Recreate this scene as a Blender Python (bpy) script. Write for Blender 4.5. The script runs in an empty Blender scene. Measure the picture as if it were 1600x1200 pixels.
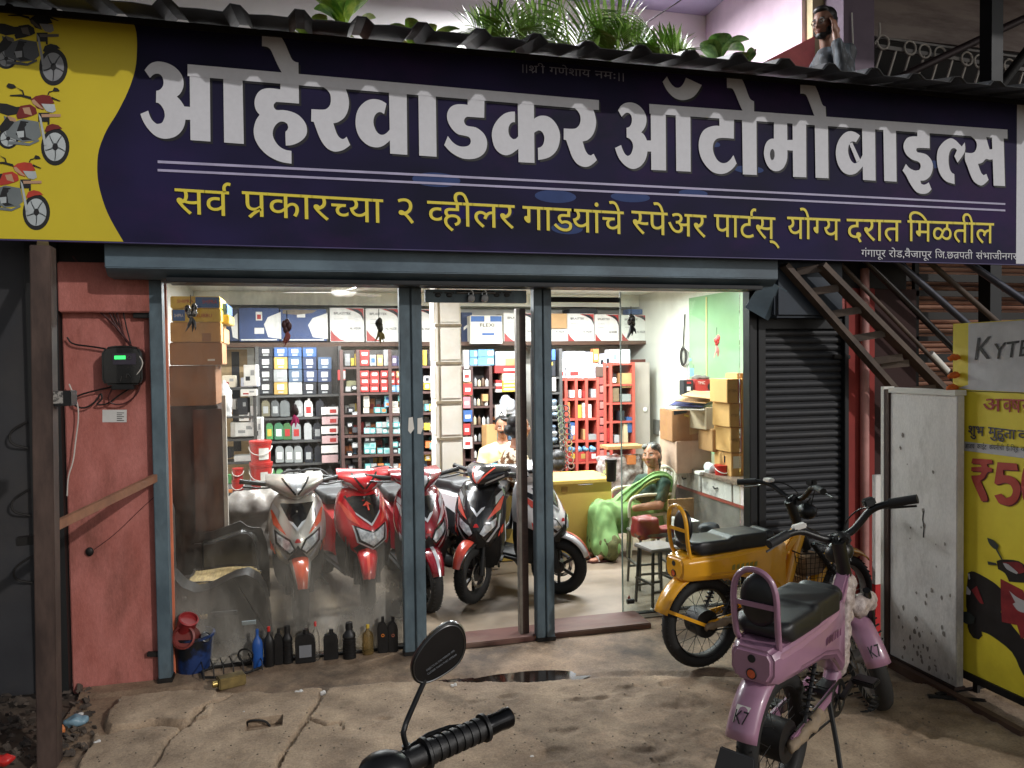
import bpy, bmesh, math, random
import numpy as np
from mathutils import Vector, Matrix, noise
R = math.radians
random.seed(7)
scene = bpy.context.scene
COL = scene.collection

# ---------------------------------------------------------------- camera, night sky, street light, exposure
YAW, PITCH, ROLL, CAMY, CAMZ, FPX = R(14.646), R(-1.662), R(-0.7202), -4.862, 1.85, 1200.0
fwd = Vector((math.sin(YAW)*math.cos(PITCH), math.cos(YAW)*math.cos(PITCH), math.sin(PITCH)))
rgt0 = Vector((math.cos(YAW), -math.sin(YAW), 0)); up0 = rgt0.cross(fwd)
rgt = math.cos(ROLL)*rgt0 + math.sin(ROLL)*up0
upv = -math.sin(ROLL)*rgt0 + math.cos(ROLL)*up0
cam_d = bpy.data.cameras.new('camera'); cam = bpy.data.objects.new('camera', cam_d); COL.objects.link(cam)
cam.matrix_world = Matrix(((rgt.x, upv.x, -fwd.x, 0), (rgt.y, upv.y, -fwd.y, CAMY), (rgt.z, upv.z, -fwd.z, CAMZ), (0, 0, 0, 1)))
cam_d.sensor_width = 36; cam_d.lens = 36*FPX/1600; cam_d.clip_start = .05; cam_d.clip_end = 500
scene.camera = cam

SUN_EL, SUN_AZ = R(27), R(35)          # street light: high, from the right of the shop front
sdir = Vector((math.sin(SUN_AZ)*math.cos(SUN_EL), -math.cos(SUN_AZ)*math.cos(SUN_EL), math.sin(SUN_EL)))
world = bpy.data.worlds.new('World'); scene.world = world; world.use_nodes = True
wn = world.node_tree.nodes; bg = wn['Background']
sky = wn.new('ShaderNodeTexSky'); sky.sky_type = 'NISHITA'; sky.sun_disc = False
sky.sun_elevation = SUN_EL; sky.sun_rotation = math.atan2(sdir.x, sdir.y)
hs = wn.new('ShaderNodeHueSaturation'); hs.inputs['Saturation'].default_value = .35; world.node_tree.links.new(sky.outputs[0], hs.inputs['Color']); world.node_tree.links.new(hs.outputs[0], bg.inputs[0]); bg.inputs[1].default_value = 0.075
sd = bpy.data.lights.new('street_light', 'SUN'); sd.energy = 1.4; sd.angle = R(1.2); sd.color = (1, .96, .92)
so = bpy.data.objects.new('street_light', sd); COL.objects.link(so)
so.rotation_euler = sdir.to_track_quat('Z', 'Y').to_euler(); so.location = (6, -9, 7)

scene.render.engine = 'CYCLES'
scene.view_settings.view_transform = 'Standard'; scene.view_settings.look = 'None'
scene.view_settings.exposure = 0; scene.view_settings.gamma = 1
cy = scene.cycles
cy.use_denoising = True; cy.max_bounces = 8; cy.diffuse_bounces = 4; cy.glossy_bounces = 4
cy.transmission_bounces = 6; cy.transparent_max_bounces = 12; cy.sample_clamp_indirect = 6
cy.caustics_reflective = False; cy.caustics_refractive = False

# ---------------------------------------------------------------- where a sight line meets a real plane of the place
CAMP = Vector((0, CAMY, CAMZ))
def sight(px, py): return fwd + (px-800)/FPX*rgt - (py-600)/FPX*upv
def onY(px, py, y): d = sight(px, py); return CAMP + d*((y-CAMY)/d.y)
def onZ(px, py, z=0.): d = sight(px, py); return CAMP + d*((z-CAMZ)/d.z)
def onX(px, py, x): d = sight(px, py); return CAMP + d*(x/d.x)
def onP(px, py, p, n): d = sight(px, py); return CAMP + d*((Vector(p)-CAMP).dot(n)/d.dot(n))

# ---------------------------------------------------------------- materials
def lin(c): return tuple((v/255/12.92 if v/255 <= .04045 else ((v/255+.055)/1.055)**2.4) for v in c)
MATS = {}
def mat(name, rgb, rough=.6, metal=0., var=.12, scale=6., bump=0., rgb2=None, coat=0., detail=5., stretch=(1, 1, 1), mixpos=(.35, .7), emit=0., spec=.5, dirt=0., dirtc=(60, 48, 38), fine=0.):
    """procedural Principled material: two noise-blended tones, roughness variation, bump, optional grime"""
    if name in MATS: return MATS[name]
    m = bpy.data.materials.new(name); m.use_nodes = True; nt = m.node_tree; N = nt.nodes; L = nt.links
    b = N['Principled BSDF']
    c1 = lin(rgb); c2 = lin(rgb2) if rgb2 else tuple(v*(1-var*2) for v in c1)
    tc = N.new('ShaderNodeTexCoord'); mp = N.new('ShaderNodeMapping'); mp.inputs['Scale'].default_value = stretch
    L.new(tc.outputs['Object'], mp.inputs[0])
    nz = N.new('ShaderNodeTexNoise'); nz.inputs['Scale'].default_value = scale; nz.inputs['Detail'].default_value = detail
    nz.inputs['Roughness'].default_value = .62; L.new(mp.outputs[0], nz.inputs['Vector'])
    rp = N.new('ShaderNodeValToRGB'); rp.color_ramp.elements[0].position, rp.color_ramp.elements[1].position = mixpos
    rp.color_ramp.elements[0].color = (*c2, 1); rp.color_ramp.elements[1].color = (*c1, 1)
    L.new(nz.outputs['Fac'], rp.inputs[0]); col = rp.outputs[0]
    if dirt:
        n2 = N.new('ShaderNodeTexNoise'); n2.inputs['Scale'].default_value = scale*.35; n2.inputs['Detail'].default_value = 8
        n2.inputs['Roughness'].default_value = .7; L.new(mp.outputs[0], n2.inputs['Vector'])
        r2 = N.new('ShaderNodeValToRGB'); r2.color_ramp.elements[0].position = .48; r2.color_ramp.elements[1].position = .66
        mx = N.new('ShaderNodeMix'); mx.data_type = 'RGBA'; ml = N.new('ShaderNodeMath'); ml.operation = 'MULTIPLY'; ml.inputs[1].default_value = dirt
        L.new(n2.outputs['Fac'], r2.inputs[0]); L.new(r2.outputs[0], ml.inputs[0]); L.new(ml.outputs[0], mx.inputs[0])
        L.new(col, mx.inputs[6]); mx.inputs[7].default_value = (*lin(dirtc), 1); col = mx.outputs[2]
    if fine:
        n3 = N.new('ShaderNodeTexNoise'); n3.inputs['Scale'].default_value = scale*19; n3.inputs['Detail'].default_value = 6; n3.inputs['Roughness'].default_value = .75; L.new(mp.outputs[0], n3.inputs['Vector'])
        r3 = N.new('ShaderNodeMapRange'); r3.inputs[1].default_value = .36; r3.inputs[2].default_value = .64; r3.inputs[3].default_value = 1-fine; r3.inputs[4].default_value = 1+fine*.35; L.new(n3.outputs['Fac'], r3.inputs[0])
        m3 = N.new('ShaderNodeMix'); m3.data_type = 'RGBA'; m3.blend_type = 'MULTIPLY'; m3.inputs[0].default_value = 1; L.new(col, m3.inputs[6]); L.new(r3.outputs[0], m3.inputs[7]); col = m3.outputs[2]
    L.new(col, b.inputs['Base Color'])
    mr = N.new('ShaderNodeMapRange'); mr.inputs[3].default_value = max(.03, rough-.08); mr.inputs[4].default_value = min(1, rough+.1)
    L.new(nz.outputs['Fac'], mr.inputs[0]); L.new(mr.outputs[0], b.inputs['Roughness'])
    b.inputs['Metallic'].default_value = metal; b.inputs['Specular IOR Level'].default_value = spec
    if coat: b.inputs['Coat Weight'].default_value = coat; b.inputs['Coat Roughness'].default_value = .06
    if emit: b.inputs['Emission Color'].default_value = (*c1, 1); b.inputs['Emission Strength'].default_value = emit
    if bump:
        bp = N.new('ShaderNodeBump'); bp.inputs['Strength'].default_value = bump; bp.inputs['Distance'].default_value = .01
        L.new(n3.outputs['Fac'] if fine else nz.outputs['Fac'], bp.inputs['Height']); L.new(bp.outputs[0], b.inputs['Normal'])
    MATS[name] = m; return m

def glass_mat(name, dust, tint=(1, 1, 1), low=0., rgb=(150, 145, 135)):
    """thin pane: clear film + fresnel gloss + a film of dust that thickens towards the foot of the pane where splashes reach"""
    m = bpy.data.materials.new(name); m.use_nodes = True; nt = m.node_tree; N = nt.nodes; L = nt.links
    N.remove(N['Principled BSDF']); out = N['Material Output']
    tr = N.new('ShaderNodeBsdfTransparent'); tr.inputs[0].default_value = (*tint, 1)
    gl = N.new('ShaderNodeBsdfGlossy'); gl.inputs['Roughness'].default_value = .03
    fr = N.new('ShaderNodeFresnel'); fr.inputs[0].default_value = 1.45
    ml = N.new('ShaderNodeMath'); ml.operation = 'MULTIPLY'; ml.inputs[1].default_value = .7; L.new(fr.outputs[0], ml.inputs[0])
    m1 = N.new('ShaderNodeMixShader'); L.new(ml.outputs[0], m1.inputs[0]); L.new(tr.outputs[0], m1.inputs[1]); L.new(gl.outputs[0], m1.inputs[2])
    df = N.new('ShaderNodeBsdfDiffuse'); df.inputs[0].default_value = (*lin(rgb), 1)
    tc = N.new('ShaderNodeTexCoord'); mp = N.new('ShaderNodeMapping'); mp.inputs['Scale'].default_value = (1, 1, .45); L.new(tc.outputs['Object'], mp.inputs[0])
    nz = N.new('ShaderNodeTexNoise'); nz.inputs['Scale'].default_value = 3.2; nz.inputs['Detail'].default_value = 9; nz.inputs['Roughness'].default_value = .68
    L.new(mp.outputs[0], nz.inputs['Vector'])
    sx = N.new('ShaderNodeSeparateXYZ'); L.new(tc.outputs['Object'], sx.inputs[0])
    mr = N.new('ShaderNodeMapRange'); mr.inputs[1].default_value = .78; mr.inputs[2].default_value = .02; mr.inputs[3].default_value = 0; mr.inputs[4].default_value = 1
    L.new(sx.outputs[2], mr.inputs[0])
    rp = N.new('ShaderNodeValToRGB'); rp.color_ramp.elements[0].position = .42; rp.color_ramp.elements[1].position = .75
    L.new(nz.outputs['Fac'], rp.inputs[0])
    a = N.new('ShaderNodeMath'); a.operation = 'MULTIPLY'; a.inputs[1].default_value = dust; L.new(rp.outputs[0], a.inputs[0])
    n3 = N.new('ShaderNodeMapRange'); n3.inputs[1].default_value = .3; n3.inputs[2].default_value = .72; L.new(nz.outputs['Fac'], n3.inputs[0])
    b1 = N.new('ShaderNodeMath'); b1.operation = 'MULTIPLY'; L.new(mr.outputs[0], b1.inputs[0]); L.new(n3.outputs[0], b1.inputs[1])
    b2 = N.new('ShaderNodeMath'); b2.operation = 'MULTIPLY'; b2.inputs[1].default_value = low; L.new(b1.outputs[0], b2.inputs[0])
    s = N.new('ShaderNodeMath'); s.operation = 'ADD'; s.use_clamp = True; L.new(a.outputs[0], s.inputs[0]); L.new(b2.outputs[0], s.inputs[1])
    m2 = N.new('ShaderNodeMixShader'); L.new(s.outputs[0], m2.inputs[0]); L.new(m1.outputs[0], m2.inputs[1]); L.new(df.outputs[0], m2.inputs[2])
    L.new(m2.outputs[0], out.inputs[0]); return m

# ---------------------------------------------------------------- mesh builder
WM = {}
def wmat(o): return WM.get(o.name, Matrix.Identity(4))
def tag(o, label=None, cat=None, group=None, kind=None):
    if label: o['label'] = label
    if cat: o['category'] = cat
    if group: o['group'] = group
    if kind: o['kind'] = kind
    return o
def thing(name, label, cat, loc=(0, 0, 0), rotz=0., group=None, rot=None, scale=1.):
    o = bpy.data.objects.new(name, None); COL.objects.link(o); o.empty_display_size = .1
    M = Matrix.Translation(loc) @ (rot.to_4x4() if rot else Matrix.Rotation(rotz, 4, 'Z')) @ Matrix.Scale(scale, 4)
    o.matrix_world = M; WM[o.name] = M
    return tag(o, label, cat, group)

def frame_to(p0, p1):
    z = (p1-p0).normalized(); x = z.orthogonal().normalized(); return x, z.cross(x), z

class MB:
    def __init__(s): s.v = []; s.f = []; s.mi = []; s.m = 0; s.M = None
    def add(s, vs, fs):
        b = len(s.v)
        if s.M is not None: vs = [s.M @ Vector(v) for v in vs]
        s.v += [tuple(v) for v in vs]; s.f += [tuple(i+b for i in f) for f in fs]; s.mi += [s.m]*len(fs); return s
    def box(s, a, b, rz=0., taper=None):
        (x0, y0, z0), (x1, y1, z1) = a, b
        vs = [Vector(v) for v in ((x0, y0, z0), (x1, y0, z0), (x1, y1, z0), (x0, y1, z0), (x0, y0, z1), (x1, y0, z1), (x1, y1, z1), (x0, y1, z1))]
        c = Vector(((x0+x1)/2, (y0+y1)/2, 0))
        if taper:
            for v in vs[4:]: v.x = c.x+(v.x-c.x)*taper; v.y = c.y+(v.y-c.y)*taper
        if rz:
            m = Matrix.Rotation(rz, 3, 'Z')
            vs = [m @ (v-c)+c for v in vs]
        return s.add(vs, [(0, 3, 2, 1), (4, 5, 6, 7), (0, 1, 5, 4), (1, 2, 6, 5), (2, 3, 7, 6), (3, 0, 4, 7)])
    def cbox(s, c, size, rz=0.):
        c = Vector(c); h = Vector(size)/2; return s.box(c-h, c+h, rz)
    def bar(s, p0, p1, w, h, up=(0, 0, 1)):
        p0, p1 = Vector(p0), Vector(p1); d = (p1-p0).normalized(); u = Vector(up)
        if abs(d.dot(u)) > .98: u = Vector((0, 1, 0))
        sx = d.cross(u).normalized(); uu = sx.cross(d); vs = []
        for p in (p0, p1):
            for a, b in ((-1, -1), (1, -1), (1, 1), (-1, 1)): vs.append(p+sx*a*w/2+uu*b*h/2)
        return s.add(vs, [(3, 2, 1, 0), (4, 5, 6, 7), (0, 1, 5, 4), (1, 2, 6, 5), (2, 3, 7, 6), (3, 0, 4, 7)])
    def cyl(s, p0, p1, r0, r1=None, n=12, cap=True):
        p0, p1 = Vector(p0), Vector(p1); r1 = r0 if r1 is None else r1; x, y, z = frame_to(p0, p1); vs = []
        for p, r in ((p0, r0), (p1, r1)):
            for i in range(n):
                a = 2*math.pi*i/n; vs.append(p+(x*math.cos(a)+y*math.sin(a))*r)
        fs = [(i, (i+1) % n, n+(i+1) % n, n+i) for i in range(n)]
        if cap: fs += [tuple(range(n-1, -1, -1)), tuple(range(n, 2*n))]
        return s.add(vs, fs)
    def tube(s, pts, r, n=8, closed=False, smooth=0, rs=None, flat=1.):
        pts = [Vector(p) for p in pts]
        for _ in range(smooth): pts = chaikin(pts, closed)
        if rs and len(rs) != len(pts):
            k = len(pts); q = np.linspace(0, len(rs)-1, k); rs = list(np.interp(q, range(len(rs)), rs))
        k = len(pts); vs = []; px = None
        for i, p in enumerate(pts):
            a = pts[(i-1) % k] if closed or i else p; b = pts[(i+1) % k] if closed or i < k-1 else p
            t = (b-a); t = t.normalized() if t.length > 1e-9 else Vector((0, 0, 1))
            if px is None: px = t.orthogonal().normalized()
            px = (px-t*px.dot(t)); px = px.normalized() if px.length > 1e-6 else t.orthogonal().normalized()
            py = t.cross(px); rr = rs[i] if rs else r
            for j in range(n):
                an = 2*math.pi*j/n; vs.append(p+(px*math.cos(an)+py*math.sin(an)*flat)*rr)
        fs = []
        for i in range(k if closed else k-1):
            a = i*n; b = ((i+1) % k)*n
            for j in range(n): fs.append((a+j, a+(j+1) % n, b+(j+1) % n, b+j))
        if not closed: fs += [tuple(range(n-1, -1, -1)), tuple(range((k-1)*n, k*n))]
        return s.add(vs, fs)
    def lathe(s, prof, o=(0, 0, 0), ax=(0, 0, 1), n=24, sy=1.):
        o = Vector(o); z = Vector(ax).normalized(); x = z.orthogonal().normalized(); y = z.cross(x)
        if abs(z.z) > .99: x, y = Vector((1, 0, 0)), Vector((0, 1, 0))*(1 if z.z > 0 else -1)
        vs = []; k = len(prof)
        for r, h in prof:
            for j in range(n):
                a = 2*math.pi*j/n; vs.append(o+z*h+(x*math.cos(a)+y*math.sin(a)*sy)*r)
        fs = [(i*n+j, i*n+(j+1) % n, (i+1)*n+(j+1) % n, (i+1)*n+j) for i in range(k-1) for j in range(n)]
        if prof[0][0] > 1e-6: fs.append(tuple(range(n-1, -1, -1)))
        if prof[-1][0] > 1e-6: fs.append(tuple(range((k-1)*n, k*n)))
        return s.add(vs, fs)
    def ring(s, c, ax, Rm, r, n=40, k=12, sq=1., a0=0., a1=2*math.pi):
        """torus or arc: centre, axle direction, main radius, tube radius, width factor along the axle"""
        c = Vector(c); z = Vector(ax).normalized(); x = Vector((0, 0, 1)); x = (x-z*x.dot(z)).normalized(); y = z.cross(x); vs = []
        full = a1-a0 > 6.28; m = n if full else n+1
        for i in range(m):
            a = a0+(a1-a0)*i/n; d = x*math.cos(a)+y*math.sin(a)
            for j in range(k):
                b = 2*math.pi*j/k; vs.append(c+d*(Rm+r*math.cos(b))+z*(r*math.sin(b)*sq))
        fs = [(i*k+j, i*k+(j+1) % k, ((i+1) % m)*k+(j+1) % k, ((i+1) % m)*k+j) for i in range(n) for j in range(k)]
        return s.add(vs, fs)
    def ell(s, c, rad, rot=None, n=14, k=9):
        c = Vector(c); vs = []; fs = []
        for i in range(k+1):
            t = math.pi*i/k
            for j in range(n):
                a = 2*math.pi*j/n
                v = Vector((rad[0]*math.sin(t)*math.cos(a), rad[1]*math.sin(t)*math.sin(a), rad[2]*math.cos(t)))
                vs.append(c+(rot @ v if rot else v))
        for i in range(k):
            for j in range(n): fs.append((i*n+j, (i+1)*n+j, (i+1)*n+(j+1) % n, i*n+(j+1) % n))
        return s.add(vs, fs)
    def prism(s, poly, o, u, v, d):
        """flat outline (list of 2-D points) in the plane o+u*x+v*y, given thickness d along u x v (0 = a flat sheet)"""
        o, u, v = Vector(o), Vector(u), Vector(v); n = u.cross(v).normalized()
        vs = [o+u*a+v*b for a, b in poly]; k = len(poly)
        if not d: return s.add(vs, [tuple(range(k))])
        vs += [p+n*d for p in vs]
        return s.add(vs, [tuple(range(k-1, -1, -1)), tuple(range(k, 2*k))]+[(i, (i+1) % k, k+(i+1) % k, k+i) for i in range(k)])
    def loft(s, secs, cap=True, closed=True):
        n = len(secs[0]); vs = [p for q in secs for p in q]; fs = []
        for i in range(len(secs)-1):
            for j in range(n if closed else n-1): fs.append((i*n+j, i*n+(j+1) % n, (i+1)*n+(j+1) % n, (i+1)*n+j))
        if cap: fs += [tuple(range(n-1, -1, -1)), tuple(range((len(secs)-1)*n, len(secs)*n))]
        return s.add(vs, fs)
    def build(s, name, mats, parent=None, smooth=True, bevel=0., seg=2, world=True, ang=40, sub=0, offset=None):
        me = bpy.data.meshes.new(name)
        if parent is not None and world:
            inv = wmat(parent).inverted(); vs = [inv @ Vector(v) for v in s.v]
        else: vs = s.v
        me.from_pydata([tuple(v) for v in vs], [], s.f)
        if not isinstance(mats, (list, tuple)): mats = [mats]
        for m in mats: me.materials.append(m)
        if len(mats) > 1: me.polygons.foreach_set('material_index', s.mi)
        bm = bmesh.new(); bm.from_mesh(me)
        bmesh.ops.remove_doubles(bm, verts=bm.verts, dist=1e-5)
        if bevel:
            es = [e for e in bm.edges if len(e.link_faces) == 2 and e.calc_face_angle(0) > R(35)]
            bmesh.ops.bevel(bm, geom=es, offset=bevel, segments=seg, affect='EDGES', clamp_overlap=True)
        if not any(len(e.link_faces) != 2 for e in bm.edges): bmesh.ops.recalc_face_normals(bm, faces=bm.faces)
        bm.to_mesh(me); bm.free()
        if smooth:
            me.polygons.foreach_set('use_smooth', [True]*len(me.polygons))
            try: me.set_sharp_from_angle(angle=R(ang))
            except Exception: pass
        o = bpy.data.objects.new(name, me); COL.objects.link(o)
        if parent is not None:
            o.parent = parent; WM[o.name] = wmat(parent)
        if sub:
            md = o.modifiers.new('sub', 'SUBSURF'); md.levels = md.render_levels = sub
        return o

def chaikin(pts, closed=False):
    out = []; k = len(pts)
    if not closed: out.append(pts[0])
    for i in range(k if closed else k-1):
        a, b = pts[i], pts[(i+1) % k]; out += [a*.75+b*.25, a*.25+b*.75]
    if not closed: out.append(pts[-1])
    return out

def blob(name, mats, shapes, voxel=.012, it=4, parent=None, world=True, wrinkle=0., wscale=14., wdir=(1, 1, 1), fac=.5):
    """one continuous skin over a list of capsules ('c',p0,p1,r0,r1), ellipsoids ('e',c,rad[,rot]) and boxes ('b',min,max)"""
    b = MB()
    for q in shapes:
        if q[0] == 'c':
            p0, p1 = Vector(q[1]), Vector(q[2]); r0, r1 = q[3], q[4] if len(q) > 4 else q[3]
            k = max(2, int((p1-p0).length/(min(r0, r1)*.45+.002))); k = min(k, 30)
            b.cyl(p0, p1, r0, r1, 14); b.ell(p0, (r0,)*3); b.ell(p1, (r1,)*3)
        elif q[0] == 'e': b.ell(q[1], q[2], q[3] if len(q) > 3 else None, 18, 12)
        elif q[0] == 'b': b.box(q[1], q[2])
        elif q[0] == 'm': b.add(q[1], q[2])
    me = bpy.data.meshes.new('tmp'); me.from_pydata(b.v, [], b.f)
    o = bpy.data.objects.new('tmp', me); COL.objects.link(o)
    md = o.modifiers.new('r', 'REMESH'); md.mode = 'VOXEL'; md.voxel_size = voxel
    ms = o.modifiers.new('s', 'SMOOTH'); ms.iterations = it; ms.factor = fac
    dg = bpy.context.evaluated_depsgraph_get(); m2 = bpy.data.meshes.new_from_object(o.evaluated_get(dg))
    bpy.data.objects.remove(o); bpy.data.meshes.remove(me)
    if wrinkle:
        nn = [v.normal.copy() for v in m2.vertices]
        for v, n in zip(m2.vertices, nn):
            q = Vector((v.co.x*wdir[0], v.co.y*wdir[1], v.co.z*wdir[2]))*wscale
            v.co += n*wrinkle*noise.noise(q)
    if parent is not None and world: m2.transform(wmat(parent).inverted())
    m2.name = name
    if not isinstance(mats, (list, tuple)): mats = [mats]
    m2.materials.clear()
    for m in mats: m2.materials.append(m)
    m2.polygons.foreach_set('use_smooth', [True]*len(m2.polygons))
    ob = bpy.data.objects.new(name, m2); COL.objects.link(ob)
    if parent is not None: ob.parent = parent; WM[ob.name] = wmat(parent)
    return ob

# ---------------------------------------------------------------- lettering (Blender's built-in font, laid out glyph by glyph)
GLY = {}
def glyphs(body):
    if body in GLY: return GLY[body]
    cu = bpy.data.curves.new('tmpt', 'FONT'); cu.body = body; cu.resolution_u = 3
    o = bpy.data.objects.new('tmpt', cu); COL.objects.link(o); bpy.context.view_layer.update()
    me = bpy.data.meshes.new_from_object(o.evaluated_get(bpy.context.evaluated_depsgraph_get()))
    vs = np.array([v.co[:2] for v in me.vertices]).reshape(-1, 2); fs = [tuple(p.vertices) for p in me.polygons]
    bpy.data.objects.remove(o); bpy.data.curves.remove(cu); bpy.data.meshes.remove(me)
    GLY[body] = (vs, fs); return GLY[body]
def cut_right(g, x):
    """keep the part of a glyph left of x (half consonants lose their stem)"""
    bm = bmesh.new(); V = [bm.verts.new((a, b, 0)) for a, b in g[0]]
    for f in g[1]:
        try: bm.faces.new([V[i] for i in f])
        except ValueError: pass
    bmesh.ops.bisect_plane(bm, geom=bm.verts[:]+bm.edges[:]+bm.faces[:], plane_co=(x, 0, 0), plane_no=(1, 0, 0), clear_outer=True)
    bm.verts.index_update(); vs = np.array([v.co[:2] for v in bm.verts]).reshape(-1, 2); fs = [tuple(v.index for v in f.verts) for f in bm.faces]
    bm.free(); return vs, fs
def word(pieces):
    """pieces: plain strings, ('half', s), ('reph',), ('ra',), ('sp', w) -> one 2-D mesh"""
    V = []; Fs = []; x = 0.; t = .075; n = 0
    def put(g, dx):
        nonlocal n
        V.append(g[0]+[dx, 0]); Fs.extend(tuple(i+n for i in f) for f in g[1]); n += len(g[0])
    def stroke(pts, w):
        pts = [Vector((*p, 0)) for p in pts]
        for _ in range(2): pts = chaikin(pts)
        L, Rr = [], []
        for i, p in enumerate(pts):
            d = (pts[min(i+1, len(pts)-1)]-pts[max(i-1, 0)]).normalized(); q = Vector((-d.y, d.x, 0))*w/2
            L.append((p+q)[:2]); Rr.append((p-q)[:2])
        k = len(pts); put((np.array(L+Rr), [(i, i+1, k+i+1, k+i) for i in range(k-1)]), 0)
    for p in pieces:
        if isinstance(p, str):
            g = glyphs(p); put(g, x-g[0][:, 0].min()); x += g[0][:, 0].max()-g[0][:, 0].min()-.004
        elif p[0] == 'half':
            g = glyphs(p[1]); g = cut_right(g, g[0][:, 0].max()-(p[2] if len(p) > 2 else .205)); put(g, x-g[0][:, 0].min()); x += g[0][:, 0].max()-g[0][:, 0].min()-.004
        elif p[0] == 'reph': stroke([(x-.10, .60), (x-.12, .74), (x-.04, .82), (x+.04, .80)], t)
        elif p[0] == 'ra': stroke([(x-.16, .20), (x-.30, .10), (x-.42, -.02)], t)
        elif p[0] == 'sp': x += p[1]
    return np.concatenate(V), Fs
def put_text(mb, g, pos):
    """g: 2-D mesh, pos(u,v) -> 3-D point"""
    mb.add([pos(a, b) for a, b in g[0]], g[1])

# ---------------------------------------------------------------- common materials
M_white = mat('white_wall_paint', (222, 219, 210), .75, var=.06, scale=2.5, bump=.15, dirt=.25, dirtc=(150, 140, 125))
M_black = mat('black_plastic', (20, 20, 21), .38, var=.2)
M_rubber = mat('tyre_rubber', (26, 25, 24), .75, var=.2, scale=30, bump=.2)
M_steel = mat('grey_steel', (120, 120, 120), .35, 1., var=.15)
M_chrome = mat('bright_chrome', (200, 200, 200), .15, 1., var=.05)
M_dark = mat('dark_iron', (34, 31, 29), .55, .3, var=.25, scale=12, bump=.1)
M_card = mat('brown_cardboard', (176, 134, 88), .8, var=.08, scale=9, bump=.05, dirt=.2, dirtc=(130, 95, 60))
M_tape = mat('parcel_tape', (150, 105, 60), .3, var=.05)
M_paper = mat('white_paper', (225, 222, 214), .7, var=.04)
M_ink = mat('black_ink', (22, 22, 24), .6, var=.1)
M_wood = mat('brown_shelf_wood', (92, 62, 44), .55, var=.2, scale=7, stretch=(1, 1, 6), bump=.1)
M_clear = glass_mat('clear_plastic', .10, (.93, .97, .97))
# ================================================================ ground
def ground_noise(x, y):
    p = Vector((x, y, 0))
    return .011*noise.fractal(p*1.3, 1, 2, 4)+.006*noise.noise(p*6)+.0035*noise.noise(p*17)+.002*noise.noise(p*41)
M_soil = mat('trodden_soil', (104, 88, 74), .9, rgb2=(66, 54, 45), scale=5, bump=.5, detail=10, dirt=.5, dirtc=(44, 36, 30))
M_conc = mat('worn_concrete', (180, 158, 133), .88, rgb2=(136, 116, 95), scale=4.5, bump=.55, detail=12, mixpos=(.34, .66), dirt=.55, dirtc=(92, 74, 59), fine=.3)
M_floor = mat('shop_cement', (142, 127, 108), .5, rgb2=(116, 102, 86), scale=3, bump=.12, detail=9, dirt=.45, dirtc=(110, 96, 80))
b = MB(); b.add([(-60, -60, -.035), (60, -60, -.035), (60, 60, -.035), (-60, 60, -.035)], [(0, 1, 2, 3)])
tag(b.build('ground', M_soil, smooth=False), kind='structure')
b = MB(); b.add([(-1.28, .16, .012), (4.25, .16, .012), (4.25, 5.08, .012), (-1.28, 5.08, .012)], [(0, 1, 2, 3)])
tag(b.build('shop_floor', M_floor, smooth=False), kind='structure')
# strip of slightly darker cement between the slab and the shop front
def grid_sheet(x0, x1, y0, y1, nx, ny, h, keep=None):
    vs = []; fs = []
    for j in range(ny+1):
        for i in range(nx+1):
            x = x0+(x1-x0)*i/nx; y = y0+(y1-y0)*j/ny; vs.append((x, y, h(x, y)))
    for j in range(ny):
        for i in range(nx):
            q = j*(nx+1)+i
            if keep is None or keep((x0+(x1-x0)*(i+.5)/nx, y0+(y1-y0)*(j+.5)/ny)): fs.append((q, q+1, q+nx+2, q+nx+1))
    b = MB(); b.add(vs, fs); return b
def pol_dist(p, pts):
    best = 9
    for a, c in zip(pts, pts[1:]):
        d = c-a; t = max(0, min(1, (p-a).dot(d)/d.length_squared)); best = min(best, (p-a-d*t).length)
    return best
def P2(*pp): return [onZ(x, y).xy for x, y in pp]
edge_line = P2((120, 1100), (300, 1084), (420, 1086), (505, 1078), (640, 1068), (830, 1068), (960, 1062), (1130, 1062), (1320, 1064), (1480, 1075), (1900, 1090))
puddle_c = onZ(800, 1064).xy
def edge_y(x):
    for a, c in zip(edge_line, edge_line[1:]):
        if a.x <= x <= c.x: return a.y+(c.y-a.y)*(x-a.x)/(c.x-a.x)
    return edge_line[0].y if x < edge_line[0].x else edge_line[-1].y
def apron(x, y):
    q = Vector((x, y)); d = Vector(((x-puddle_c.x)/.66, (y-puddle_c.y-.03)/.17)).length
    return .004+ground_noise(x, y)*.35-min(1, max(0, 1-d)*2.2)*.018-(.014 if y < edge_y(x)+.10 else 0)
M_strip = mat('strip_cement', (166, 142, 117), .75, rgb2=(124, 103, 83), scale=4, bump=.45, detail=11, dirt=.8, dirtc=(56, 45, 37), fine=.3)
tag(grid_sheet(-1.3, 4.6, -1.0, .17, 250, 60, apron).build('footpath', M_strip), kind='structure')
M_water = mat('puddle_water', (30, 20, 14), .04, var=.1, coat=.3)
b = MB(); b.add([(puddle_c.x+.62*math.cos(a)*(1+.15*math.sin(3*a)), puddle_c.y+.03+.16*math.sin(a)*(1+.12*math.cos(5*a)), -.0115) for a in np.linspace(0, 6.283, 40)[:-1]], [tuple(range(39))])
tag(b.build('puddle_water', M_water, smooth=False), kind='structure')
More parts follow.
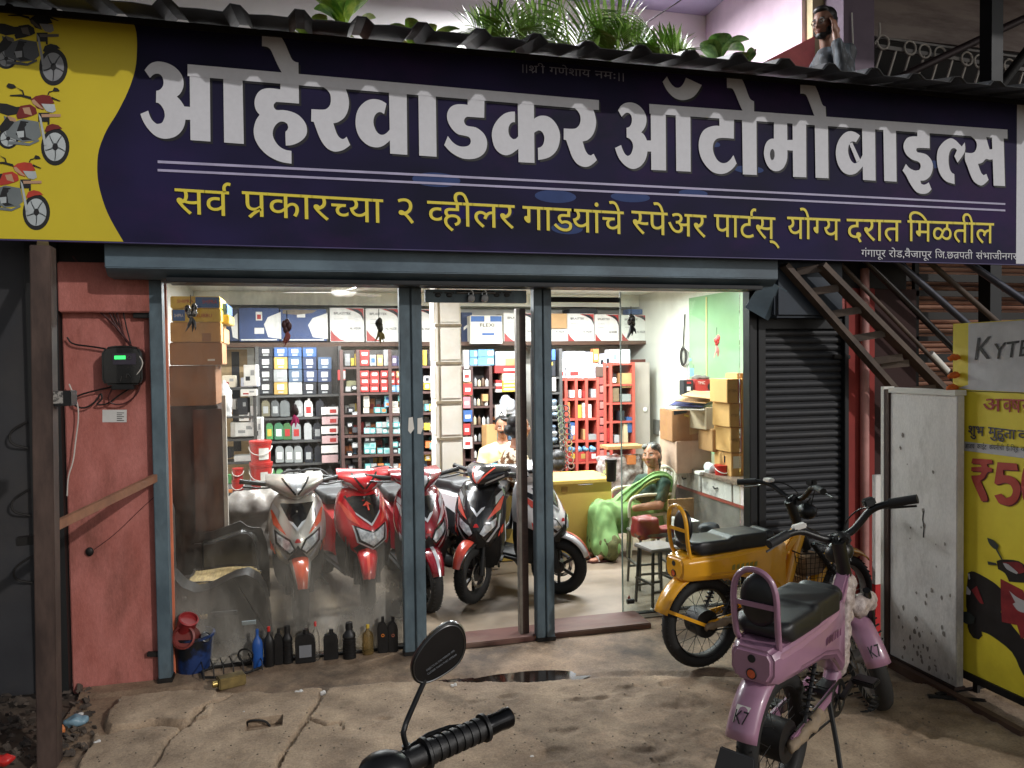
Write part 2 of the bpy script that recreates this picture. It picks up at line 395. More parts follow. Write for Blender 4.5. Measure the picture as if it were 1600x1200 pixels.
# cracked slab in front
crack1 = P2((360, 1092), (318, 1112), (300, 1130), (262, 1165), (240, 1205))
crack2 = P2((508, 1082), (495, 1105), (470, 1145), (440, 1190), (430, 1215))
crack3 = P2((150, 1130), (165, 1150), (205, 1142), (240, 1135), (290, 1141), (312, 1118))
crack4 = P2((480, 1128), (510, 1140), (532, 1135), (536, 1146))
broken = P2((150, 1092), (140, 1120), (146, 1150), (160, 1165), (140, 1200))
recess = onZ(412, 1138).xy
pits = [(onZ(x, y).xy, r) for x, y, r in ((1070, 1110, .10), (990, 1085, .09), (880, 1150, .07), (740, 1160, .06), (1090, 1175, .2), (1000, 1190, .14), (740, 1105, .05), (790, 1095, .05), (905, 1100, .06), (1200, 1165, .12), (680, 1180, .06), (940, 1095, .04), (1045, 1075, .05), (860, 1190, .08), (600, 1130, .04), (1150, 1110, .05), (1480, 1130, .2), (1430, 1150, .13))]
def slab(x, y):
    p = Vector((x, y)); h = .024+ground_noise(x, y)
    w = noise.noise(Vector((x*9, y*9, 3)))*.03
    for c, wd, dp in ((crack1, .012, .035), (crack2, .016, .05), (crack3, .03, .06), (crack4, .012, .03)):
        d = pol_dist(p, c)+w*.5
        if d < wd: h -= dp*(1-max(0, d)/wd)
    if pol_dist(p, crack3) < .5 and p.y > edge_y(x)-.45 and x < -.55 and p.y > onZ(230, 1140).y: h += .012
    for c, r in pits:
        d = ((p-c)*Vector((.75, 1.3))).length/r+noise.noise(Vector((x*14, y*14, 0)))*.55
        if d < 1: h -= .016*(1-d*d)
    if abs(x-recess.x) < .085 and abs(y-recess.y) < .06: h -= .05
    de = (edge_y(x)+w*.7)-y
    if de < .02: h -= .05*min(1, (.02-de)/.02)
    if x < -.9:
        bl = -1.06+noise.noise(Vector((y*5, 0, 1)))*.07
        if x < bl: h -= .05*min(1, (bl-x)/.03)
    return h
tag(grid_sheet(-1.25, 4.4, -3.2, -.2, 520, 330, slab).build('pavement', M_conc), kind='structure')
tag(grid_sheet(-5, 9, -9, -3.2, 120, 60, lambda x, y: .02+ground_noise(x, y)).build('road', M_conc), kind='structure')
# broken rubble and rubbish heap at the left corner
M_rub = mat('dark_rubble', (92, 80, 70), .9, rgb2=(46, 40, 36), scale=9, bump=.5)
b = MB()
for i in range(330):
    p = onZ(random.uniform(-60, 150), random.uniform(1065, 1190)); s = random.uniform(.005, .028)*random.uniform(.5, 1.2)
    if p.y < -1.6: continue
    b.M = Matrix.Translation((p.x, p.y, s*.4)) @ Matrix.Rotation(random.uniform(0, 6), 4, Vector((random.random(), random.random(), 1)).normalized())
    b.box((-s, -s*.7, -s*.3), (s, s*.7, s*.3), taper=.7)
b.M = None
tag(b.build('rubble', M_rub, smooth=False), 'dark broken rubble strewn in the left corner below the pink wall', 'rubble', kind='stuff')

b = MB(); random.seed(5)
for i in range(520):
    p = onZ(random.uniform(120, 1560), random.uniform(1075, 1230)); s = random.uniform(.0015, .005)*(1.6 if i % 17 == 0 else 1)
    if p.y < -2.9 or p.y > edge_y(p.x)-.02: continue
    b.M = Matrix.Translation((p.x, p.y, slab(p.x, p.y)+s*.3)) @ Matrix.Rotation(random.uniform(0, 6), 4, 'Z'); b.ell((0, 0, 0), (s*1.3, s, s*.7), n=6, k=4)
b.M = None; tag(b.build('gravel', mat('grit', (150, 138, 122), .9, rgb2=(74, 64, 54), scale=30), smooth=False), 'fine loose grit scattered over the cracked concrete', 'gravel', kind='stuff')

# ================================================================ the shop building
M_pink = mat('pink_limewash', (186, 118, 110), .88, rgb2=(160, 92, 82), scale=5, bump=.3, detail=10, dirt=.85, dirtc=(108, 62, 50), stretch=(1.3, 1, .55), fine=.16)
M_red = mat('red_limewash', (158, 62, 56), .85, rgb2=(130, 46, 42), scale=3, bump=.3, detail=9, dirt=.3, dirtc=(90, 35, 30))
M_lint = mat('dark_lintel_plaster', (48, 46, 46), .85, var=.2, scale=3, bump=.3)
M_ceil = mat('ceiling_paint', (228, 226, 216), .8, var=.04, scale=2, bump=.1)
M_upp = mat('upper_plaster_lamp_tint', (222, 200, 214), .8, var=.08, scale=2.5, bump=.2, dirt=.25, dirtc=(150, 120, 140))  # purplish tint of the lamplight is put into this plaster colour
M_lilac = mat('lilac_ceiling', (168, 160, 186), .8, var=.08, scale=2)
M_green = mat('pale_green_paint', (128, 164, 124), .3, var=.04, scale=1.5, coat=.4)
shop = thing('shop_building', 'two storey shop building with pink walls and a brightly lit ground floor', 'building', (1.5, 2.5, 0))
def wall(a, c, m, label=None, name='wall', bevel=0.):
    o = MB().box(a, c).build(name, m, shop, smooth=False, bevel=bevel)
    if label: o['label'] = label
    return o
wall((-1.36, 0, -.03), (-.90, .24, 2.36), M_pink, 'pink limewashed wall beside the left shutter rail', bevel=.006)
wall((-1.36, -.06, 2.16), (-.885, .0, 2.44), M_pink, bevel=.006)
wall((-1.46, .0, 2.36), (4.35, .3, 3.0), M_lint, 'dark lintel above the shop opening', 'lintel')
wall((3.80, -.02, -.03), (4.06, .3, 2.36), M_red, 'red wall right of the black shutter', bevel=.008)
wall((-1.46, .24, 0), (-1.30, 5.25, 2.72), M_white)
wall((-1.30, 5.09, 0), (4.32, 5.25, 2.72), M_white)
wall((4.28, .3, 0), (4.44, 5.25, 2.72), M_white)
wall((4.061, .02, -.03), (4.46, .299, 2.36), mat('dark_maroon_wall', (58, 34, 32), .85, var=.15, scale=5, bump=.3), 'dark maroon wall strip right of the drain pipe')
wall((-1.46, .3, 2.72), (4.44, 5.25, 3.0), M_ceil, name='ceiling')
wall((-1.295, 4.7, 2.56), (4.275, 4.95, 2.718), M_ceil, name='beam')
gp = onX(1078, 550, 4.28); 
wall((4.255, .35, .8), (4.278, onX(1078, 550, 4.265).y, 2.56), M_green, 'pale green painted panel on the right wall')
seam = onX(1104, 550, 4.25).y
MB().box((4.247, seam-.012, .8), (4.256, seam+.012, 2.54)).build('seam_strip', mat('yellowed_strip', (196, 186, 130), .5), shop, smooth=False)
# white pillar inside, boxed with panels
M_pil = mat('old_cream_panel', (236, 232, 222), .6, rgb2=(222, 215, 200), scale=3.5, bump=.12, dirt=.25, dirtc=(140, 120, 95))
pl0, pl1 = 1.12, 1.36
pil = MB().box((pl0, 2.2, 0), (pl1, 2.52, 2.72)).build('pillar', M_pil, shop, bevel=.004)
b = MB()
for za, zb in ((.0, .52), (.56, .80), (.83, 1.12), (1.16, 1.46), (1.50, 1.83), (1.86, 2.18), (2.21, 2.46)):
    b.box((pl0+.045, 2.188, za+.015), (pl1-.012, 2.199, zb-.015)); b.box((pl0-.011, 2.21, za+.015), (pl0-.001, 2.48, zb-.015))
b.build('panel', M_pil, pil, bevel=.003)
b = MB()
for z in (.54, .815, 1.14, 1.48, 1.845, 2.195): b.box((pl0-.006, 2.183, z-.012), (pl1+.004, 2.1995, z+.012))
b.box((pl0+.022, 2.185, 0), (pl0+.032, 2.1995, 2.6))
b.build('edge_band', mat('grimy_band', (150, 136, 112), .7, var=.2, scale=12), pil, smooth=False)
# upper floor behind the awning
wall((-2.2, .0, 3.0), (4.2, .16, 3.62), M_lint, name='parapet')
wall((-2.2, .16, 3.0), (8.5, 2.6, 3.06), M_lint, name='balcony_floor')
uw = onY(1103, 100, 2.6)
wall((-2.2, 2.6, 3.0), (uw.x, 2.75, 5.6), mat('upper_white_wall', (232, 230, 228), .7, var=.05, scale=2), 'white upper wall behind the potted plants')
b = MB(); q0 = onY(560, 12, 2.58); q1 = onY(1100, 128, 2.58)
b.box((-2.2, 2.57, (q0.z+q1.z)/2-.03), (uw.x, 2.598, (q0.z+q1.z)/2+.02)); b.build('skirting_line', mat('teal_line', (60, 140, 125), .5), shop, smooth=False)
wall((uw.x, .95, 3.0), (uw.x+.15, 2.75, 5.6), M_upp, 'upper wall coloured with a pinkish lamp tint at right of the plants')
zc = onY(1102, 25, 2.6).z
wall((-2.2, .1, zc), (uw.x+.1, 2.6, zc+.1), M_lilac, name='upper_ceiling')
wall((-2.6, -1.75, zc+.25), (9, 2.7, zc+.4), M_lint, 'unseen slab added to shade the balcony', 'added_shade_slab')  # slab out of view, added to keep the street light off the balcony
# sloping pink stair wall
a0, a1 = onY(1180, 105, .93), onY(1264, 62, .93); a2 = onY(1264, 112, .93)
MB().prism([(a0.x, a0.z-.3), (a2.x, a0.z-.3), (a1.x, a1.z), (a0.x, a0.z)], (0, .93, 0), (1, 0, 0), (0, 0, 1), .08).build('stair_parapet', mat('salmon_paint', (222, 120, 120), .7), shop, smooth=False)
a0, a1 = onY(1265, 40, .9), onY(1296, 40, .9)
wall((a0.x, .86, 3.0), (a1.x, .98, 5.6), mat('cream_jamb', (206, 190, 150), .7), name='door_jamb')
a2 = onY(1318, 40, .9); wall((a1.x, .94, 3.0), (a2.x+.1, 1.02, 5.6), mat('dark_blue_door', (34, 38, 50), .5), name='door')
p0, p1 = onY(1318, 40, .6), onY(1366, 40, .6)
wall((p0.x, .6, 2.95), (p1.x, .85, zc+.25), mat('mauve_pillar_paint', (112, 98, 112), .8, var=.1, dirt=.3, dirtc=(70, 60, 70)), 'mauve square pillar of the upper floor', 'pillar')
M_mott = mat('mottled_plaster', (176, 164, 160), .85, rgb2=(112, 98, 98), scale=2.2, detail=11, bump=.3, stretch=(.6, 1, 3.4), mixpos=(.3, .62))
rz = onY(1420, 62, 1.7).z
wall((p1.x+.02, 1.7, rz), (9, 1.85, zc+.25), M_mott, 'stained mottled plaster above the upper railing')
wall((p1.x+.02, 1.72, 3.0), (9, 1.85, rz), M_lint)  # dark wall stands for the unlit inside of the balcony
# ================================================================ shutters, rails, door posts
M_rail = mat('blue_grey_paint', (98, 116, 125), .5, .1, rgb2=(70, 86, 95), scale=7, bump=.12, dirt=.7, dirtc=(38, 36, 36), stretch=(1, 1, .4))
M_hood = mat('pale_blue_hood', (104, 124, 136), .5, .1, rgb2=(74, 90, 102), scale=4, bump=.15, dirt=.4, dirtc=(44, 46, 50), stretch=(.5, 1, 1))
M_railk = mat('black_rail_paint', (30, 32, 35), .5, .3, var=.2, scale=8, bump=.1)
hd = thing('shutter_hood', 'long blue grey sheet metal roller hood above the open shop front', 'shutter', (1, -.1, 2.36))
hl = onY(163, 400, -.26); hr = onY(1216, 430, -.26)
prof = [(0, 2.345), (-.20, 2.345), (-.26, 2.39), (-.26, 2.60), (0, 2.60)]
MB().prism([(-y, z) for y, z in prof], (hr.x, 0, 0), (0, -1, 0), (0, 0, 1), hr.x-hl.x).build('housing', M_hood, hd, bevel=.004)
MB().box((hl.x+.3, -.235, 2.318), (hr.x-.1, -.03, 2.344)).build('bottom_bar', M_railk, hd, bevel=.004)
b = MB(); b.bar((hr.x+.02, -.2, 2.36), (hr.x-.08, -.12, 2.16), .2, .008, (0, 1, 0)); b.build('bent_flap', M_hood, hd, smooth=False)
MB().ell(onY(327, 438, -.1), (.022, .022, .022)).build('bolt', M_black, hd)
def post(name, label, x0, x1, y0, y1, z1, m, groove=True, grp=None):
    t = thing(name, label, 'shutter post', ((x0+x1)/2, (y0+y1)/2, 0), group=grp)
    w = x1-x0; b = MB()
    if groove:
        b.box((x0, y0, 0), (x0+w*.46, y1, z1)); b.box((x0+w*.54, y0, 0), (x1, y1, z1)); b.box((x0+w*.3, y0+.02, 0), (x0+w*.7, y1-.001, z1-.002))
    else: b.box((x0, y0, 0), (x1, y1, z1))
    b.build('channel', m, t, bevel=.004)
    MB().box((x0-.006, y0-.006, .0), (x1+.006, y1+.002, .03)).build('foot', M_dark, t, bevel=.003)
    return t
post('shutter_rail', 'blue grey shutter rail on the pink wall at the left of the opening', -.895, -.825, -.06, .03, 2.345, M_rail, False)
t1 = post('shutter_rail', 'left blue grey shutter post beside the doorway with a torn white sticker', onY(636, 800, 0).x-.035, onY(636, 800, 0).x+.105, -.06, .02, 2.344, M_rail)
t2 = post('shutter_rail', 'right blue grey shutter post of the doorway beside the brown door frame', onY(827, 800, 0).x+.03, onY(827, 800, 0).x+.15, -.06, .02, 2.344, M_rail)
post('shutter_rail', 'wide black shutter rail between the glass pane and the closed black shutter', 2.99, 3.12, -.05, .04, 2.345, M_railk)
# torn sticker on the left post
o = onY(650, 665, -.062); b = MB()
b.prism([(-.045+.0, .05), (-.02, .055), (-.012, -.02), (-.035, -.05), (-.05, -.03)], (o.x, -.0625, o.z), (1, 0, 0), (0, 0, 1), -.001)
b.prism([(.01, .045), (.04, .05), (.05, .0), (.03, -.055), (.008, -.05)], (o.x, -.0625, o.z), (1, 0, 0), (0, 0, 1), -.001)
b.build('torn_sticker', M_paper, t1, smooth=False)
# header bar with hasps and padlocks
hb = thing('door_header', 'blue grey header bar with slotted hasps over the doorway', 'header bar', (1.1, 0, 2.2))
z0, z1 = onY(740, 473, -.03).z, onY(740, 453, -.03).z
x0, x1 = onY(664, 460, -.03).x, onY(822, 460, -.03).x
MB().box((x0, -.04, z0), (x1, -.005, z1)).build('bar', M_rail, hb, bevel=.003)
b = MB()
for px in (684, 702, 776, 792): p = onY(px, 461, -.041); b = MB(); b.ell(p, (.02, .004, .014)); b.box((p.x-.03, -.046, p.z+.01), (p.x+.03, -.0405, p.z+.02)); b.build('hasp', M_black, hb)
p = onY(745, 457, -.05); MB().cyl((p.x-.13, -.055, p.z), (p.x+.12, -.055, p.z), .009).build('slide_bolt', M_steel, hb)
for i, px in enumerate((736, 757)):
    p = onY(px, 466, -.06)
    pk = thing('padlock', ('left' if i == 0 else 'right')+' steel padlock of the two hanging from the doorway header', 'padlock', p, group='padlocks on the doorway header')
    MB().lathe([(0, -.018), (.022, -.016), (.026, -.008), (.026, .008), (.022, .016), (0, .018)], p, (0, 1, 0), 16).build('lock_body', M_steel, pk)
    MB().tube([p+Vector((-.014, 0, .015)), p+Vector((-.014, 0, .04)), p+Vector((0, 0, .052)), p+Vector((.014, 0, .04)), p+Vector((.014, 0, .015))], .004, 6, smooth=1).build('shackle', M_chrome, pk)
# brown door frame of the inward-opened door
d0 = onY(810, 700, .03).x
df = thing('door_frame', 'tall brown wooden door frame with a bare metal edge behind the right shutter post', 'door frame', (d0, .1, 0))
MB().box((d0+.018, .035, 0), (d0+.062, .09, 2.2)).build('jamb', mat('brown_door_wood', (72, 50, 42), .5, var=.2, scale=9, stretch=(1, 1, 5)), df, bevel=.004)
MB().box((d0-.004, .03, 0), (d0+.017, .085, 2.2)).build('metal_edge', mat('bare_aluminium', (150, 146, 138), .4, .8, var=.15, scale=14), df, bevel=.002)
# glass panes
G_left = glass_mat('dusty_glass', .26, (.97, .98, .97), .95, rgb=(152, 148, 140)); G_right = glass_mat('clean_glass', .07, (.93, .98, .95), .25, rgb=(170, 170, 160)); G_door = glass_mat('door_glass', .06, (.96, .98, .97), .2)
gl = thing('window_pane', 'large dusty glass pane left of the doorway with dirt splashed up from its foot', 'window', (-.1, .05, 0))
MB().box((-.82, .09, .02), (onY(636, 800, 0).x+.02, .098, 2.34)).build('glass', G_left, gl, smooth=False)
MB().box((-.84, .07, .0), (-.8205, .10, 2.34)).build('frame_strip', mat('orange_edge_paint', (214, 118, 84), .6, dirt=.3, dirtc=(150, 100, 80)), gl, smooth=False)
MB().box((-.82, .075, .0), (onY(636, 800, 0).x+.02, .112, .019)).build('sill', M_dark, gl, smooth=False)
gr = thing('window_pane', 'clean frameless glass pane right of the doorway in front of the seated woman', 'window', (2.6, .2, 0))
ge = onY(972, 700, .26).x
MB().box((ge, .26, .02), (3.1, .268, 2.34)).build('glass', G_right, gr, smooth=False)
MB().box((ge-.006, .256, .02), (ge-.0005, .272, 2.34)).build('polished_edge', mat('glass_edge', (120, 140, 132), .2), gr, smooth=False)
MB().box((ge, .24, .0), (3.1, .29, .018)).build('sill', M_dark, gr, smooth=False)
MB().cyl(onY(980, 940, .22), onY(980, 940, .22)+Vector((.05, 0, 0)), .018).build('patch_fitting', M_black, gr)
o = onY(983, 935, .255); MB().prism([(-.02, -.02), (.02, -.02), (0, .025)], o, (1, 0, 0), (0, 0, 1), -.001).build('warning_sticker', mat('faded_red', (190, 90, 80), .6), gr, smooth=False)
# dark header track over right part
p0, p1 = onY(845, 467, .3), onY(970, 470, .3)
tag(MB().box((p0.x, .3, p0.z-.02), (p1.x, .33, p0.z+.015)).build('door_track', M_dark), 'dark metal door track under the lintel right of the doorway', 'door track')
# thresholds
M_thr = mat('red_oxide_timber', (112, 74, 66), .7, rgb2=(84, 54, 47), scale=6, bump=.35, dirt=.6, dirtc=(120, 104, 88), stretch=(.4, 1, 1))
a = onZ(845, 975); c = onZ(992, 962)
tag(MB().box((a.x-.02, -.03, .0), (c.x, .25, .04)).build('threshold_plank', M_thr, bevel=.006), 'reddish worn timber plank lying before the right glass pane', 'threshold')
a = onZ(668, 990); c = onZ(826, 985)
tag(MB().box((a.x-.01, -.035, .0), (c.x+.06, .19, .035)).build('threshold_plank', M_thr, bevel=.006), 'reddish worn timber plank across the open doorway between the posts', 'threshold')

# ================================================================ closed black shutter on the right
M_slat = mat('black_shutter_paint', (44, 46, 50), .6, .1, rgb2=(33, 35, 39), scale=5, bump=.15, dirt=.3, dirtc=(70, 66, 62), stretch=(.5, 1, 1))
bs = thing('roller_shutter', 'closed black roller shutter at the right of the shop front', 'shutter', (3.45, 0, 0))
zt = onY(1250, 503, 0).z; n = 40; b = MB(); hh = zt/n
for i in range(n):
    z = i*hh; secs = []
    pr = [(.0, z), (-.011, z+.004), (-.018, z+hh*.3), (-.018, z+hh*.6), (-.012, z+hh-.010), (-.002, z+hh-.006), (.0, z+hh)]
    b.loft([[(3.12, y, q) for y, q in pr], [(3.765, y, q) for y, q in pr]], cap=False, closed=False)
b.build('slats', M_slat, bs, ang=60)
MB().box((3.12, .006, 0), (3.765, .02, 2.2)).build('backing', M_slat, bs, smooth=False)
MB().box((3.765, -.06, 0), (3.80, .04, 2.2)).build('guide_rail', M_railk, bs, bevel=.003)
M_hood2 = mat('dark_blue_hood', (40, 52, 66), .55, .2, var=.2, scale=4, bump=.15, dirt=.3, dirtc=(30, 32, 36))
a = onY(1215, 430, -.22); c = onY(1322, 430, -.22)
MB().box((a.x, -.2, zt+.02), (c.x, .0, 2.62)).build('housing', M_hood2, bs, bevel=.02, seg=3)
MB().box((3.12, -.04, zt-.05), (3.765, .01, zt+.02)).build('cover_strip', M_railk, bs, smooth=False)
# latch bars on the walls
for (x0, y0), (x1, y1), lb in (((208, 493), (246, 493), 'short black iron latch bar high on the pink wall beside the rail'), ((230, 1022), (250, 1022), 'short black iron latch low on the pink wall near the ground'), ((1302, 557), (1328, 558), 'black iron latch bar on the red wall beside the black shutter')):
    p0, p1 = onY(x0, y0, -.025), onY(x1, y1, -.025)
    tag(MB().bar(p0, p1, .02, .03).build('latch_bar', M_dark, bevel=.004), lb, 'latch')
# pipe on the red wall
p = onY(1351, 560, -.05); tag(MB().cyl((p.x, -.05, 0), (p.x, -.05, 2.5), .032, n=16).build('drain_pipe', mat('pale_pink_pipe', (196, 140, 134), .5, dirt=.4, dirtc=(110, 70, 66))), 'pale pink vertical drain pipe on the red wall', 'pipe')
# ================================================================ signboard
SY = -.35
def SG(px, py, d=0.): p = onY(px, py, SY); return Vector((p.x, SY-d, p.z))
def s2(px, py): p = onY(px, py, SY); return p.x, p.z
def sflat(b, pts, d): b.add([(x, SY-d, z) for x, z in pts], [tuple(range(len(pts)))])
def cr(pts, closed=True, ang=48, n=3):
    """smooth an outline but keep its sharp corners"""
    P = [Vector((*p, 0)) for p in pts]; k = len(P); out = []
    def corner(i):
        a = P[i]-P[i-1]; c = P[(i+1) % k]-P[i]
        return a.length < 1e-6 or c.length < 1e-6 or a.angle(c) > R(ang)
    K = [corner(i) for i in range(k)]
    for i in range(k):
        p1, p2 = P[i], P[(i+1) % k]; out.append(p1)
        if K[i] and K[(i+1) % k]: continue
        p0 = p1-(p2-p1)*.5 if K[i] else P[i-1]; p3 = p2+(p2-p1)*.5 if K[(i+1) % k] else P[(i+2) % k]
        for j in range(1, n):
            t = j/n
            out.append(.5*((2*p1)+(p2-p0)*t+(2*p0-5*p1+4*p2-p3)*t*t+(3*p1-p0-3*p2+p3)*t**3))
    return [(p.x, p.y) for p in out]
def nums(s): v = [float(q) for q in s.replace(',', ' ').split()]; return list(zip(v[::2], v[1::2]))
sign = thing('signboard', 'wide dark purple shop signboard with big white Devanagari lettering and a yellow left end', 'signboard', (1.7, SY, 2.5))
SZ0, SZ1 = 2.515, 3.70; SX0, SX1 = onY(-70, 200, SY).x, onY(1640, 300, SY).x
M_ban = mat('purple_flex', (36, 30, 68), .7, rgb2=(16, 16, 40), scale=1.1, detail=2, stretch=(1, 1, 1.6), mixpos=(.35, .68), bump=.05, dirt=.6, dirtc=(62, 26, 78), spec=.2)
M_yel = mat('yellow_flex', (206, 186, 36), .5, var=.05, scale=2)
M_let = mat('white_flex_print', (208, 209, 216), .6, var=.04, scale=1.6, dirt=.08, dirtc=(150, 148, 150), fine=.05)
M_ylet = mat('yellow_flex_print', (222, 204, 62), .55, var=.03)
M_shd = mat('letter_shadow_print', (10, 10, 22), .6)
MB().box((SX0, SY, SZ0), (SX1, SY+.025, SZ1)).build('banner', M_ban, sign, smooth=False)
b = MB()
for z in (SZ0+.005, SZ1-.03, 3.1): b.box((SX0, SY+.026, z), (SX1, SY+.05, z+.025))
for i in range(8): x = SX0+.02+i*(SX1-SX0-.06)/7; b.box((x, SY+.05, SZ0), (x+.03, SY+.08, SZ1))
b.build('frame', M_dark, sign, smooth=False)
b = MB(); b.box((SX0, SY-.004, SZ0-.006), (SX1, SY+.03, SZ0-.001)); b.build('hem', mat('purple_hem', (74, 66, 116), .5), sign, smooth=False)
yb = [s2(*p) for p in nums('206,22 213,50 214,80 211,110 200,143 183,177 167,203 155,233 152,260 154,287 162,317 173,343 193,380')]
b = MB(); pts = [(SX0+.001, SZ1-.002), (yb[0][0], SZ1-.002)]+yb[1:-1]+[(yb[-1][0], SZ0+.002), (SX0+.001, SZ0+.002)]
sflat(b, cr(pts), .0015); b.build('yellow_panel', M_yel, sign, smooth=False)
b = MB(); x = onY(1588, 300, SY).x; sflat(b, [(x, s2(1590, 155)[1]), (x, SZ0+.004), (SX1-.002, SZ0+.004), (SX1-.002, s2(1590, 155)[1])], .0015); b.build('white_end_panel', M_let, sign, smooth=False)
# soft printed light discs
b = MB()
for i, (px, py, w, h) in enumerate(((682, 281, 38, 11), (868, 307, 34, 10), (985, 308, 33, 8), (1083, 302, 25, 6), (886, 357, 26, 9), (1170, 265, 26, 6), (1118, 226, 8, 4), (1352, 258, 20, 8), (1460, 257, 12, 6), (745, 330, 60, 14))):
    c = SG(px, py); s = (1200/(c-CAMP).dot(fwd)); b = MB(); sflat(b, [(c.x+w/s*math.cos(a), c.z+h/s*math.sin(a)) for a in np.linspace(0, 6.283, 28)[:-1]], .0012+i*.00004); b.build('light_disc', mat('faint_disc_print', (62, 78, 124), .6, spec=.1) if i < 9 else mat('dim_disc_print', (42, 36, 92), .7, spec=.1), sign, smooth=False)
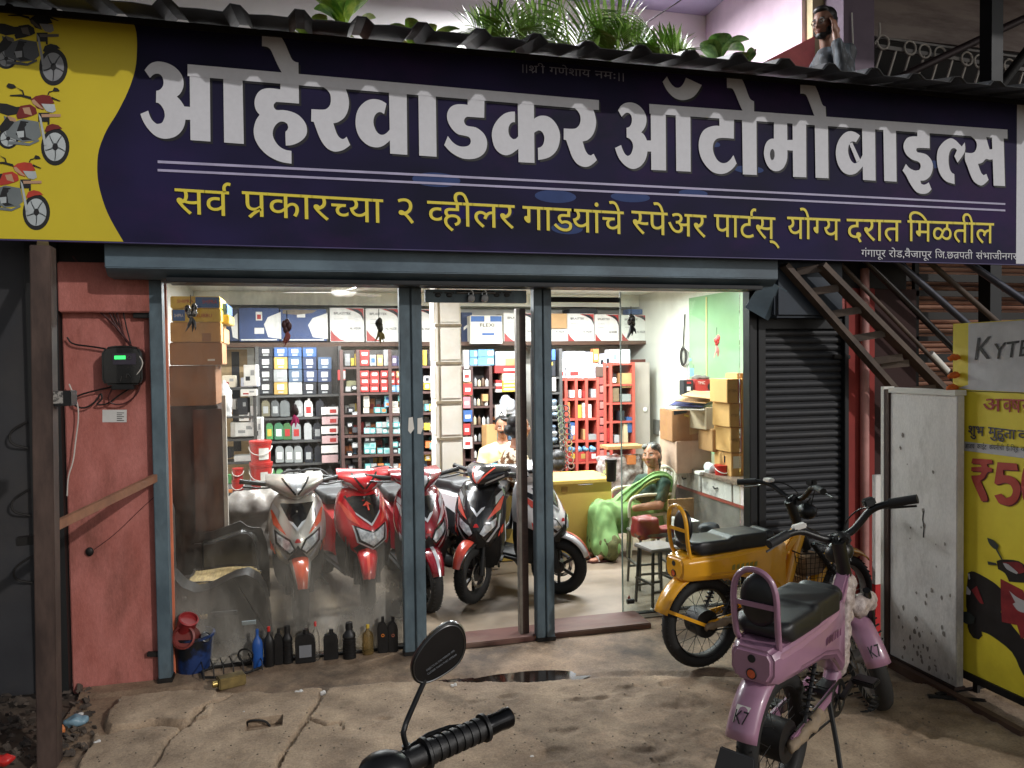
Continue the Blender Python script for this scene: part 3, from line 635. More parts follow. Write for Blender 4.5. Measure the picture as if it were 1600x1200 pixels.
# ---- big lettering: outlines in five close-up frames
FR = {1: (200, 60), 2: (480, 80), 3: (740, 100), 4: (1000, 90), 5: (1280, 100)}
LET = [(1, '140,268 165,235 195,210 235,197 275,197 330,210 385,238 430,280 458,330 465,385 455,430 435,465 408,488 435,515 460,550 470,570 530,575 530,682 480,680 475,715 460,755 430,795 385,825 330,838 285,836 235,818 190,780 150,730 122,680 105,632 170,605 185,650 205,685 235,712 255,715 285,705 303,670 308,640 300,600 280,565 255,542 235,538 237,440 265,432 290,405 298,370 290,330 270,305 245,297 215,305 185,333'),
 (1, '515,300 683,320 688,862 522,850'), (1, '795,330 955,340 966,882 802,870'),
 (1, '1270,350 1270,428 1180,418 1120,428 1080,460 1058,510 1056,560 1070,605 1098,640 1070,680 1052,735 1048,790 1062,850 1100,915 1155,970 1220,1010 1290,1035 1363,1046 1362,940 1310,930 1265,905 1230,865 1208,815 1210,765 1230,725 1265,698 1300,698 1328,715 1335,745 1325,770 1312,788 1315,896 1370,890 1430,865 1475,825 1492,780 1485,725 1455,675 1410,635 1350,610 1290,600 1240,600 1218,580 1215,555 1230,538 1250,533 1425,546 1423,350'),
 (1, '1117,68 1117,-28 1225,-28 1262,-15 1285,5 1310,50 1340,120 1365,175 1390,197 1420,205 1422,310 1300,300 1285,292 1250,230 1220,165 1190,100 1160,75'),
 (2, '130,300 165,325 190,360 197,405 190,450 165,480 130,490 35,486 33,588 55,592 75,650 100,715 130,770 170,815 220,838 265,836 310,820 358,785 328,715 305,733 280,730 255,705 235,660 218,604 260,592 310,555 338,500 348,440 342,385 318,310'),
 (2, '660,440 625,418 580,404 530,404 480,425 435,470 410,525 402,590 408,650 430,710 465,755 510,788 560,803 610,800 655,775 700,725 700,640 660,685 625,700 595,690 570,660 553,610 553,570 565,535 590,513 615,512 640,527'),
 (2, '680,330 828,345 833,866 690,856'), (2, '925,350 1070,365 1077,882 932,872'),
 (2, '1335,380 1475,395 1473,558 1350,550 1325,552 1308,570 1306,590 1318,615 1345,628 1400,637 1445,665 1480,705 1497,760 1490,820 1460,865 1410,893 1350,902 1290,895 1230,868 1180,830 1140,785 1170,710 1210,760 1255,790 1300,798 1340,790 1360,765 1358,735 1340,715 1300,705 1250,692 1205,650 1175,600 1163,550 1170,505 1195,468 1235,448 1290,445 1335,450'),
 (3, '342,400 300,402 250,420 200,465 165,520 150,580 155,640 175,700 215,745 265,763 310,752 345,728 382,690 382,590 350,625 325,628 300,605 288,570 290,530 305,500 325,488 342,488'),
 (3, '365,315 500,330 505,827 372,820'),
 (3, '495,475 530,442 570,433 615,440 660,470 698,525 717,590 712,660 690,720 650,765 600,790 535,802 533,702 560,692 580,665 587,620 578,585 560,563 535,557 495,580'),
 (3, '825,360 860,390 882,425 888,465 880,505 855,535 820,543 748,540 748,633 768,637 790,700 815,770 850,825 890,852 935,860 980,843 1024,803 997,750 975,765 950,755 925,715 905,648 945,637 985,600 1008,550 1018,490 1010,435 990,370'),
 (3, '1200,388 1225,350 1265,328 1310,324 1360,340 1400,375 1428,420 1437,470 1430,515 1412,550 1393,572 1415,590 1432,620 1440,640 1485,640 1485,732 1445,732 1438,770 1420,815 1385,855 1340,876 1300,872 1255,845 1215,800 1190,750 1175,702 1225,678 1240,720 1260,755 1282,770 1305,755 1320,720 1325,685 1315,650 1295,625 1272,615 1270,535 1295,525 1312,495 1315,455 1305,425 1285,410 1262,412 1230,442'),
 (4, '85,455 210,465 213,943 90,938'), (4, '293,470 415,480 418,953 298,947'),
 (4, '185,205 220,160 250,215 290,252 330,250 360,215 378,170 510,232 480,285 440,330 390,352 340,357 285,340 235,295 205,250'),
 (4, '655,495 778,505 777,678 690,672 640,678 612,705 602,750 610,800 635,850 670,878 710,880 745,855 773,815 800,885 765,930 715,963 660,972 600,955 550,910 510,850 488,780 485,710 500,650 530,605 575,580 625,570 657,573'),
 (4, '845,505 965,515 968,980 852,975'), (4, '718,175 820,172 845,185 870,240 895,310 915,350 945,368 945,465 860,455 848,442 825,395 795,320 770,268 750,258 720,256'),
 (4, '1110,530 1220,540 1222,690 1280,688 1280,778 1222,775 1222,830 1215,870 1190,920 1150,947 1105,945 1065,915 1038,860 1027,800 1035,740 1055,700 1085,680 1110,678'),
 (4, '1265,545 1378,552 1380,1000 1270,996'), (4, '1450,558 1560,567 1565,1008 1457,1003'),
 (4, '1330,225 1420,222 1450,235 1480,300 1500,360 1518,400 1540,412 1545,505 1460,495 1447,487 1425,430 1400,365 1380,320 1360,305 1330,303'),
 (5, '333,600 300,575 255,562 210,575 170,615 143,670 132,735 138,800 160,860 195,905 245,925 295,915 330,885 370,830 370,740 352,765 330,805 300,828 275,825 250,790 235,740 237,690 255,655 275,648 300,655'),
 (5, '243,668 268,655 336,800 306,822'), (5, '350,525 458,535 463,975 358,968'), (5, '527,540 632,548 638,983 535,977'),
 (5, '810,555 912,565 913,705 830,702 805,705 800,720 812,738 850,745 890,760 925,800 940,850 930,910 905,950 870,972 835,975 842,1000 862,1008 885,1002 905,988 928,1045 900,1075 855,1085 805,1070 770,1030 740,980 715,930 687,890 715,835 745,870 790,890 825,885 838,860 832,830 810,813 770,800 725,765 700,720 695,675 712,635 745,610 810,605'),
 (5, '1205,655 1180,690 1160,670 1130,640 1095,622 1060,630 1020,660 985,710 972,780 980,860 1005,930 1050,980 1120,1003 1118,920 1095,905 1078,870 1070,810 1075,750 1095,710 1120,705 1140,720 1118,770 1145,825 1205,735'),
 (5, '1230,590 1270,615 1300,650 1305,690 1290,730 1260,745 1207,740 1207,800 1225,850 1250,920 1280,980 1330,1013 1365,1005 1403,968 1385,918 1362,930 1340,905 1315,835 1350,825 1380,795 1410,800 1450,795 1450,710 1412,715 1395,660 1380,600'),
 (5, '1430,595 1528,605 1540,1020 1445,1015')]
HEAD = [[(293.4, 101.2), (935, 157.2), (935, 172.7), (293.4, 119.6)], [(1013.5, 163.1), (1572.5, 203.1), (1572.5, 217.2), (1014, 178.1)]]
b = MB(); bs_ = MB()
outl = [cr([s2(FR[f][0]+x*.1875, FR[f][1]+y*.1875) for x, y in nums(t)]) for f, t in LET]+[[s2(*p) for p in h] for h in HEAD]
for i, o in enumerate(outl):
    sflat(b, o, .0060+i*.00008)
    sflat(bs_, [(x+.012, z-.012) for x, z in o], .0020+i*.00008)
bs_.build('letter_shadow', M_shd, sign, smooth=False); b.build('lettering', M_let, sign, smooth=False)
b = MB(); c = SG(1000+1097*.1875, 90+810*.1875)
sflat(b, [(c.x+.016*math.cos(a)*(1), c.z+.036*math.sin(a)) for a in np.linspace(0, 6.283, 20)[:-1]], .0100)
b.build('letter_counter', M_shd, sign, smooth=False)
b = MB()
for k, q in enumerate(([(246.5, 250.9), (1570, 317.6), (1570, 320.4), (246.5, 255)], [(246.5, 264.2), (1570, 327.6), (1570, 330.5), (246.5, 268)])): sflat(b, [s2(*p) for p in q], .004+.0003*k)
b.build('underline', mat('lilac_print', (178, 172, 204), .55), sign, smooth=False)
# ---- yellow tag line
HL, BL = glyphs('क')[0][:, 1].max(), 0.
def put_word(b, g, x0, x1, yh0, yh1, hpx, d, hl=None):
    """fit a word between two points of its head line in the photograph, letters hpx high"""
    hl = HL if hl is None else hl
    A, B = SG(x0, yh0, d), SG(x1, yh1, d); C = SG(x0, yh0+hpx, d); gx0, gx1 = g[0][:, 0].min(), g[0][:, 0].max(); hz = A.z-C.z
    put_text(b, g, lambda u, v: Vector((A.x+(B.x-A.x)*(u-gx0)/(gx1-gx0), SY-d, A.z+(B.z-A.z)*(u-gx0)/(gx1-gx0)+(v-hl)/hl*hz)))
TAG = [(['सव', ('reph',)], 273, 361, 294.5, 300, 39), (['प', ('ra',), 'कार', ('half', 'च'), 'या'], 378, 598.5, 299, 312, 38.5), (['२'], 621, 646, 310.5, 311.5, 38),
       ([('half', 'व'), 'हीलर'], 667, 803.7, 314, 321, 37.5), (['गाड', ('sp', -.07), 'यांचे'], 816, 974, 322, 331, 36.5), ([('half', 'स'), 'पेअर'], 986, 1103, 329.4, 336.6, 35.5),
       (['पाट', ('reph',), 'स्'], 1114.7, 1217, 335, 340.5, 34.5), (['यो', ('half', 'ग'), 'य'], 1229, 1312, 338.7, 342.3, 34), (['दरात'], 1322, 1407, 342, 344.5, 33.5), (['िमळतील'], 1417, 1552, 344.2, 349, 32.5)]
for k, (pc, x0, x1, y0, y1, hp) in enumerate(TAG):
    g = word(pc); b = MB(); put_word(b, g, x0, x1, y0, y1, hp, .0060); b.m = 1; put_word(b, g, x0+1.6, x1+1.6, y0+1.6, y1+1.6, hp, .003); b.build('tagline_word', [M_ylet, M_shd], sign, smooth=False)
b = MB()
for k, (pc, x0, x1, y0, y1, hp) in enumerate([(['गंगापूर'], 1345, 1383, 390.5, 391.2, 10.5), (['रोड,वैजापूर'], 1388, 1455, 391.4, 393.2, 10.3), (['िज.छत', ('ra',), 'पती'], 1460, 1519, 393.2, 394.6, 10.2), (['संभाजीनगर'], 1524, 1588, 394.8, 396.2, 10)]):
    b = MB(); put_word(b, word(pc), x0, x1, y0, y1, hp, .005); b.build('address_word', M_let, sign, smooth=False)
b = MB()
for k, (pc, x0, x1, y0, y1, hp) in enumerate([(['।।'], 816, 823, 101, 101.5, 13), (['श', ('ra',), 'ी'], 826, 851, 103, 104, 11), (['गणेशाय'], 858, 922, 105, 110, 11), (['नमः'], 929, 961, 111, 113.5, 11), (['।।'], 966, 974, 114, 115, 13)]):
    b = MB(); put_word(b, word(pc), x0, x1, y0, y1, hp, .005); b.build('invocation_word', mat('faint_grey_print', (150, 150, 164), .6), sign, smooth=False)
# ---- printed motorcycles at the yellow end
def flat_bike(dy, frame, shade, tankm, name):
    b = MB(); c = [0]
    ox, oy, sc = frame
    def poly(t, m, d=None):
        b.m = m; c[0] += 1; sflat(b, [s2(ox+x*sc, oy+y*sc) for x, y in (nums(t) if isinstance(t, str) else t)], .002+c[0]*.00012)
    def wheel(x, y, rx, ry, t, rim=3):
        for q, m in ((1, 0), (.76, rim)): poly([(x+rx*q*math.cos(a)+(1-q)*t, y+ry*q*math.sin(a)) for a in np.linspace(0, 6.283, 30)[:-1]], m)
        for a in np.linspace(.3, .3+6.283, 6)[:-1]: poly([(x+rx*.08*math.cos(a+1.57), y+ry*.08*math.sin(a+1.57)), (x+rx*.74*math.cos(a), y+ry*.74*math.sin(a)), (x+rx*.74*math.cos(a+.12), y+ry*.74*math.sin(a+.12)), (x-rx*.08*math.cos(a+1.57), y-ry*.08*math.sin(a+1.57))], 2)
        poly([(x+rx*.2*math.cos(a), y+ry*.2*math.sin(a)) for a in np.linspace(0, 6.283, 14)[:-1]], 0)
    # (traced in a 1100 x 1200 frame of the middle bike)
    wheel(120, 800, 150, 150, 10); wheel(800, 920, 205, 270, -20)
    poly('0,290 100,300 240,345 300,340 250,450 120,470 0,430', 0)
    poly('60,470 220,560 330,520 560,560 600,760 520,830 330,850 190,800 100,760', 2)
    poly('300,545 420,560 360,640 380,780 470,820 330,830 230,740', 0); poly('380,580 500,570 520,700 430,760', 2); poly('240,700 350,690 350,780 270,790', 3)
    poly('0,620 110,480 210,570 120,680 0,700', 0); poly('100,470 230,510 240,560 150,545', 4)
    poly('240,470 300,330 440,310 520,360 540,440 480,470 380,500 260,520', 1); poly('330,360 430,350 470,470 360,440', 4)
    poly('120,840 300,850 430,870 560,810 570,840 430,905 280,890 120,880', 2)
    poly('450,240 520,190 620,170 730,185 790,290 700,310 600,300 640,390 540,360', 1); poly('460,250 500,240 640,380 590,370 480,300', 4); poly('600,300 790,310 810,400 760,430 680,410 640,360', 3)
    poly('560,430 720,430 720,560 560,560', 0); poly('600,450 880,450 880,490 610,495', 4)
    poly('560,440 600,500 680,900 640,900 590,620', 3); poly('690,530 720,530 720,600 695,600', 0)
    poly('650,690 680,620 760,590 850,610 905,660 780,670 670,710', 1)
    poly('150,175 310,165 450,200 470,240 310,195 150,190', 0); poly('100,40 130,5 210,25 245,65 180,85 120,70', 0); poly('230,60 340,110 360,175 340,175 325,120', 0)
    poly('690,170 710,125 780,110 780,120 720,138 710,175', 0); poly('770,100 790,65 840,80 870,120 790,125', 0); poly('750,200 880,260 870,268 745,225', 0)
    b.build(name, [M_ink, tankm, mat(name+'_metal', shade, .5), mat(name+'_rim', tuple(min(255, v+70) for v in shade), .5), mat(name+'_stripe', (190, 150, 120) if tankm is not M_ink else (90, 84, 80), .5)], sign, smooth=False)
M_mr = mat('maroon_print', (120, 32, 28), .5); M_or = mat('orange_red_print', (186, 58, 40), .5)
flat_bike(0, (-3, 5, .1085), (70, 72, 76), M_ink, 'black_motorcycle_print')
flat_bike(0, (0, 130, .1083), (120, 128, 130), M_mr, 'maroon_motorcycle_print')
flat_bike(0, (-26, 236, .104), (110, 118, 120), M_or, 'red_motorcycle_print')

# ================================================================ corrugated awning sheet over the sign
M_sheet = mat('dark_corrugated_iron', (66, 70, 74), .55, .5, rgb2=(48, 48, 48), scale=4, bump=.15, dirt=.5, dirtc=(46, 40, 34))
aw = thing('awning', 'dark corrugated iron awning sheet above the signboard', 'awning', (1.7, -.5, 3.7))
pit = .3165; x0 = onY(463, 30, -.8).x-.045-pit*12
prof = []; k = 0
while x0+k*pit < 6.2:
    xx = x0+k*pit+random.uniform(-.006, .006); h = .043+random.uniform(-.01, .006)
    prof += [(xx, 0), (xx+.035, h), (xx+.085, h), (xx+.125, .002), (xx+.22, random.uniform(0, .008))]; k += 1
rows = [(-.73, 3.624), (-.70, 3.631), (-.35, 3.712), (-.15, 3.765)]
b = MB(); b.loft([[(x, y+random.uniform(-.006, .006), z+h+.004*math.sin(x*3)) for x, h in prof] for y, z in rows], cap=False, closed=False)
o = b.build('sheet', M_sheet, aw, ang=25); md = o.modifiers.new('t', 'SOLIDIFY'); md.thickness = .003
b = MB(); b.box((SX0, -.37, 3.668), (SX1, -.33, 3.699)); b.build('batten', M_dark, aw, smooth=False)

# ================================================================ left neighbour, post, wiring, meter
M_tin = mat('dark_painted_sheet', (58, 58, 60), .6, .2, rgb2=(40, 40, 44), scale=1.6, bump=.2, detail=9, dirt=.4, dirtc=(78, 70, 60))
lx = onY(52, 700, .0).x
nb = thing('metal_partition', 'dark scuffed sheet metal partition at the far left beside the pink wall', 'partition', (lx-.5, 0, 0))
MB().box((lx-1.6, -.0, 0), (lx, .03, 3.2)).build('sheet', M_tin, nb, smooth=False)
MB().box((lx, -.05, 0), (-1.365, .02, 3.2)).build('frame_post', mat('black_frame', (14, 14, 14), .6), nb, smooth=False)
b = MB()
for i in range(3): b.tube([(lx-.02, -.02, 1.55-.38*i), (lx-.10, -.05, 1.5-.38*i), (lx-.10, -.05, 1.43-.38*i), (lx-.02, -.02, 1.4-.38*i)], .006, 6, smooth=2)
b.build('hook', M_dark, nb)
M_post = mat('brown_steel_post', (96, 78, 70), .6, .3, rgb2=(58, 46, 42), scale=8, bump=.2, stretch=(1, 1, .3), dirt=.4, dirtc=(40, 34, 32))
po = thing('steel_post', 'tall dark brown square steel post standing at the left in front of the pink wall', 'post', (-1.24, -.9, 0))
pb, pt = onZ(78, 1195), onY(67, 380, -.9)
MB().bar((pb.x-.0, -.9, 0), (pt.x-.0, -.9, 2.405), .085, .085, (0, 1, 0)).build('shaft', M_post, po, bevel=.004)
MB().bar((pt.x, -.9, 2.38), onY(67, 384, -.34), .05, .05).build('bracket', M_post, po, smooth=False)
p = onY(92, 622, -.86); b = MB(); b.box((p.x-.035, -.93, p.z-.035), (p.x+.07, -.83, p.z+.035)); b.build('junction_box', M_black, po, bevel=.004)
p = onY(90, 621, -.931); MB().prism([(-.02, -.028), (.022, -.028), (.022, .028), (-.02, .028)], (p.x, -.9315, p.z), (1, 0, 0), (0, 0, 1), -.0005).build('worn_label', mat('grey_sticker', (150, 146, 140), .7, rgb2=(70, 68, 66), scale=60, mixpos=(.45, .55)), po, smooth=False)
a, c = onY(82, 824, -.86), onY(246, 745, -.03)
tag(MB().bar(a, c, .03, .045).build('wooden_bar', mat('varnished_bar', (150, 106, 82), .5, var=.15, scale=9, stretch=(4, 1, 1), bump=.1), bevel=.003), 'slanting reddish wooden bar from the brown post to the pink wall', 'bar')
p = onY(38, 845, -.85); tag(MB().bar(p+Vector((-.03, 0, 0)), p+Vector((.09, .0, .004)), .04, .04).build('bar_stub', M_dark, bevel=.003), 'dark stub of a square bar poking out left of the brown post', 'bar')
# electricity meter
mt = thing('electricity_meter', 'black electricity meter with glowing green display on the pink wall', 'meter', onY(191, 572, 0))
p = onY(191, 571, -.1); w, h = .105, .112
b = MB(); oc = [(-w, -h*.7), (-w*.86, -h), (w*.86, -h), (w, -h*.7), (w, h*.6), (w*.8, h*.93), (w*.3, h), (-w*.3, h), (-w*.8, h*.93), (-w, h*.6)]
b.prism(oc, (p.x, -.001, p.z), (1, 0, 0), (0, 0, 1), .11); b.build('case', mat('meter_case', (26, 26, 26), .25, coat=.5, var=.2), mt, bevel=.012, seg=3)
b = MB(); b.prism([(-.045, .0), (.075, .0), (.075, .062), (-.045, .062)], (p.x, -.1115, p.z+.005), (1, 0, 0), (0, 0, 1), .006); b.build('face_plate', mat('meter_plate', (52, 46, 58), .4), mt, smooth=False)
b = MB(); b.prism([(-.035, .03), (.022, .03), (.022, .05), (-.035, .05)], (p.x, -.1185, p.z+.005), (1, 0, 0), (0, 0, 1), .002); b.build('display', mat('green_display', (60, 235, 110), .4, var=.02, emit=1.3), mt, smooth=False)
b = MB(); b.ring((p.x+.042, -.119, p.z+.045), (0, 1, 0), .009, .003, 18, 6); b.build('button', M_steel, mt)
b = MB(); b.box((p.x-.06, -.105, p.z-h-.025), (p.x+.06, -.03, p.z-h)); b.build('terminal_cover', M_black, mt, bevel=.005)
b = MB(); b.tube([(p.x+.02, -.113, p.z-.07), (p.x+.03, -.118, p.z-.04), (p.x+.05, -.118, p.z-.075)], .002, 5, smooth=1); b.tube([(p.x-.01, -.113, p.z-.09), (p.x, -.117, p.z-.06)], .002, 5); b.build('seal_wire', M_steel, mt)
st = onY(179, 650, -.003); b = MB(); b.prism([(-.064, -.036), (.064, -.036), (.064, .036), (-.064, .036)], (st.x, -.001, st.z), (1, -.02, -.03), (.03, 0, 1), .001)
stk = tag(b.build('sticker', mat('white_sticker', (206, 204, 200), .6), smooth=False), 'small white printed sticker on the pink wall below the meter', 'sticker')
b = MB()
for k in range(5): b.prism([(.012, .016-.011*k), (.05-.01*(k % 2), .016-.011*k), (.05-.01*(k % 2), .020-.011*k), (.012, .020-.011*k)], (st.x, -.0025, st.z), (1, -.02, -.03), (.03, 0, 1), .0004)
b.build('print_lines', M_ink, stk, smooth=False)
M_wire = mat('dark_red_wire', (70, 30, 30), .5); M_wirek = mat('black_wire', (24, 20, 20), .5); M_wirew = mat('white_wire', (200, 194, 186), .5)
def wire(pts, m, lb, r=.005, y=-.03, sm=2, name='wire'):
    return tag(MB().tube([onY(*q[:2], q[2] if len(q) > 2 else y) for q in pts], r, 6, smooth=sm).build(name, m), lb, 'wire')
wire([(113, 400), (150, 445), (178, 505), (200, 535), (206, 545)], M_wire, 'dark red wire running down the pink wall from the upper left corner to the meter')
wire([(108, 452), (140, 475), (172, 500), (195, 528), (205, 540, -.06)], M_wire, 'dark red wire entering from the black frame and sloping to the meter top', .006)
wire([(140, 410), (152, 432), (172, 480), (196, 530)], M_wirek, 'thin black wire hanging between the other wires above the meter', .003)
wire([(176, 436), (182, 470), (184, 500), (198, 535)], M_wire, 'dark red wire dropping straight from the sign to the meter', .006)
wire([(183, 412), (190, 450), (192, 490), (207, 548, -.06)], M_wirek, 'thin black wire at the right of the bundle above the meter', .004)
wire([(105, 527), (112, 538), (140, 541), (165, 545)], M_wirek, 'pair of black wires running from the black frame into the meter left side', .005)
wire([(206, 545, -.1), (220, 558, -.11), (224, 570, -.11), (214, 586, -.11), (205, 590, -.1)], M_wirew, 'pale wire looping round the right side of the meter', .003)
wire([(182, 603, -.06), (150, 610), (120, 618), (110, 630), (130, 640), (150, 628), (158, 612), (160, 625), (148, 633), (168, 632), (185, 618), (205, 606), (210, 590)], M_wirek, 'tangled black cables looping below the meter', .005, -.035)
wire([(180, 598, -.08), (165, 628, -.05), (190, 634), (212, 620), (221, 600), (219, 575)], M_wire, 'dark red cable loop hanging below the meter at right', .005, -.035)
wire([(108, 600), (113, 612), (122, 632), (123, 655), (118, 690), (115, 720), (106, 745), (105, 775)], M_wirew, 'white loose wire hanging down the edge of the pink wall', .004, -.05)
wire([(246, 772), (215, 800), (180, 835), (148, 858)], M_wire, 'thin dark crack-like wire on the lower pink wall', .002, -.004)
p = onY(140, 862, -.01); tag(MB().ell(p, (.022, .012, .026)).build('wall_plug', M_dark), 'dark broken socket hole stub low on the pink wall', 'socket')

# ================================================================ stairs, rails and ribbed wall of the right-hand neighbour
M_rib = mat('rusty_ribbed_iron', (206, 160, 136), .6, .0, rgb2=(140, 98, 80), scale=5, bump=.2, stretch=(.3, 1, 3), dirt=.3, dirtc=(60, 42, 36))
rw = thing('ribbed_shutter', 'brown ribbed iron shutter wall behind the stairs at right', 'shutter', (6, 1.1, 0))
b = MB(); z = .02
while z < 3.1:
    b.loft([[(x, 1.1, z), (x, 1.075, z+.010), (x, 1.07, z+.026), (x, 1.085, z+.036), (x, 1.1, z+.038)] for x in (4.1, 9)], cap=False, closed=False); z += .0445
b.build('ribs', M_rib, rw, ang=70)
MB().box((4.06, 1.102, 0), (9, 1.16, 3.1)).build('backing', M_dark, rw, smooth=False)
M_stair = mat('dusty_brown_steel', (98, 84, 74), .65, .2, rgb2=(70, 60, 54), scale=6, bump=.15)
b = MB()
for ya, yb_ in ((425, 437), (452, 461), (487, 499), (526, 534), (555, 569)): p0, p1 = onY(1300, ya, .8), onY(1300, yb_, .8); b.box((4.2, .8, p1.z), (8.5, .84, p0.z))
for px in (1430, 1384, 1397, 1290): p = onY(px, 500, .82); b.box((p.x-.022, .80, 0), (p.x+.022, .838, 3.0))
fr = thing('steel_lattice', 'dark steel lattice of posts and beams in front of the brown ribbed wall', 'frame', (6, .8, 0)); b.build('lattice', M_dark, fr, smooth=False)
b = MB(); 
for px in (1318, 1330): p = onY(px, 500, .5); b.box((p.x-.03, .5, 0), (p.x+.03, .56, 2.6))
sta = thing('staircase', 'narrow brown steel staircase sloping down to the right under the signboard', 'stairs', (4.2, .05, 0))
def ext(p0, p1, t0, t1): d = p1-p0; return p0+d*t0, p0+d*t1
A0, A1 = ext(onY(1225, 414, -.24), onY(1395, 606, -.24), -.0, 1.75); B0, B1 = ext(onY(1281, 414, -.33), onY(1472, 608, -.33), -.0, 1.7)
MB().bar(A0, A1, .035, .075, (0, 1, 0)).build('stringer', M_stair, sta, smooth=False); MB().bar(B0, B1, .035, .10, (0, 1, 0)).build('stringer', M_stair, sta, smooth=False)
for i, (q0, q1) in enumerate([((1245, 425), (1292, 417)), ((1268, 456), (1310, 450)), ((1300, 491), (1345, 484)), ((1334, 529), (1382, 521)), ((1366, 564), (1410, 558)), ((1376, 571), (1420, 567)), ((1410, 612), (1462, 606))]):
    MB().bar(onY(*q0, -.24), onY(*q1, -.33), .03, .05, (0, 0, 1)).build('tread', M_stair, sta, smooth=False)
def rail(name, q0, q1, y, r, m, lb, t0=-.4, t1=1.4):
    a, c = ext(onY(*q0, y), onY(*q1, y), t0, t1); return tag(MB().cyl(a, c, r, n=12).build(name, m), lb, 'hand rail', 'hand rails of the stairs')
h1 = rail('hand_rail', (1316, 415), (1500, 605), -.12, .016, M_stair, 'thin brown hand rail with a white wrapped end', t1=1.05)
a, c = onY(1454, 552, -.12), onY(1480, 580, -.12); MB().cyl(a, c, .025, n=12).build('white_wrap', M_paper, h1)
rail('hand_rail', (1360, 415), (1505, 560), -.14, .024, mat('shiny_dark_tube', (70, 68, 68), .25, .8), 'shiny round dark steel hand rail of the stairs')
rail('hand_rail', (1408, 415), (1518, 512), -.16, .026, mat('grey_blue_tube', (86, 88, 98), .35, .6), 'blue grey hand rail third from the left above the banner')
rail('hand_rail', (1455, 412), (1560, 505), -.1, .022, M_stair, 'brown flat hand rail behind the blue grey ones')
rail('hand_rail', (1512, 410), (1600, 470), -.16, .028, mat('grey_blue_tube2', (82, 84, 96), .35, .6), 'blue grey hand rail at the far right under the sign')
p = onY(1559, 60, .3); tag(MB().box((p.x-.06, .3, 0), (p.x+.055, .42, 6.0)).build('steel_column', M_railk, smooth=False), 'tall black steel column rising at the right past the awning', 'column')
a, c = ext(onY(1425, 112, .9), onY(1600, 29, .9), -.3, 1.5); tag(MB().cyl(a, c, .035, n=10).build('sloping_rail', mat('dark_maroon_steel', (58, 44, 46), .5, .3)), 'dark sloping steel rail crossing behind the black column upstairs', 'rail')
a, c = ext(onY(1572, 122, .85), onY(1606, 78, .85), -.3, 1.5); tag(MB().cyl(a, c, .045, n=10).build('sloping_rail', M_dark), 'short black sloping tube right of the black column upstairs', 'rail')
# ring railing upstairs
rr = thing('railing', 'white ornamental railing with rings along the upper balcony', 'railing', onY(1450, 90, 1.2))
M_wr = mat('white_rail_paint', (214, 206, 196), .5, var=.1)
b = MB(); a, c = onY(1367, 72, 1.2), onY(1600, 112, 1.2); b.bar(a, c+Vector((.4, 0, 0)), .03, .035); a2, c2 = onY(1367, 58, 1.2), onY(1600, 92, 1.2); b.bar(a2, c2+Vector((.4, 0, 0)), .02, .02); b.build('top_bar', mat('grey_rail_paint', (150, 146, 144), .5), rr, smooth=False)
for px, py in ((1380, 66), (1422, 75), (1445, 80), (1469, 84), (1511, 92), (1531, 96), (1577, 103)):
    MB().ring(onY(px, py, 1.17), (0, 1, 0), .062, .009, 22, 8).build('ring', M_wr, rr)
b = MB()
for px in range(1378, 1610, 22): p = onY(px, 74+(px-1367)*.17, 1.2); b.bar(p, p+Vector((-.12, 0, -.34)), .016, .016)
b.build('baluster', M_wr, rr, smooth=False)
b = MB(); b.tube([onY(1374, 36, 1.1), onY(1375, 50, 1.1), onY(1372, 62, 1.1), onY(1366, 69, 1.1)], .011, 7, smooth=2); tag(b.build('curved_pipe', M_wr), 'curved thin white pipe beside the mauve pillar upstairs', 'pipe')
p0, p1 = onY(1331, 20, .58), onY(1334, 104, .58)
tag(MB().cyl(p0, p1, .006).build('white_cable', M_paper), 'thin white cable down the side of the mauve pillar', 'cable')
# ================================================================ lamps of the place: tube lights in the shop and upstairs
M_tube = mat('tube_glow', (255, 250, 240), .4, var=0, emit=6)
def tube_light(label, c, length, power, along='x', color=(.94, .975, 1), name='tube_light', size=.06):
    t = thing(name, label, 'tube light', c)
    d = Vector((length/2, 0, 0)) if along == 'x' else Vector((0, length/2, 0)); c = Vector(c)
    b = MB(); b.bar(c-d+Vector((0, 0, .03)), c+d+Vector((0, 0, .03)), .05, .03); b.build('fitting', M_paper, t, smooth=False)
    b = MB(); b.cyl(c-d*.97, c+d*.97, .014); b.build('tube', M_tube, t)
    ld = bpy.data.lights.new('tube_lamp', 'AREA'); ld.shape = 'RECTANGLE'; ld.size = length; ld.size_y = size; ld.energy = power; ld.color = color
    lo = bpy.data.objects.new('tube_lamp', ld); COL.objects.link(lo); lo.parent = t
    lo.location = (0, 0, -.03); lo.rotation_euler = (0, 0, 0 if along == 'x' else R(90))
    return t
tube_light('ceiling tube light above the scooters behind the left glass', (.05, 1.3, 2.66), 1.2, 96)
tube_light('ceiling tube light over the counter in the middle of the shop', (1.9, 2.5, 2.66), 1.2, 105)
tube_light('ceiling tube light near the green panel at the right of the shop', (3.3, 1.3, 2.66), 1.2, 80)
tube_light('ceiling tube light at the back left above the oil shelves', (.3, 3.15, 2.66), 1.2, 150)
tube_light('ceiling tube light at the back right above the red shelves', (3.0, 3.1, 2.66), 1.2, 120)
tube_light('tube light under the upper ceiling above the potted plants', (2.3, 1.6, 5.3), 1.2, 260, color=(.98, .98, 1))
tube_light('tube light of the upper balcony at the right', (6.3, 1.1, 5.9), 1.2, 17, color=(1, .93, .88))
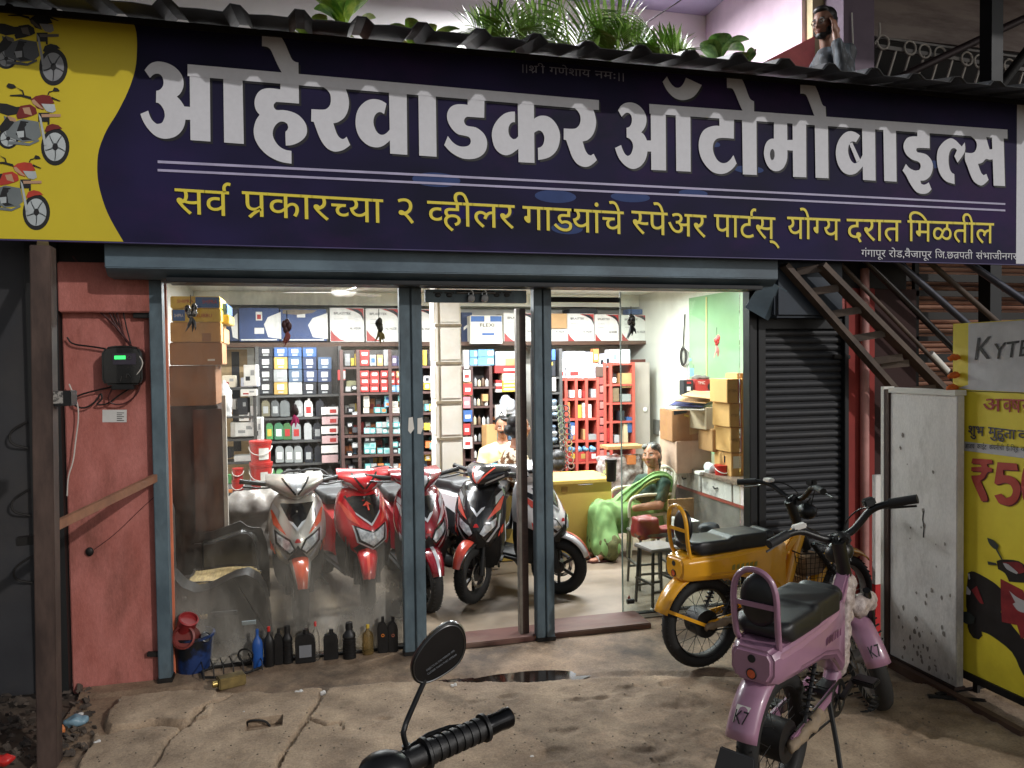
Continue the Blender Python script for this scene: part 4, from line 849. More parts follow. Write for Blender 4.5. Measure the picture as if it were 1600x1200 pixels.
# ================================================================ goods on the shelves of the shop
ORD = ['first', 'second', 'third', 'fourth', 'fifth', 'sixth', 'seventh', 'eighth', 'ninth', 'tenth', 'eleventh', 'twelfth', 'thirteenth', 'fourteenth', 'fifteenth', 'sixteenth']
def prect(px0, py0, px1, py1, Y):
    a = onY(px0, py1, Y); c = onY(px1, py0, Y); m = onY((px0+px1)/2, (py0+py1)/2, Y)
    zb = onY((px0+px1)/2, py1, Y).z; zt = onY((px0+px1)/2, py0, Y).z
    return onY(px0, (py0+py1)/2, Y).x, onY(px1, (py0+py1)/2, Y).x, zb, zt
CM = {}
def paint(rgb, rough=.55):
    g = sum(rgb)/3; rgb = tuple(int(.84*v+.16*g) for v in rgb); k = (rgb, rough)
    if k not in CM: CM[k] = mat('carton_%d_%d_%d_%d' % (*rgb, rough*100), rgb, rough, var=.08, scale=8)
    return CM[k]
def goods(name, label, cat, px, Y, m, depth=.2, group=None, patches=(), rz=0., bevel=.004, z0=None, text=()):
    x0, x1, zb, zt = prect(*px, Y)
    if z0 is not None: zb = z0
    t = None; b = MB(); b.box((x0, Y, zb), (x1, Y+depth, zt), rz)
    o = b.build(name, m, bevel=bevel); tag(o, label, cat, group)
    w, h = x1-x0, zt-zb; c = Vector(((x0+x1)/2, Y+depth/2, 0)); rm = Matrix.Rotation(rz, 3, 'Z')
    def pos(u, v, d): q = Vector((x0+u*w, Y-d, zb+v*h)); q0 = Vector((q.x, q.y, 0)); r = rm @ (q0-c)+c if rz else q0; return Vector((r.x, r.y, q.z))
    if patches:
        byname = {}
        for i, (nm, pm, pts) in enumerate(patches):
            if len(pts) == 4 and not isinstance(pts[0], tuple): u0, v0, u1, v1 = pts; pts = [(u0, v0), (u1, v0), (u1, v1), (u0, v1)]
            bb, mm = byname.setdefault(nm, (MB(), pm)); bb.add([pos(u, v, .0014+.0007*i) for u, v in pts], [tuple(range(len(pts)))])
        for nm, (bb, pm) in byname.items(): bb.build(nm, pm, o, smooth=False, world=True)
    for i, (body, u0, v0, u1, v1, tm) in enumerate(text):
        g = glyphs(body); a0, a1, b0, b1 = g[0][:, 0].min(), g[0][:, 0].max(), g[0][:, 1].min(), g[0][:, 1].max(); bb = MB()
        put_text(bb, g, lambda a, e: pos(u0+(u1-u0)*(a-a0)/(a1-a0), v0+(v1-v0)*(e-b0)/(b1-b0), .007+i*.0006)); bb.build('print', tm, o, smooth=False)
    return o
def slabp(name, m, pts3d): return None
C_navy = paint((36, 52, 92)); C_blue = paint((48, 92, 160)); C_white = paint((226, 224, 218)); C_red = paint((186, 44, 42)); C_dk = paint((32, 34, 42)); C_yel = paint((222, 186, 52)); C_tan = paint((196, 150, 92)); C_grey = paint((150, 152, 152)); C_teal = paint((98, 168, 168)); C_or = paint((222, 120, 56)); C_gold = paint((190, 150, 70)); C_green = paint((70, 150, 80)); C_silver = paint((170, 172, 172), .35); C_pinkc = paint((212, 172, 148)); C_lblue = paint((120, 170, 214))

# ---- loft shelf with the big cartons
zl = onY(600, 541, 4.5).z; zl2 = onY(600, 534.5, 4.5).z
loft = thing('loft_shelf', 'long dark loft shelf under the ceiling carrying a row of big cartons', 'shelf', (1.7, 4.7, zl))
MB().box((-1.29, 4.5, zl), (4.66, 5.08, zl2)).build('board', M_wood, loft, bevel=.004)
b = MB(); b.box((3.9, 4.52, 1.78), (4.5, 5.08, 1.86)); b.build('bracket_beam', mat('maroon_wood', (110, 60, 52), .6), loft, smooth=False)
G = 'big cartons on the loft shelf'
hexw = lambda u: ('white_flash', C_white, [(u, .12), (u+.33, .06), (u+.33, .88), (u, .72), (u-.1, .5)])
def plast(i, px, lb, txt2=True):
    goods('carton', lb, 'carton', px, 4.52, C_white, .45, G, [('red_corner', C_red, [(.45, .985), (.985, .985), (.985, .60), (.93, .75), (.8, .87)]), ('dark_swoosh', C_dk, [(.55, .995), (.9, .80), (.98, .62), (.99, .70), (.94, .86), (.82, .95)]), ('red_foot', paint((180, 52, 48), .5), [(.02, .02), (.45, .02), (.28, .08), (.12, .22), (.02, .36)])],
          text=[('BPLASTTEK', .12, .80, .62, .87, M_ink), ('HL VIGOR', .58, .36, .9, .43, M_ink), ('~~~~~', .12, .66, .4, .68, C_grey), ('~~~~', .12, .54, .38, .56, C_grey)] if txt2 else [])
goods('carton', 'dark blue carton with a white flash, partly hidden at the left end of the loft', 'carton', (349, 483, 373, 533), 4.55, C_navy, .4, G, [hexw(.6)])
goods('carton', 'blue carton with white label, second from the left on the loft', 'carton', (373.5, 481, 436, 533), 4.52, paint((44, 70, 128)), .45, G, [hexw(.72), ('label', C_white, (.42, .62, .58, .88)), ('label_mark', C_red, (.45, .66, .55, .80)), ('label_low', C_white, (.38, .22, .62, .40)), ('foot_stripe', C_white, (.04, .02, .94, .06))])
goods('carton', 'blue carton with brown torn top, third from the left on the loft', 'carton', (438, 483, 510, 533), 4.52, paint((46, 72, 130)), .45, G, [hexw(.7), ('label', C_white, (.36, .74, .54, .97)), ('torn_top', paint((120, 104, 88)), [(.05, .86), (.35, .82), (.7, .88), (.8, .97), (.3, .99), (.06, .97)]), ('foot_stripe', C_white, (.04, .02, .94, .06))])
for i, (px, lb) in enumerate([((515.5, 481, 569, 534), 'white battery carton with red corners under the ceiling fan'), ((571.5, 482, 625, 534), 'white battery carton with red corners behind the green lemon charm'), ((627, 483, 680, 534), 'white battery carton with red corners half hidden by the left post'),
        ((787, 489, 838, 536), 'white battery carton with red corners right of the blue topped box'), ((843, 490, 886, 537), 'white battery carton under a plain tan carton lid'), ((886.5, 490, 928.5, 537), 'white battery carton with dark torn top, right of the tan lid'), ((929.5, 491, 967, 537), 'white battery carton with a yellow sticker left of the glass edge'), ((971, 492, 1012, 536), 'white battery carton behind the black and white charm'), ((1013, 492, 1055, 536), 'last white battery carton at the right end of the loft')]):
    plast(i, px, lb)
goods('carton', 'navy carton squeezed behind the blue topped box on the loft', 'carton', (721, 488, 738, 535), 4.6, C_navy, .3, G, [('white_flash', C_white, [(.2, .4), (.9, .6), (.9, .7), (.2, .5)])])
goods('carton', 'cream carton with blue top band and black lettering above the doorway', 'carton', (735, 493, 785, 537), 4.4, paint((222, 218, 200)), .4, G, [('blue_band', C_blue, (.02, .78, .44, .98)), ('blue_band', C_blue, (.62, .78, .98, .98)), ('blue_tag', C_blue, (.36, .3, .74, .38))], text=[('FLEXI', .3, .60, .74, .72, M_ink), ('HEAD LIGHT', .36, .50, .72, .54, M_ink)])
goods('carton', 'plain tan carton lying on a white battery carton', 'carton', (845, 490, 886, 513), 4.47, C_tan, .3, G)
goods('sticker_pad', 'small blue box on top of the cartons at the right end of the loft', 'box', (982, 483, 1004, 491), 4.6, C_blue, .2); goods('folded_carton', 'dark folded carton flap on top of a white battery carton', 'carton', (890, 482, 934, 490), 4.55, C_dk, .3)

# ---- shelf unit helper
RY_ = 3.95
def unit(name, label, px, Y, depth, m, shelves, uprights, back=None, z0=0.):
    x0, x1, zb, zt = prect(*px, Y); t = thing(name, label, 'shelf', ((x0+x1)/2, Y+depth/2, z0))
    b = MB()
    for ux in uprights: x = onY(ux, (px[1]+px[3])/2, Y).x; b.box((x-.018, Y-.003, z0), (x+.018, Y+depth, zt))
    b.build('upright', m, t, smooth=False)
    b = MB()
    for sy in shelves: z = onY((px[0]+px[2])/2, sy, Y).z; b.box((x0, Y, z-.024), (x1, Y+depth-.002, z))
    b.build('shelf_board', m, t, smooth=False)
    if back: MB().box((x0, Y+depth, z0), (x1, Y+depth+.01, zt)).build('back_panel', back, t, smooth=False)
    return t
M_shd2 = mat('dark_grey_shelf', (78, 77, 76), .6, var=.2, scale=9)
M_back = mat('dim_back_board', (84, 80, 78), .8, var=.15)
OY = 4.1
unit('oil_shelf', 'tall dark shelf of oil bottles and stacked dark boxes at the back left', (404, 541, 536, 800), OY, .3, M_shd2, (617, 652, 688, 724, 757), (404, 533), M_back)
G = 'boxes stacked above the oil bottles'
cols = [(404, 426, [('dark', C_dk)]*4), (428, 449, [('blue', C_blue), ('yellow', C_gold), ('grey', C_grey), ('yellow', C_gold)]), (451, 472, [('blue', C_blue), ('blue', paint((60, 92, 130))), ('blue grey', paint((70, 90, 116))), ('grey', paint((165, 165, 162)))]), (474, 495, [('blue', C_blue), ('dark blue', C_navy), ('dark blue', C_navy), ('dark blue', C_dk)]), (497, 518, [None, ('blue grey', paint((66, 92, 128))), ('dark blue', C_navy), ('dark', C_dk)])]
for ci, (x0, x1, rows) in enumerate(cols):
    for ri, q in enumerate(rows):
        if not q: continue
        y0 = (543, 558, 577.5, 597.5)[ri]; y1 = (557.5, 577, 597, 616.5)[ri]; j = random.uniform(-1, 1)
        goods('parts_box', '%s parts box in the %s column, %s from the top, over the oil bottles' % (q[0], ORD[ci], ORD[ri]), 'box', (x0+j*.5, y0, x1+j*.5, y1), OY+.01, q[1], .24, G, [('label', C_white if q[0] not in ('grey',) else C_silver, (.25, .4, .75, .82)), ('label_strip', C_silver, (.3, .12, .7, .26))], rz=random.uniform(-.03, .03))
def bottle(label, cx, yt, yb, wpx, Y, m, cap, group=None, kind='jug', patch=None, name='oil_bottle', z0=None, fat=.55, cat='bottle', neck=.28):
    x0, x1, zb, zt = prect(cx-wpx/2, yt, cx+wpx/2, yb, Y)
    if z0 is not None: zb = z0
    w, h = x1-x0, zt-zb; cxw = (x0+x1)/2; d = w*fat; yc = Y+d/2
    t = thing(name, label, cat, (cxw, yc, zb), group=group)
    if kind == 'jug':
        b = MB(); oc = [(-.5, .02), (-.46, 0), (.46, 0), (.5, .02), (.5, .62), (.42, .76), (.16, .87), (-.08, .87), (-.38, .84), (-.5, .7)]
        b.prism([(cxw+u*w, zb+v*h) for u, v in oc], (0, yc+d/2, 0), (1, 0, 0), (0, 0, 1), d); o = b.build('bottle_body', m, t, bevel=min(.012, d*.25))
        MB().cyl((cxw+w*.04, yc, zb+h*.87), (cxw+w*.04, yc, zb+h), w*.16, w*.15, 10).build('cap', cap, t)
    elif kind == 'round':
        b = MB(); b.lathe([(.46, 0), (.5, .03), (.5, .6), (.42, .7), (neck*.5, .82), (neck*.5, .88)], n=16); b.v = [(cxw+x*w, yc+y*w*fat*1.4, zb+z*h) for x, y, z in b.v]; b.build('bottle_body', m, t, ang=50)
        MB().lathe([(w*neck*.55, 0), (w*neck*.55, h*.11), (w*neck*.4, h*.12)], (cxw, yc, zb+h*.88), n=12).build('cap', cap, t)
    elif kind == 'ribbed':
        pr = [(.48, 0), (.5, .02)]
        for i in range(7): z = .05+i*.075; pr += [(.5, z), (.5, z+.04), (.44, z+.045), (.44, z+.07)]
        pr += [(.5, .6), (.46, .68), (.26, .78), (.26, .84)]
        b = MB(); b.lathe(pr, n=14); b.v = [(cxw+x*w, yc+y*w*fat*1.4, zb+z*h) for x, y, z in b.v]; b.build('bottle_body', m, t, ang=30)
        MB().cyl((cxw, yc, zb+h*.84), (cxw, yc, zb+h), w*.3, w*.26, 12).build('cap', cap, t)
    if patch:
        b = MB(); b.prism([(cxw-w*.3, zb+h*.18), (cxw+w*.3, zb+h*.18), (cxw+w*.3, zb+h*.55), (cxw-w*.3, zb+h*.55)], (0, Y-.0015 if kind == 'jug' else Y-.004-w*fat*.2, 0), (1, 0, 0), (0, 0, 1), 0); b.build('label', patch, t, smooth=False)
    return t
G = 'oil bottles on the back left shelf'
for ri, (y0, y1, row) in enumerate([(622, 651, [(415, 13, 'gold grey', paint((120, 112, 84)), C_silver), (430, 13, 'dark grey', paint((84, 86, 88)), C_silver), (445, 15, 'grey', paint((104, 108, 108)), None), (467, 13, 'silver', paint((146, 148, 148)), C_silver), (482, 13, 'white', C_white, C_red), (500, 13, 'black', C_dk, None)]),
        (657, 687, [(421, 11, 'green', C_green, C_yel), (435.5, 14, 'green with white label', paint((60, 120, 84)), C_white), (449, 13, 'green with red label', paint((66, 112, 60)), C_red), (463, 14, 'grey with red label', paint((140, 146, 146)), C_red), (481, 12, 'silver', C_silver, None), (496, 13, 'black', C_dk, C_grey)]),
        (693, 723, [(437, 13, 'grey', paint((150, 154, 152)), C_white), (452, 13, 'grey', paint((150, 154, 152)), C_white), (466, 13, 'grey', paint((150, 154, 152)), C_white), (482, 13, 'black', C_dk, C_silver), (497, 11, 'black', C_dk, None)]),
        (729, 756, [(424, 12, 'green', C_green, C_white), (437, 11, 'light green', paint((110, 170, 110)), None), (452, 12, 'grey', C_grey, C_white), (466, 12, 'grey', C_grey, C_white), (484, 12, 'pale', C_white, None), (500, 11, 'grey', C_grey, None), (515, 12, 'black', C_dk, C_silver)])]):
    for ci, (cx, w, nm, m, pt) in enumerate(row):
        bottle('%s oil bottle, %s from the left on the %s bottle shelf' % (nm, ORD[ci], ORD[ri]), cx, y0, y1, w, OY+.02, m, C_white if nm in ('white',) else C_dk, G, patch=pt)
# hanging packets strip in front of the oil shelf's right end
G = 'pink packets hanging by the oil shelf'
for i in range(6):
    goods('packet', '%s pinkish hanging packet from the top beside the oil shelf' % ORD[i], 'packet', (502+(i % 2), 641+i*15-5, 528, 641+i*15+7), OY-.06+.004*i, paint((200, 160, 160)) if i % 2 else paint((222, 214, 210)), .012, G, [('print', C_red, (.5, .2, .9, .7))] if i < 4 else [], bevel=.002)

# ---- middle post shelf and the maroon shelf of small parts boxes
M_mar = mat('maroon_shelf_paint', (86, 62, 58), .55, var=.15, scale=7)
SY2 = 3.9
unit('parts_shelf', 'brown wooden shelf full of small parts boxes left of the doorway post', (533, 546, 682, 800), SY2, .3, M_mar, (572.5, 613, 646.5, 678.5, 709.5, 738), (535.5, 561.5, 611, 680), M_back)
def row_boxes(G, y1, items, Y, name, lab, depth=.14):
    for i, (x0, x1, h, nm, m, p) in enumerate(items):
        goods(name, '%s %s, %s from the left %s' % (nm, 'parts box', ORD[i], lab), 'box', (x0, y1-h, x1, y1), Y+.01+random.uniform(0, .03), m, depth, G, [('label', p, (.2, .3, .8, .7))] if p else [], rz=random.uniform(-.05, .05), bevel=.002)
G = 'small boxes on the brown parts shelf'
row_boxes(G, 571.5, [(562.5, 577, 12, 'red', C_red, C_white), (578.5, 588, 17, 'pale', C_grey, C_blue), (589, 598, 17, 'tan', C_tan, C_grey), (600, 608, 25, 'grey', C_grey, None), (612, 620, 16, 'purple', paint((92, 76, 110)), C_white), (621, 631, 15, 'blue', paint((70, 80, 120)), C_white)], SY2, 'parts_box', 'on the top row of the brown shelf')
row_boxes(G, 559, [(562.5, 577, 12, 'red', C_red, C_white)], SY2, 'parts_box', 'standing on the red box of the top row')
for r in range(3):
    yb = 612.5-r*11.2
    its = [(562.5, 577, 11, 'red', C_red, C_white), (578.5, 592.5, 11, 'red', C_red, C_white), (594.5, 606, 11, 'red', C_red, C_white), (607, 618, 10.6, 'red' if r else 'blue', C_red if r else C_lblue, C_white), (619, 630, 10.6, 'red' if r == 1 else 'blue' if not r else 'tan', C_red if r == 1 else C_lblue if not r else C_tan, C_white)]
    row_boxes(G, yb, its, SY2, 'parts_box', 'on the red row, layer %s from below' % ORD[r])
def cubes(lab, spots, h, mats):
    for i, (x, y1) in enumerate(spots):
        nm, m, p = mats[i % len(mats)]
        goods('small_box', '%s small box %s counted in %s' % (nm, ORD[i] if i < 16 else 'last', lab), 'box', (x, y1-h, x+9, y1), SY2+.01+random.uniform(0, .03), m, .09, G, [('label', p, (.2, .25, .8, .75))] if p else [], rz=random.uniform(-.08, .08), bevel=.002)
TE = [('teal', C_teal, C_white), ('teal', paint((86, 150, 150)), C_or), ('orange and blue', C_lblue, C_or), ('teal', C_teal, C_blue)]
cubes('the third row counted along the shelf', [(568, 645.5), (568, 636), (568, 627), (585, 645.5), (595, 645.5), (601, 636), (601, 627), (613, 645.5), (622, 645.5), (613, 636), (622, 627)], 8.6, [('cream', paint((206, 196, 180)), C_grey)]*3+TE)
cubes('the fourth row counted along the shelf', [(569, 677.5), (578, 677.5), (588, 677.5), (588, 668), (597, 677.5), (597, 668), (604, 677.5), (604, 668), (604, 659), (614, 677.5), (614, 668), (614, 659), (622, 677.5), (622, 668)], 8.4, [('pale teal', paint((140, 190, 190)), C_white), ('teal', C_teal, C_white), ('grey', C_grey, None)])
cubes('the fifth row counted along the shelf', [(569, 709), (569, 700), (569, 691), (578, 709), (578, 700), (578, 691), (590, 709), (600, 709), (613, 709), (613, 699), (622, 709), (622, 699)], 8.4, [('teal', C_teal, C_white), ('pale teal', paint((150, 200, 198)), C_teal), ('dark', C_dk, C_silver)])
cubes('the lowest visible row counted along the shelf', [(570, 737), (580, 737), (591, 737), (601, 737), (614, 737), (623, 737)], 12, [('teal', C_teal, C_white), ('grey', C_grey, C_white), ('orange', C_or, C_white)])
cubes('the narrow bay beside the wooden post', [(543, 645), (550, 652), (542, 668), (551, 676), (543, 690), (550, 700), (542, 714), (551, 722), (544, 735), (540, 612), (549, 610)], 8, [('dark', C_dk, C_silver), ('grey', C_grey, C_white), ('black', C_dk, C_white), ('dark', paint((60, 60, 66)), None)])
goods('parts_box', 'red and grey box on top of the narrow bay beside the wooden post', 'box', (528, 578, 540, 594), SY2, C_red, .2, None, [('label', C_grey, (.4, .1, .98, .9))]); goods('parts_box', 'olive box leaning in the narrow bay beside the wooden post', 'box', (541, 595, 557, 612), SY2+.05, paint((120, 116, 80)), .15)
# right of the left door post
cubes('the bay right of the left door post', [(663, 609), (671, 609), (663, 598), (671, 598), (664, 642), (671, 642), (663, 672), (671, 674), (665, 700), (671, 702), (664, 720)], 10.5, [('yellow', C_yel, C_white), ('yellow', C_yel, None), ('white', C_white, C_dk), ('orange', C_or, None), ('teal', C_teal, C_white)])
goods('parts_box', 'tall yellow packet in the top of the bay right of the left door post', 'packet', (662, 547, 667, 571), SY2, C_yel, .1); goods('parts_box', 'grey tin in the top of the bay right of the left door post', 'tin', (669, 552, 677, 571), SY2, C_dk, .08)

# ---- shelving behind the doorway
SY3 = 4.25
unit('back_shelf', 'brown open shelf with small bottles behind the seated man', (722, 572, 812, 800), SY3, .3, M_mar, (604, 634, 664, 690, 716, 742), (724, 738, 768, 811), M_back)
G = 'blue tote boxes above the back shelf'
for i, (px, nm) in enumerate([((734, 559, 746, 571), 'lower left'), ((734, 547, 746, 558.5), 'upper left'), ((747, 558, 772, 571), 'lower right'), ((747, 546, 772, 557.5), 'upper right')]):
    goods('tote_box', '%s light blue box of the four stacked above the back shelf' % nm, 'box', px, SY3+.02, paint((96, 160, 208)), .25, G, [('white_print', C_white, (.6, .2, .95, .8))])
goods('tote_box', 'grey plastic crate above the red box behind the doorway', 'crate', (774, 549, 808, 571), SY3+.02, paint((168, 176, 180)), .3, None, [('label', C_tan, (.45, .0, .9, .5)), ('rim', C_white, (.02, .85, .98, .97))])
goods('white_tube_roll', 'tall white roll left of the blue boxes above the back shelf', 'roll', (725, 547, 733, 576), SY3, C_white, .1)
goods('parts_box', 'wide red box under the grey plastic crate behind the doorway', 'box', (773, 571, 808, 583), SY3-.01, C_red, .25, None, [('print', C_white, (.4, .3, .9, .6))])
for i in range(5): goods('flat_box', '%s flat yellow and white box from the top of the stack behind the doorway' % ORD[i], 'box', (785, 583.5+i*5.8, 806, 589+i*5.8), SY3-.01+.004*(i % 2), C_yel if i > 1 else paint((210, 196, 160)), .2, 'flat boxes stacked behind the doorway', [('edge_label', C_white, (.1, .5, .9, .95))], bevel=.001)
for i in range(4): goods('flat_box', '%s small red and white box from the top left of the yellow stack' % ORD[i], 'box', (775, 594+i*4.8, 784, 598.4+i*4.8), SY3-.02, C_red if i % 2 == 0 else C_white, .15, 'red and white boxes beside the yellow stack', bevel=.001)
M_poly = mat('white_poly_bag', (214, 218, 222), .3, var=.12, scale=14, bump=.4); M_polyb = mat('blue_grey_poly', (138, 152, 168), .25, rgb2=(84, 98, 116), scale=9, bump=.5)
def bag(label, px, Y, m, d=.2, seed=0, name='plastic_bag', cat='bag', group=None):
    x0, x1, zb, zt = prect(*px, Y); cx, cz = (x0+x1)/2, (zb+zt)/2
    o = blob(name, m, [('e', (cx, Y+d/2, cz), ((x1-x0)/2, d/2, (zt-zb)/2*.9)), ('e', (cx-(x1-x0)*.15, Y+d/2, cz+(zt-zb)*.1), ((x1-x0)*.33, d/2, (zt-zb)/2)), ('b', (x0+(x1-x0)*.1, Y+d*.2, zb), (x1-(x1-x0)*.1, Y+d*.8, cz))], .012, 2, wrinkle=.012, wscale=22+seed)
    return tag(o, label, cat, group)
bag('bulging white plastic bag of parts on the back shelf behind the man', (784, 620, 810, 648), SY3-.05, M_poly)
goods('white_box', 'white box with dark print on the shelf just behind the man', 'box', (776, 633, 791, 655), SY3-.1, C_white, .1, None, [('print', C_dk, [(.2, .2), (.5, .6), (.8, .2), (.7, .2), (.5, .45), (.3, .2)])])
goods('cardboard_box', 'tan cardboard flap standing left of the man', 'box', (757, 664, 776, 700), SY3-.15, C_tan, .12, rz=.3)
G = 'small bottles on the back shelf'
k = 0
for r, (y1, h, xs) in enumerate([(603.5, 14, (727, 741, 747, 753, 759, 764)), (633.5, 12, (740, 746, 752, 758)), (663.5, 15, (740, 747, 754, 761)), (689.5, 13, (727, 741, 748, 755, 762)), (715.5, 14, (741, 748, 755, 762)), (741, 14, (727, 741, 747, 754, 761))]):
    for i, x in enumerate(xs):
        bottle('small %s bottle, %s from the left on row %s of the shelf behind the man' % (('white', 'grey', 'cream', 'brown')[(i+r) % 4], ORD[i], ORD[r]), x+2, y1-h+random.uniform(-2, 2), y1, 5, SY3+.02, (C_white, C_grey, paint((206, 190, 150)), paint((110, 84, 64)))[(i+r) % 4], C_dk, G, 'round', name='small_bottle')
goods('cardboard_box', 'tan box with a round cut-out left of the white pillar shelf', 'box', (724, 597, 737, 619), SY3-.02, C_tan, .1); goods('parts_box', 'tan box on the third row of the shelf behind the man', 'box', (754, 616, 763, 627), SY3-.02, C_tan, .1)
G = 'red and blue packets hung beside the white pillar'
for i in range(6): goods('packet', '%s hung packet from the top, %s, beside the white pillar' % (ORD[i], ('white and red', 'red', 'pink', 'blue', 'red', 'white')[i]), 'packet', (724, 578+i*21, 735+(i % 2)*3, 596+i*21), SY3-.06, (C_white, C_red, paint((210, 120, 130)), C_blue, C_red, C_white)[i], .015, G, [('print', C_red if i in (0, 5) else C_white, (.2, .3, .8, .6))], bevel=.002)
# right of the right door post: crates and clear packets
SY4 = 3.7
unit('packet_rack', 'dark rack of clear blue packets right of the doorway', (843, 545, 878, 760), SY4, .35, M_shd2, (589, 613, 655, 696, 737), (846, 877), M_back)
goods('blue_box', 'bright blue box at the top of the dark packet rack', 'box', (846, 546, 868, 563), SY4, C_blue, .25, None, [('print', C_white, (.1, .55, .6, .9))]); goods('black_crate', 'black crate with yellow and white tickets on the packet rack', 'crate', (846, 564, 868, 588), SY4, C_dk, .25, None, [('yellow_ticket', C_yel, (.2, .72, .8, .92)), ('white_ticket', C_white, (.35, .4, .72, .62))])
goods('grey_carton', 'grey carton under the black crate on the packet rack', 'carton', (846, 590, 869, 612), SY4-.01, paint((164, 160, 154)), .25)
for i, y in enumerate((622, 662, 703)):
    for k in range(3):
        bag('%s clear blue grey packet from the top of the %s heap on the packet rack' % (ORD[k], ORD[i]), (845, y+k*10, 874+random.uniform(-2, 2), y+k*10+11.5), SY4-.03, M_polyb if k != 1 else M_poly, .22, i+k, 'clear_packet', 'packet', 'clear packets heaped on the dark rack')
# chain strip
ch = thing('chain_strip', 'bright chrome strip of hanging chain loops left of the red shelf', 'chain', onY(880, 680, SY4-.1))
b = MB()
for s_ in (-1, 1):
    for i in range(11): p = onY(879+s_*5+i*.8, 638+i*9, SY4-.12); b.ring(p, (s_*.3, 1, 0), .034, .008, 12, 6)
b.build('chain_loops', M_chrome, ch)

# ---- loose packets crammed into the gaps of the shelves
random.seed(23)
FC = [('pale', C_white), ('grey', C_grey), ('teal', C_teal), ('dark', C_dk), ('red', C_red), ('cream', paint((206, 196, 176))), ('blue', C_lblue), ('yellow', C_yel), ('grey', paint((120, 122, 126))), ('orange', C_or)]
def cram(where, rows, x0, x1, Y, h0, pal=FC):
    for r, y1 in enumerate(rows):
        x = x0; k = 0
        while x < x1-4:
            w = random.uniform(4.5, 8.5); h = h0*random.uniform(.55, 1); nm, m = random.choice(pal)
            goods('packet', '%s packet, %s in loose row %s %s' % (nm, ORD[k], ('one', 'two', 'three', 'four', 'five')[r], where), 'packet', (x, y1-h, min(x+w, x1), y1), Y+random.uniform(0, .05), m, .09, 'loose packets crammed on the shelves', [('label', random.choice((C_white, C_dk, C_silver, C_red)), (.15, .3, .85, .65))] if w > 6 else [], rz=random.uniform(-.2, .2), bevel=.001); x += w+random.uniform(.2, 1.5); k += 1
cram('of the narrow bay by the wooden post', (571.5, 645, 678, 709, 737), 539, 560, SY2+.13, 19)
cram('at the back of the brown parts shelf', (646, 678, 709, 737), 563, 610, SY2+.17, 25)
cram('at the back right of the brown parts shelf', (646, 678, 709), 612, 631, SY2+.17, 26)
cram('behind the yellow boxes by the doorway post', (643, 673, 700, 736), 662, 679, SY2+.15, 22)
cram('at the right of the shelf behind the man', (664, 690, 716, 742), 769, 810, SY3+.1, 18)
cram('on the red shelf bottom behind the counter', (752,), 868, 934, RY_+.16, 20)
cram('at the back of the oil bottle shelf', (652, 688, 724, 757), 480, 532, OY+.2, 22, [FC[1], FC[3], FC[0], FC[8]])
# ---- red pigeonhole shelf, brick-red packet column and glass cabinet
M_redsh = mat('red_shelf_paint', (184, 82, 70), .5, var=.08, scale=6); M_liner = mat('grey_liner', (178, 168, 160), .8, var=.06)
RY = 3.95
rs = unit('pigeonhole_shelf', 'red pigeonhole shelf with small white and red boxes behind the yellow counter', (866, 590, 936, 760), RY, .28, M_redsh, (591.5, 622.5, 654, 688.5, 722), (866.5, 885, 901, 917, 934.5), M_liner)
G = 'small things in the red pigeonholes'
for i, (px, nm, m, p, kind) in enumerate([((890, 610, 899, 621.5), 'white round dish', C_white, None, 0), ((904, 609, 908, 621.5), 'white little tube', C_white, None, 0), ((910, 611, 917, 621.5), 'red packet', C_red, None, 0), ((924, 608, 933, 621.5), 'grey parts bag', C_grey, None, 0), ((887, 628, 891, 653), 'orange brown tube', C_or, None, 0), ((903, 633, 909, 653), 'tall yellow box', C_yel, None, 0), ((911, 630, 917, 653), 'stack of white blister cards', C_white, C_grey, 0), ((919, 632, 924, 653), 'white slim box', C_white, None, 0),
        ((889, 660, 900, 687), 'blue and white box', C_blue, C_white, 0), ((891, 680, 899, 687.5), 'orange box', C_or, None, 0), ((912, 671, 917, 687.5), 'brown packet', C_tan, None, 0), ((919, 679, 934, 687.5), 'grey wrapped part', C_grey, None, 0), ((888, 706, 902, 721), 'red box with yellow badge', C_red, C_yel, 0), ((903, 706, 918, 721), 'red box with gold badge', paint((196, 50, 46)), C_gold, 0), ((919, 706, 934, 721), 'red box with white print', paint((176, 40, 40)), C_white, 0), ((889, 738, 904, 752), 'dark red box', paint((150, 36, 36)), C_white, 0), ((905, 738, 918, 752), 'dark red box with grey edge', paint((140, 40, 40)), C_grey, 0)]):
    goods('shelf_item', '%s in the red pigeonhole shelf behind the counter' % nm, 'box', px, RY+.01, m, .14, G, [('label', p, (.3, .3, .75, .8))] if p else [], rz=random.uniform(-.1, .1), bevel=.003)
G = 'blue plastic sachets over the red boxes'
for i in range(4): bag('crumpled blue sachet, %s from the left above the red boxes with badges' % ORD[i], (889+i*11, 698, 901+i*11, 707), RY-.01, mat('light_blue_poly', (120, 168, 206), .3, var=.2, scale=20, bump=.4), .1, i, 'sachet', 'sachet', G)
G = 'white boxes on top of the red shelf'
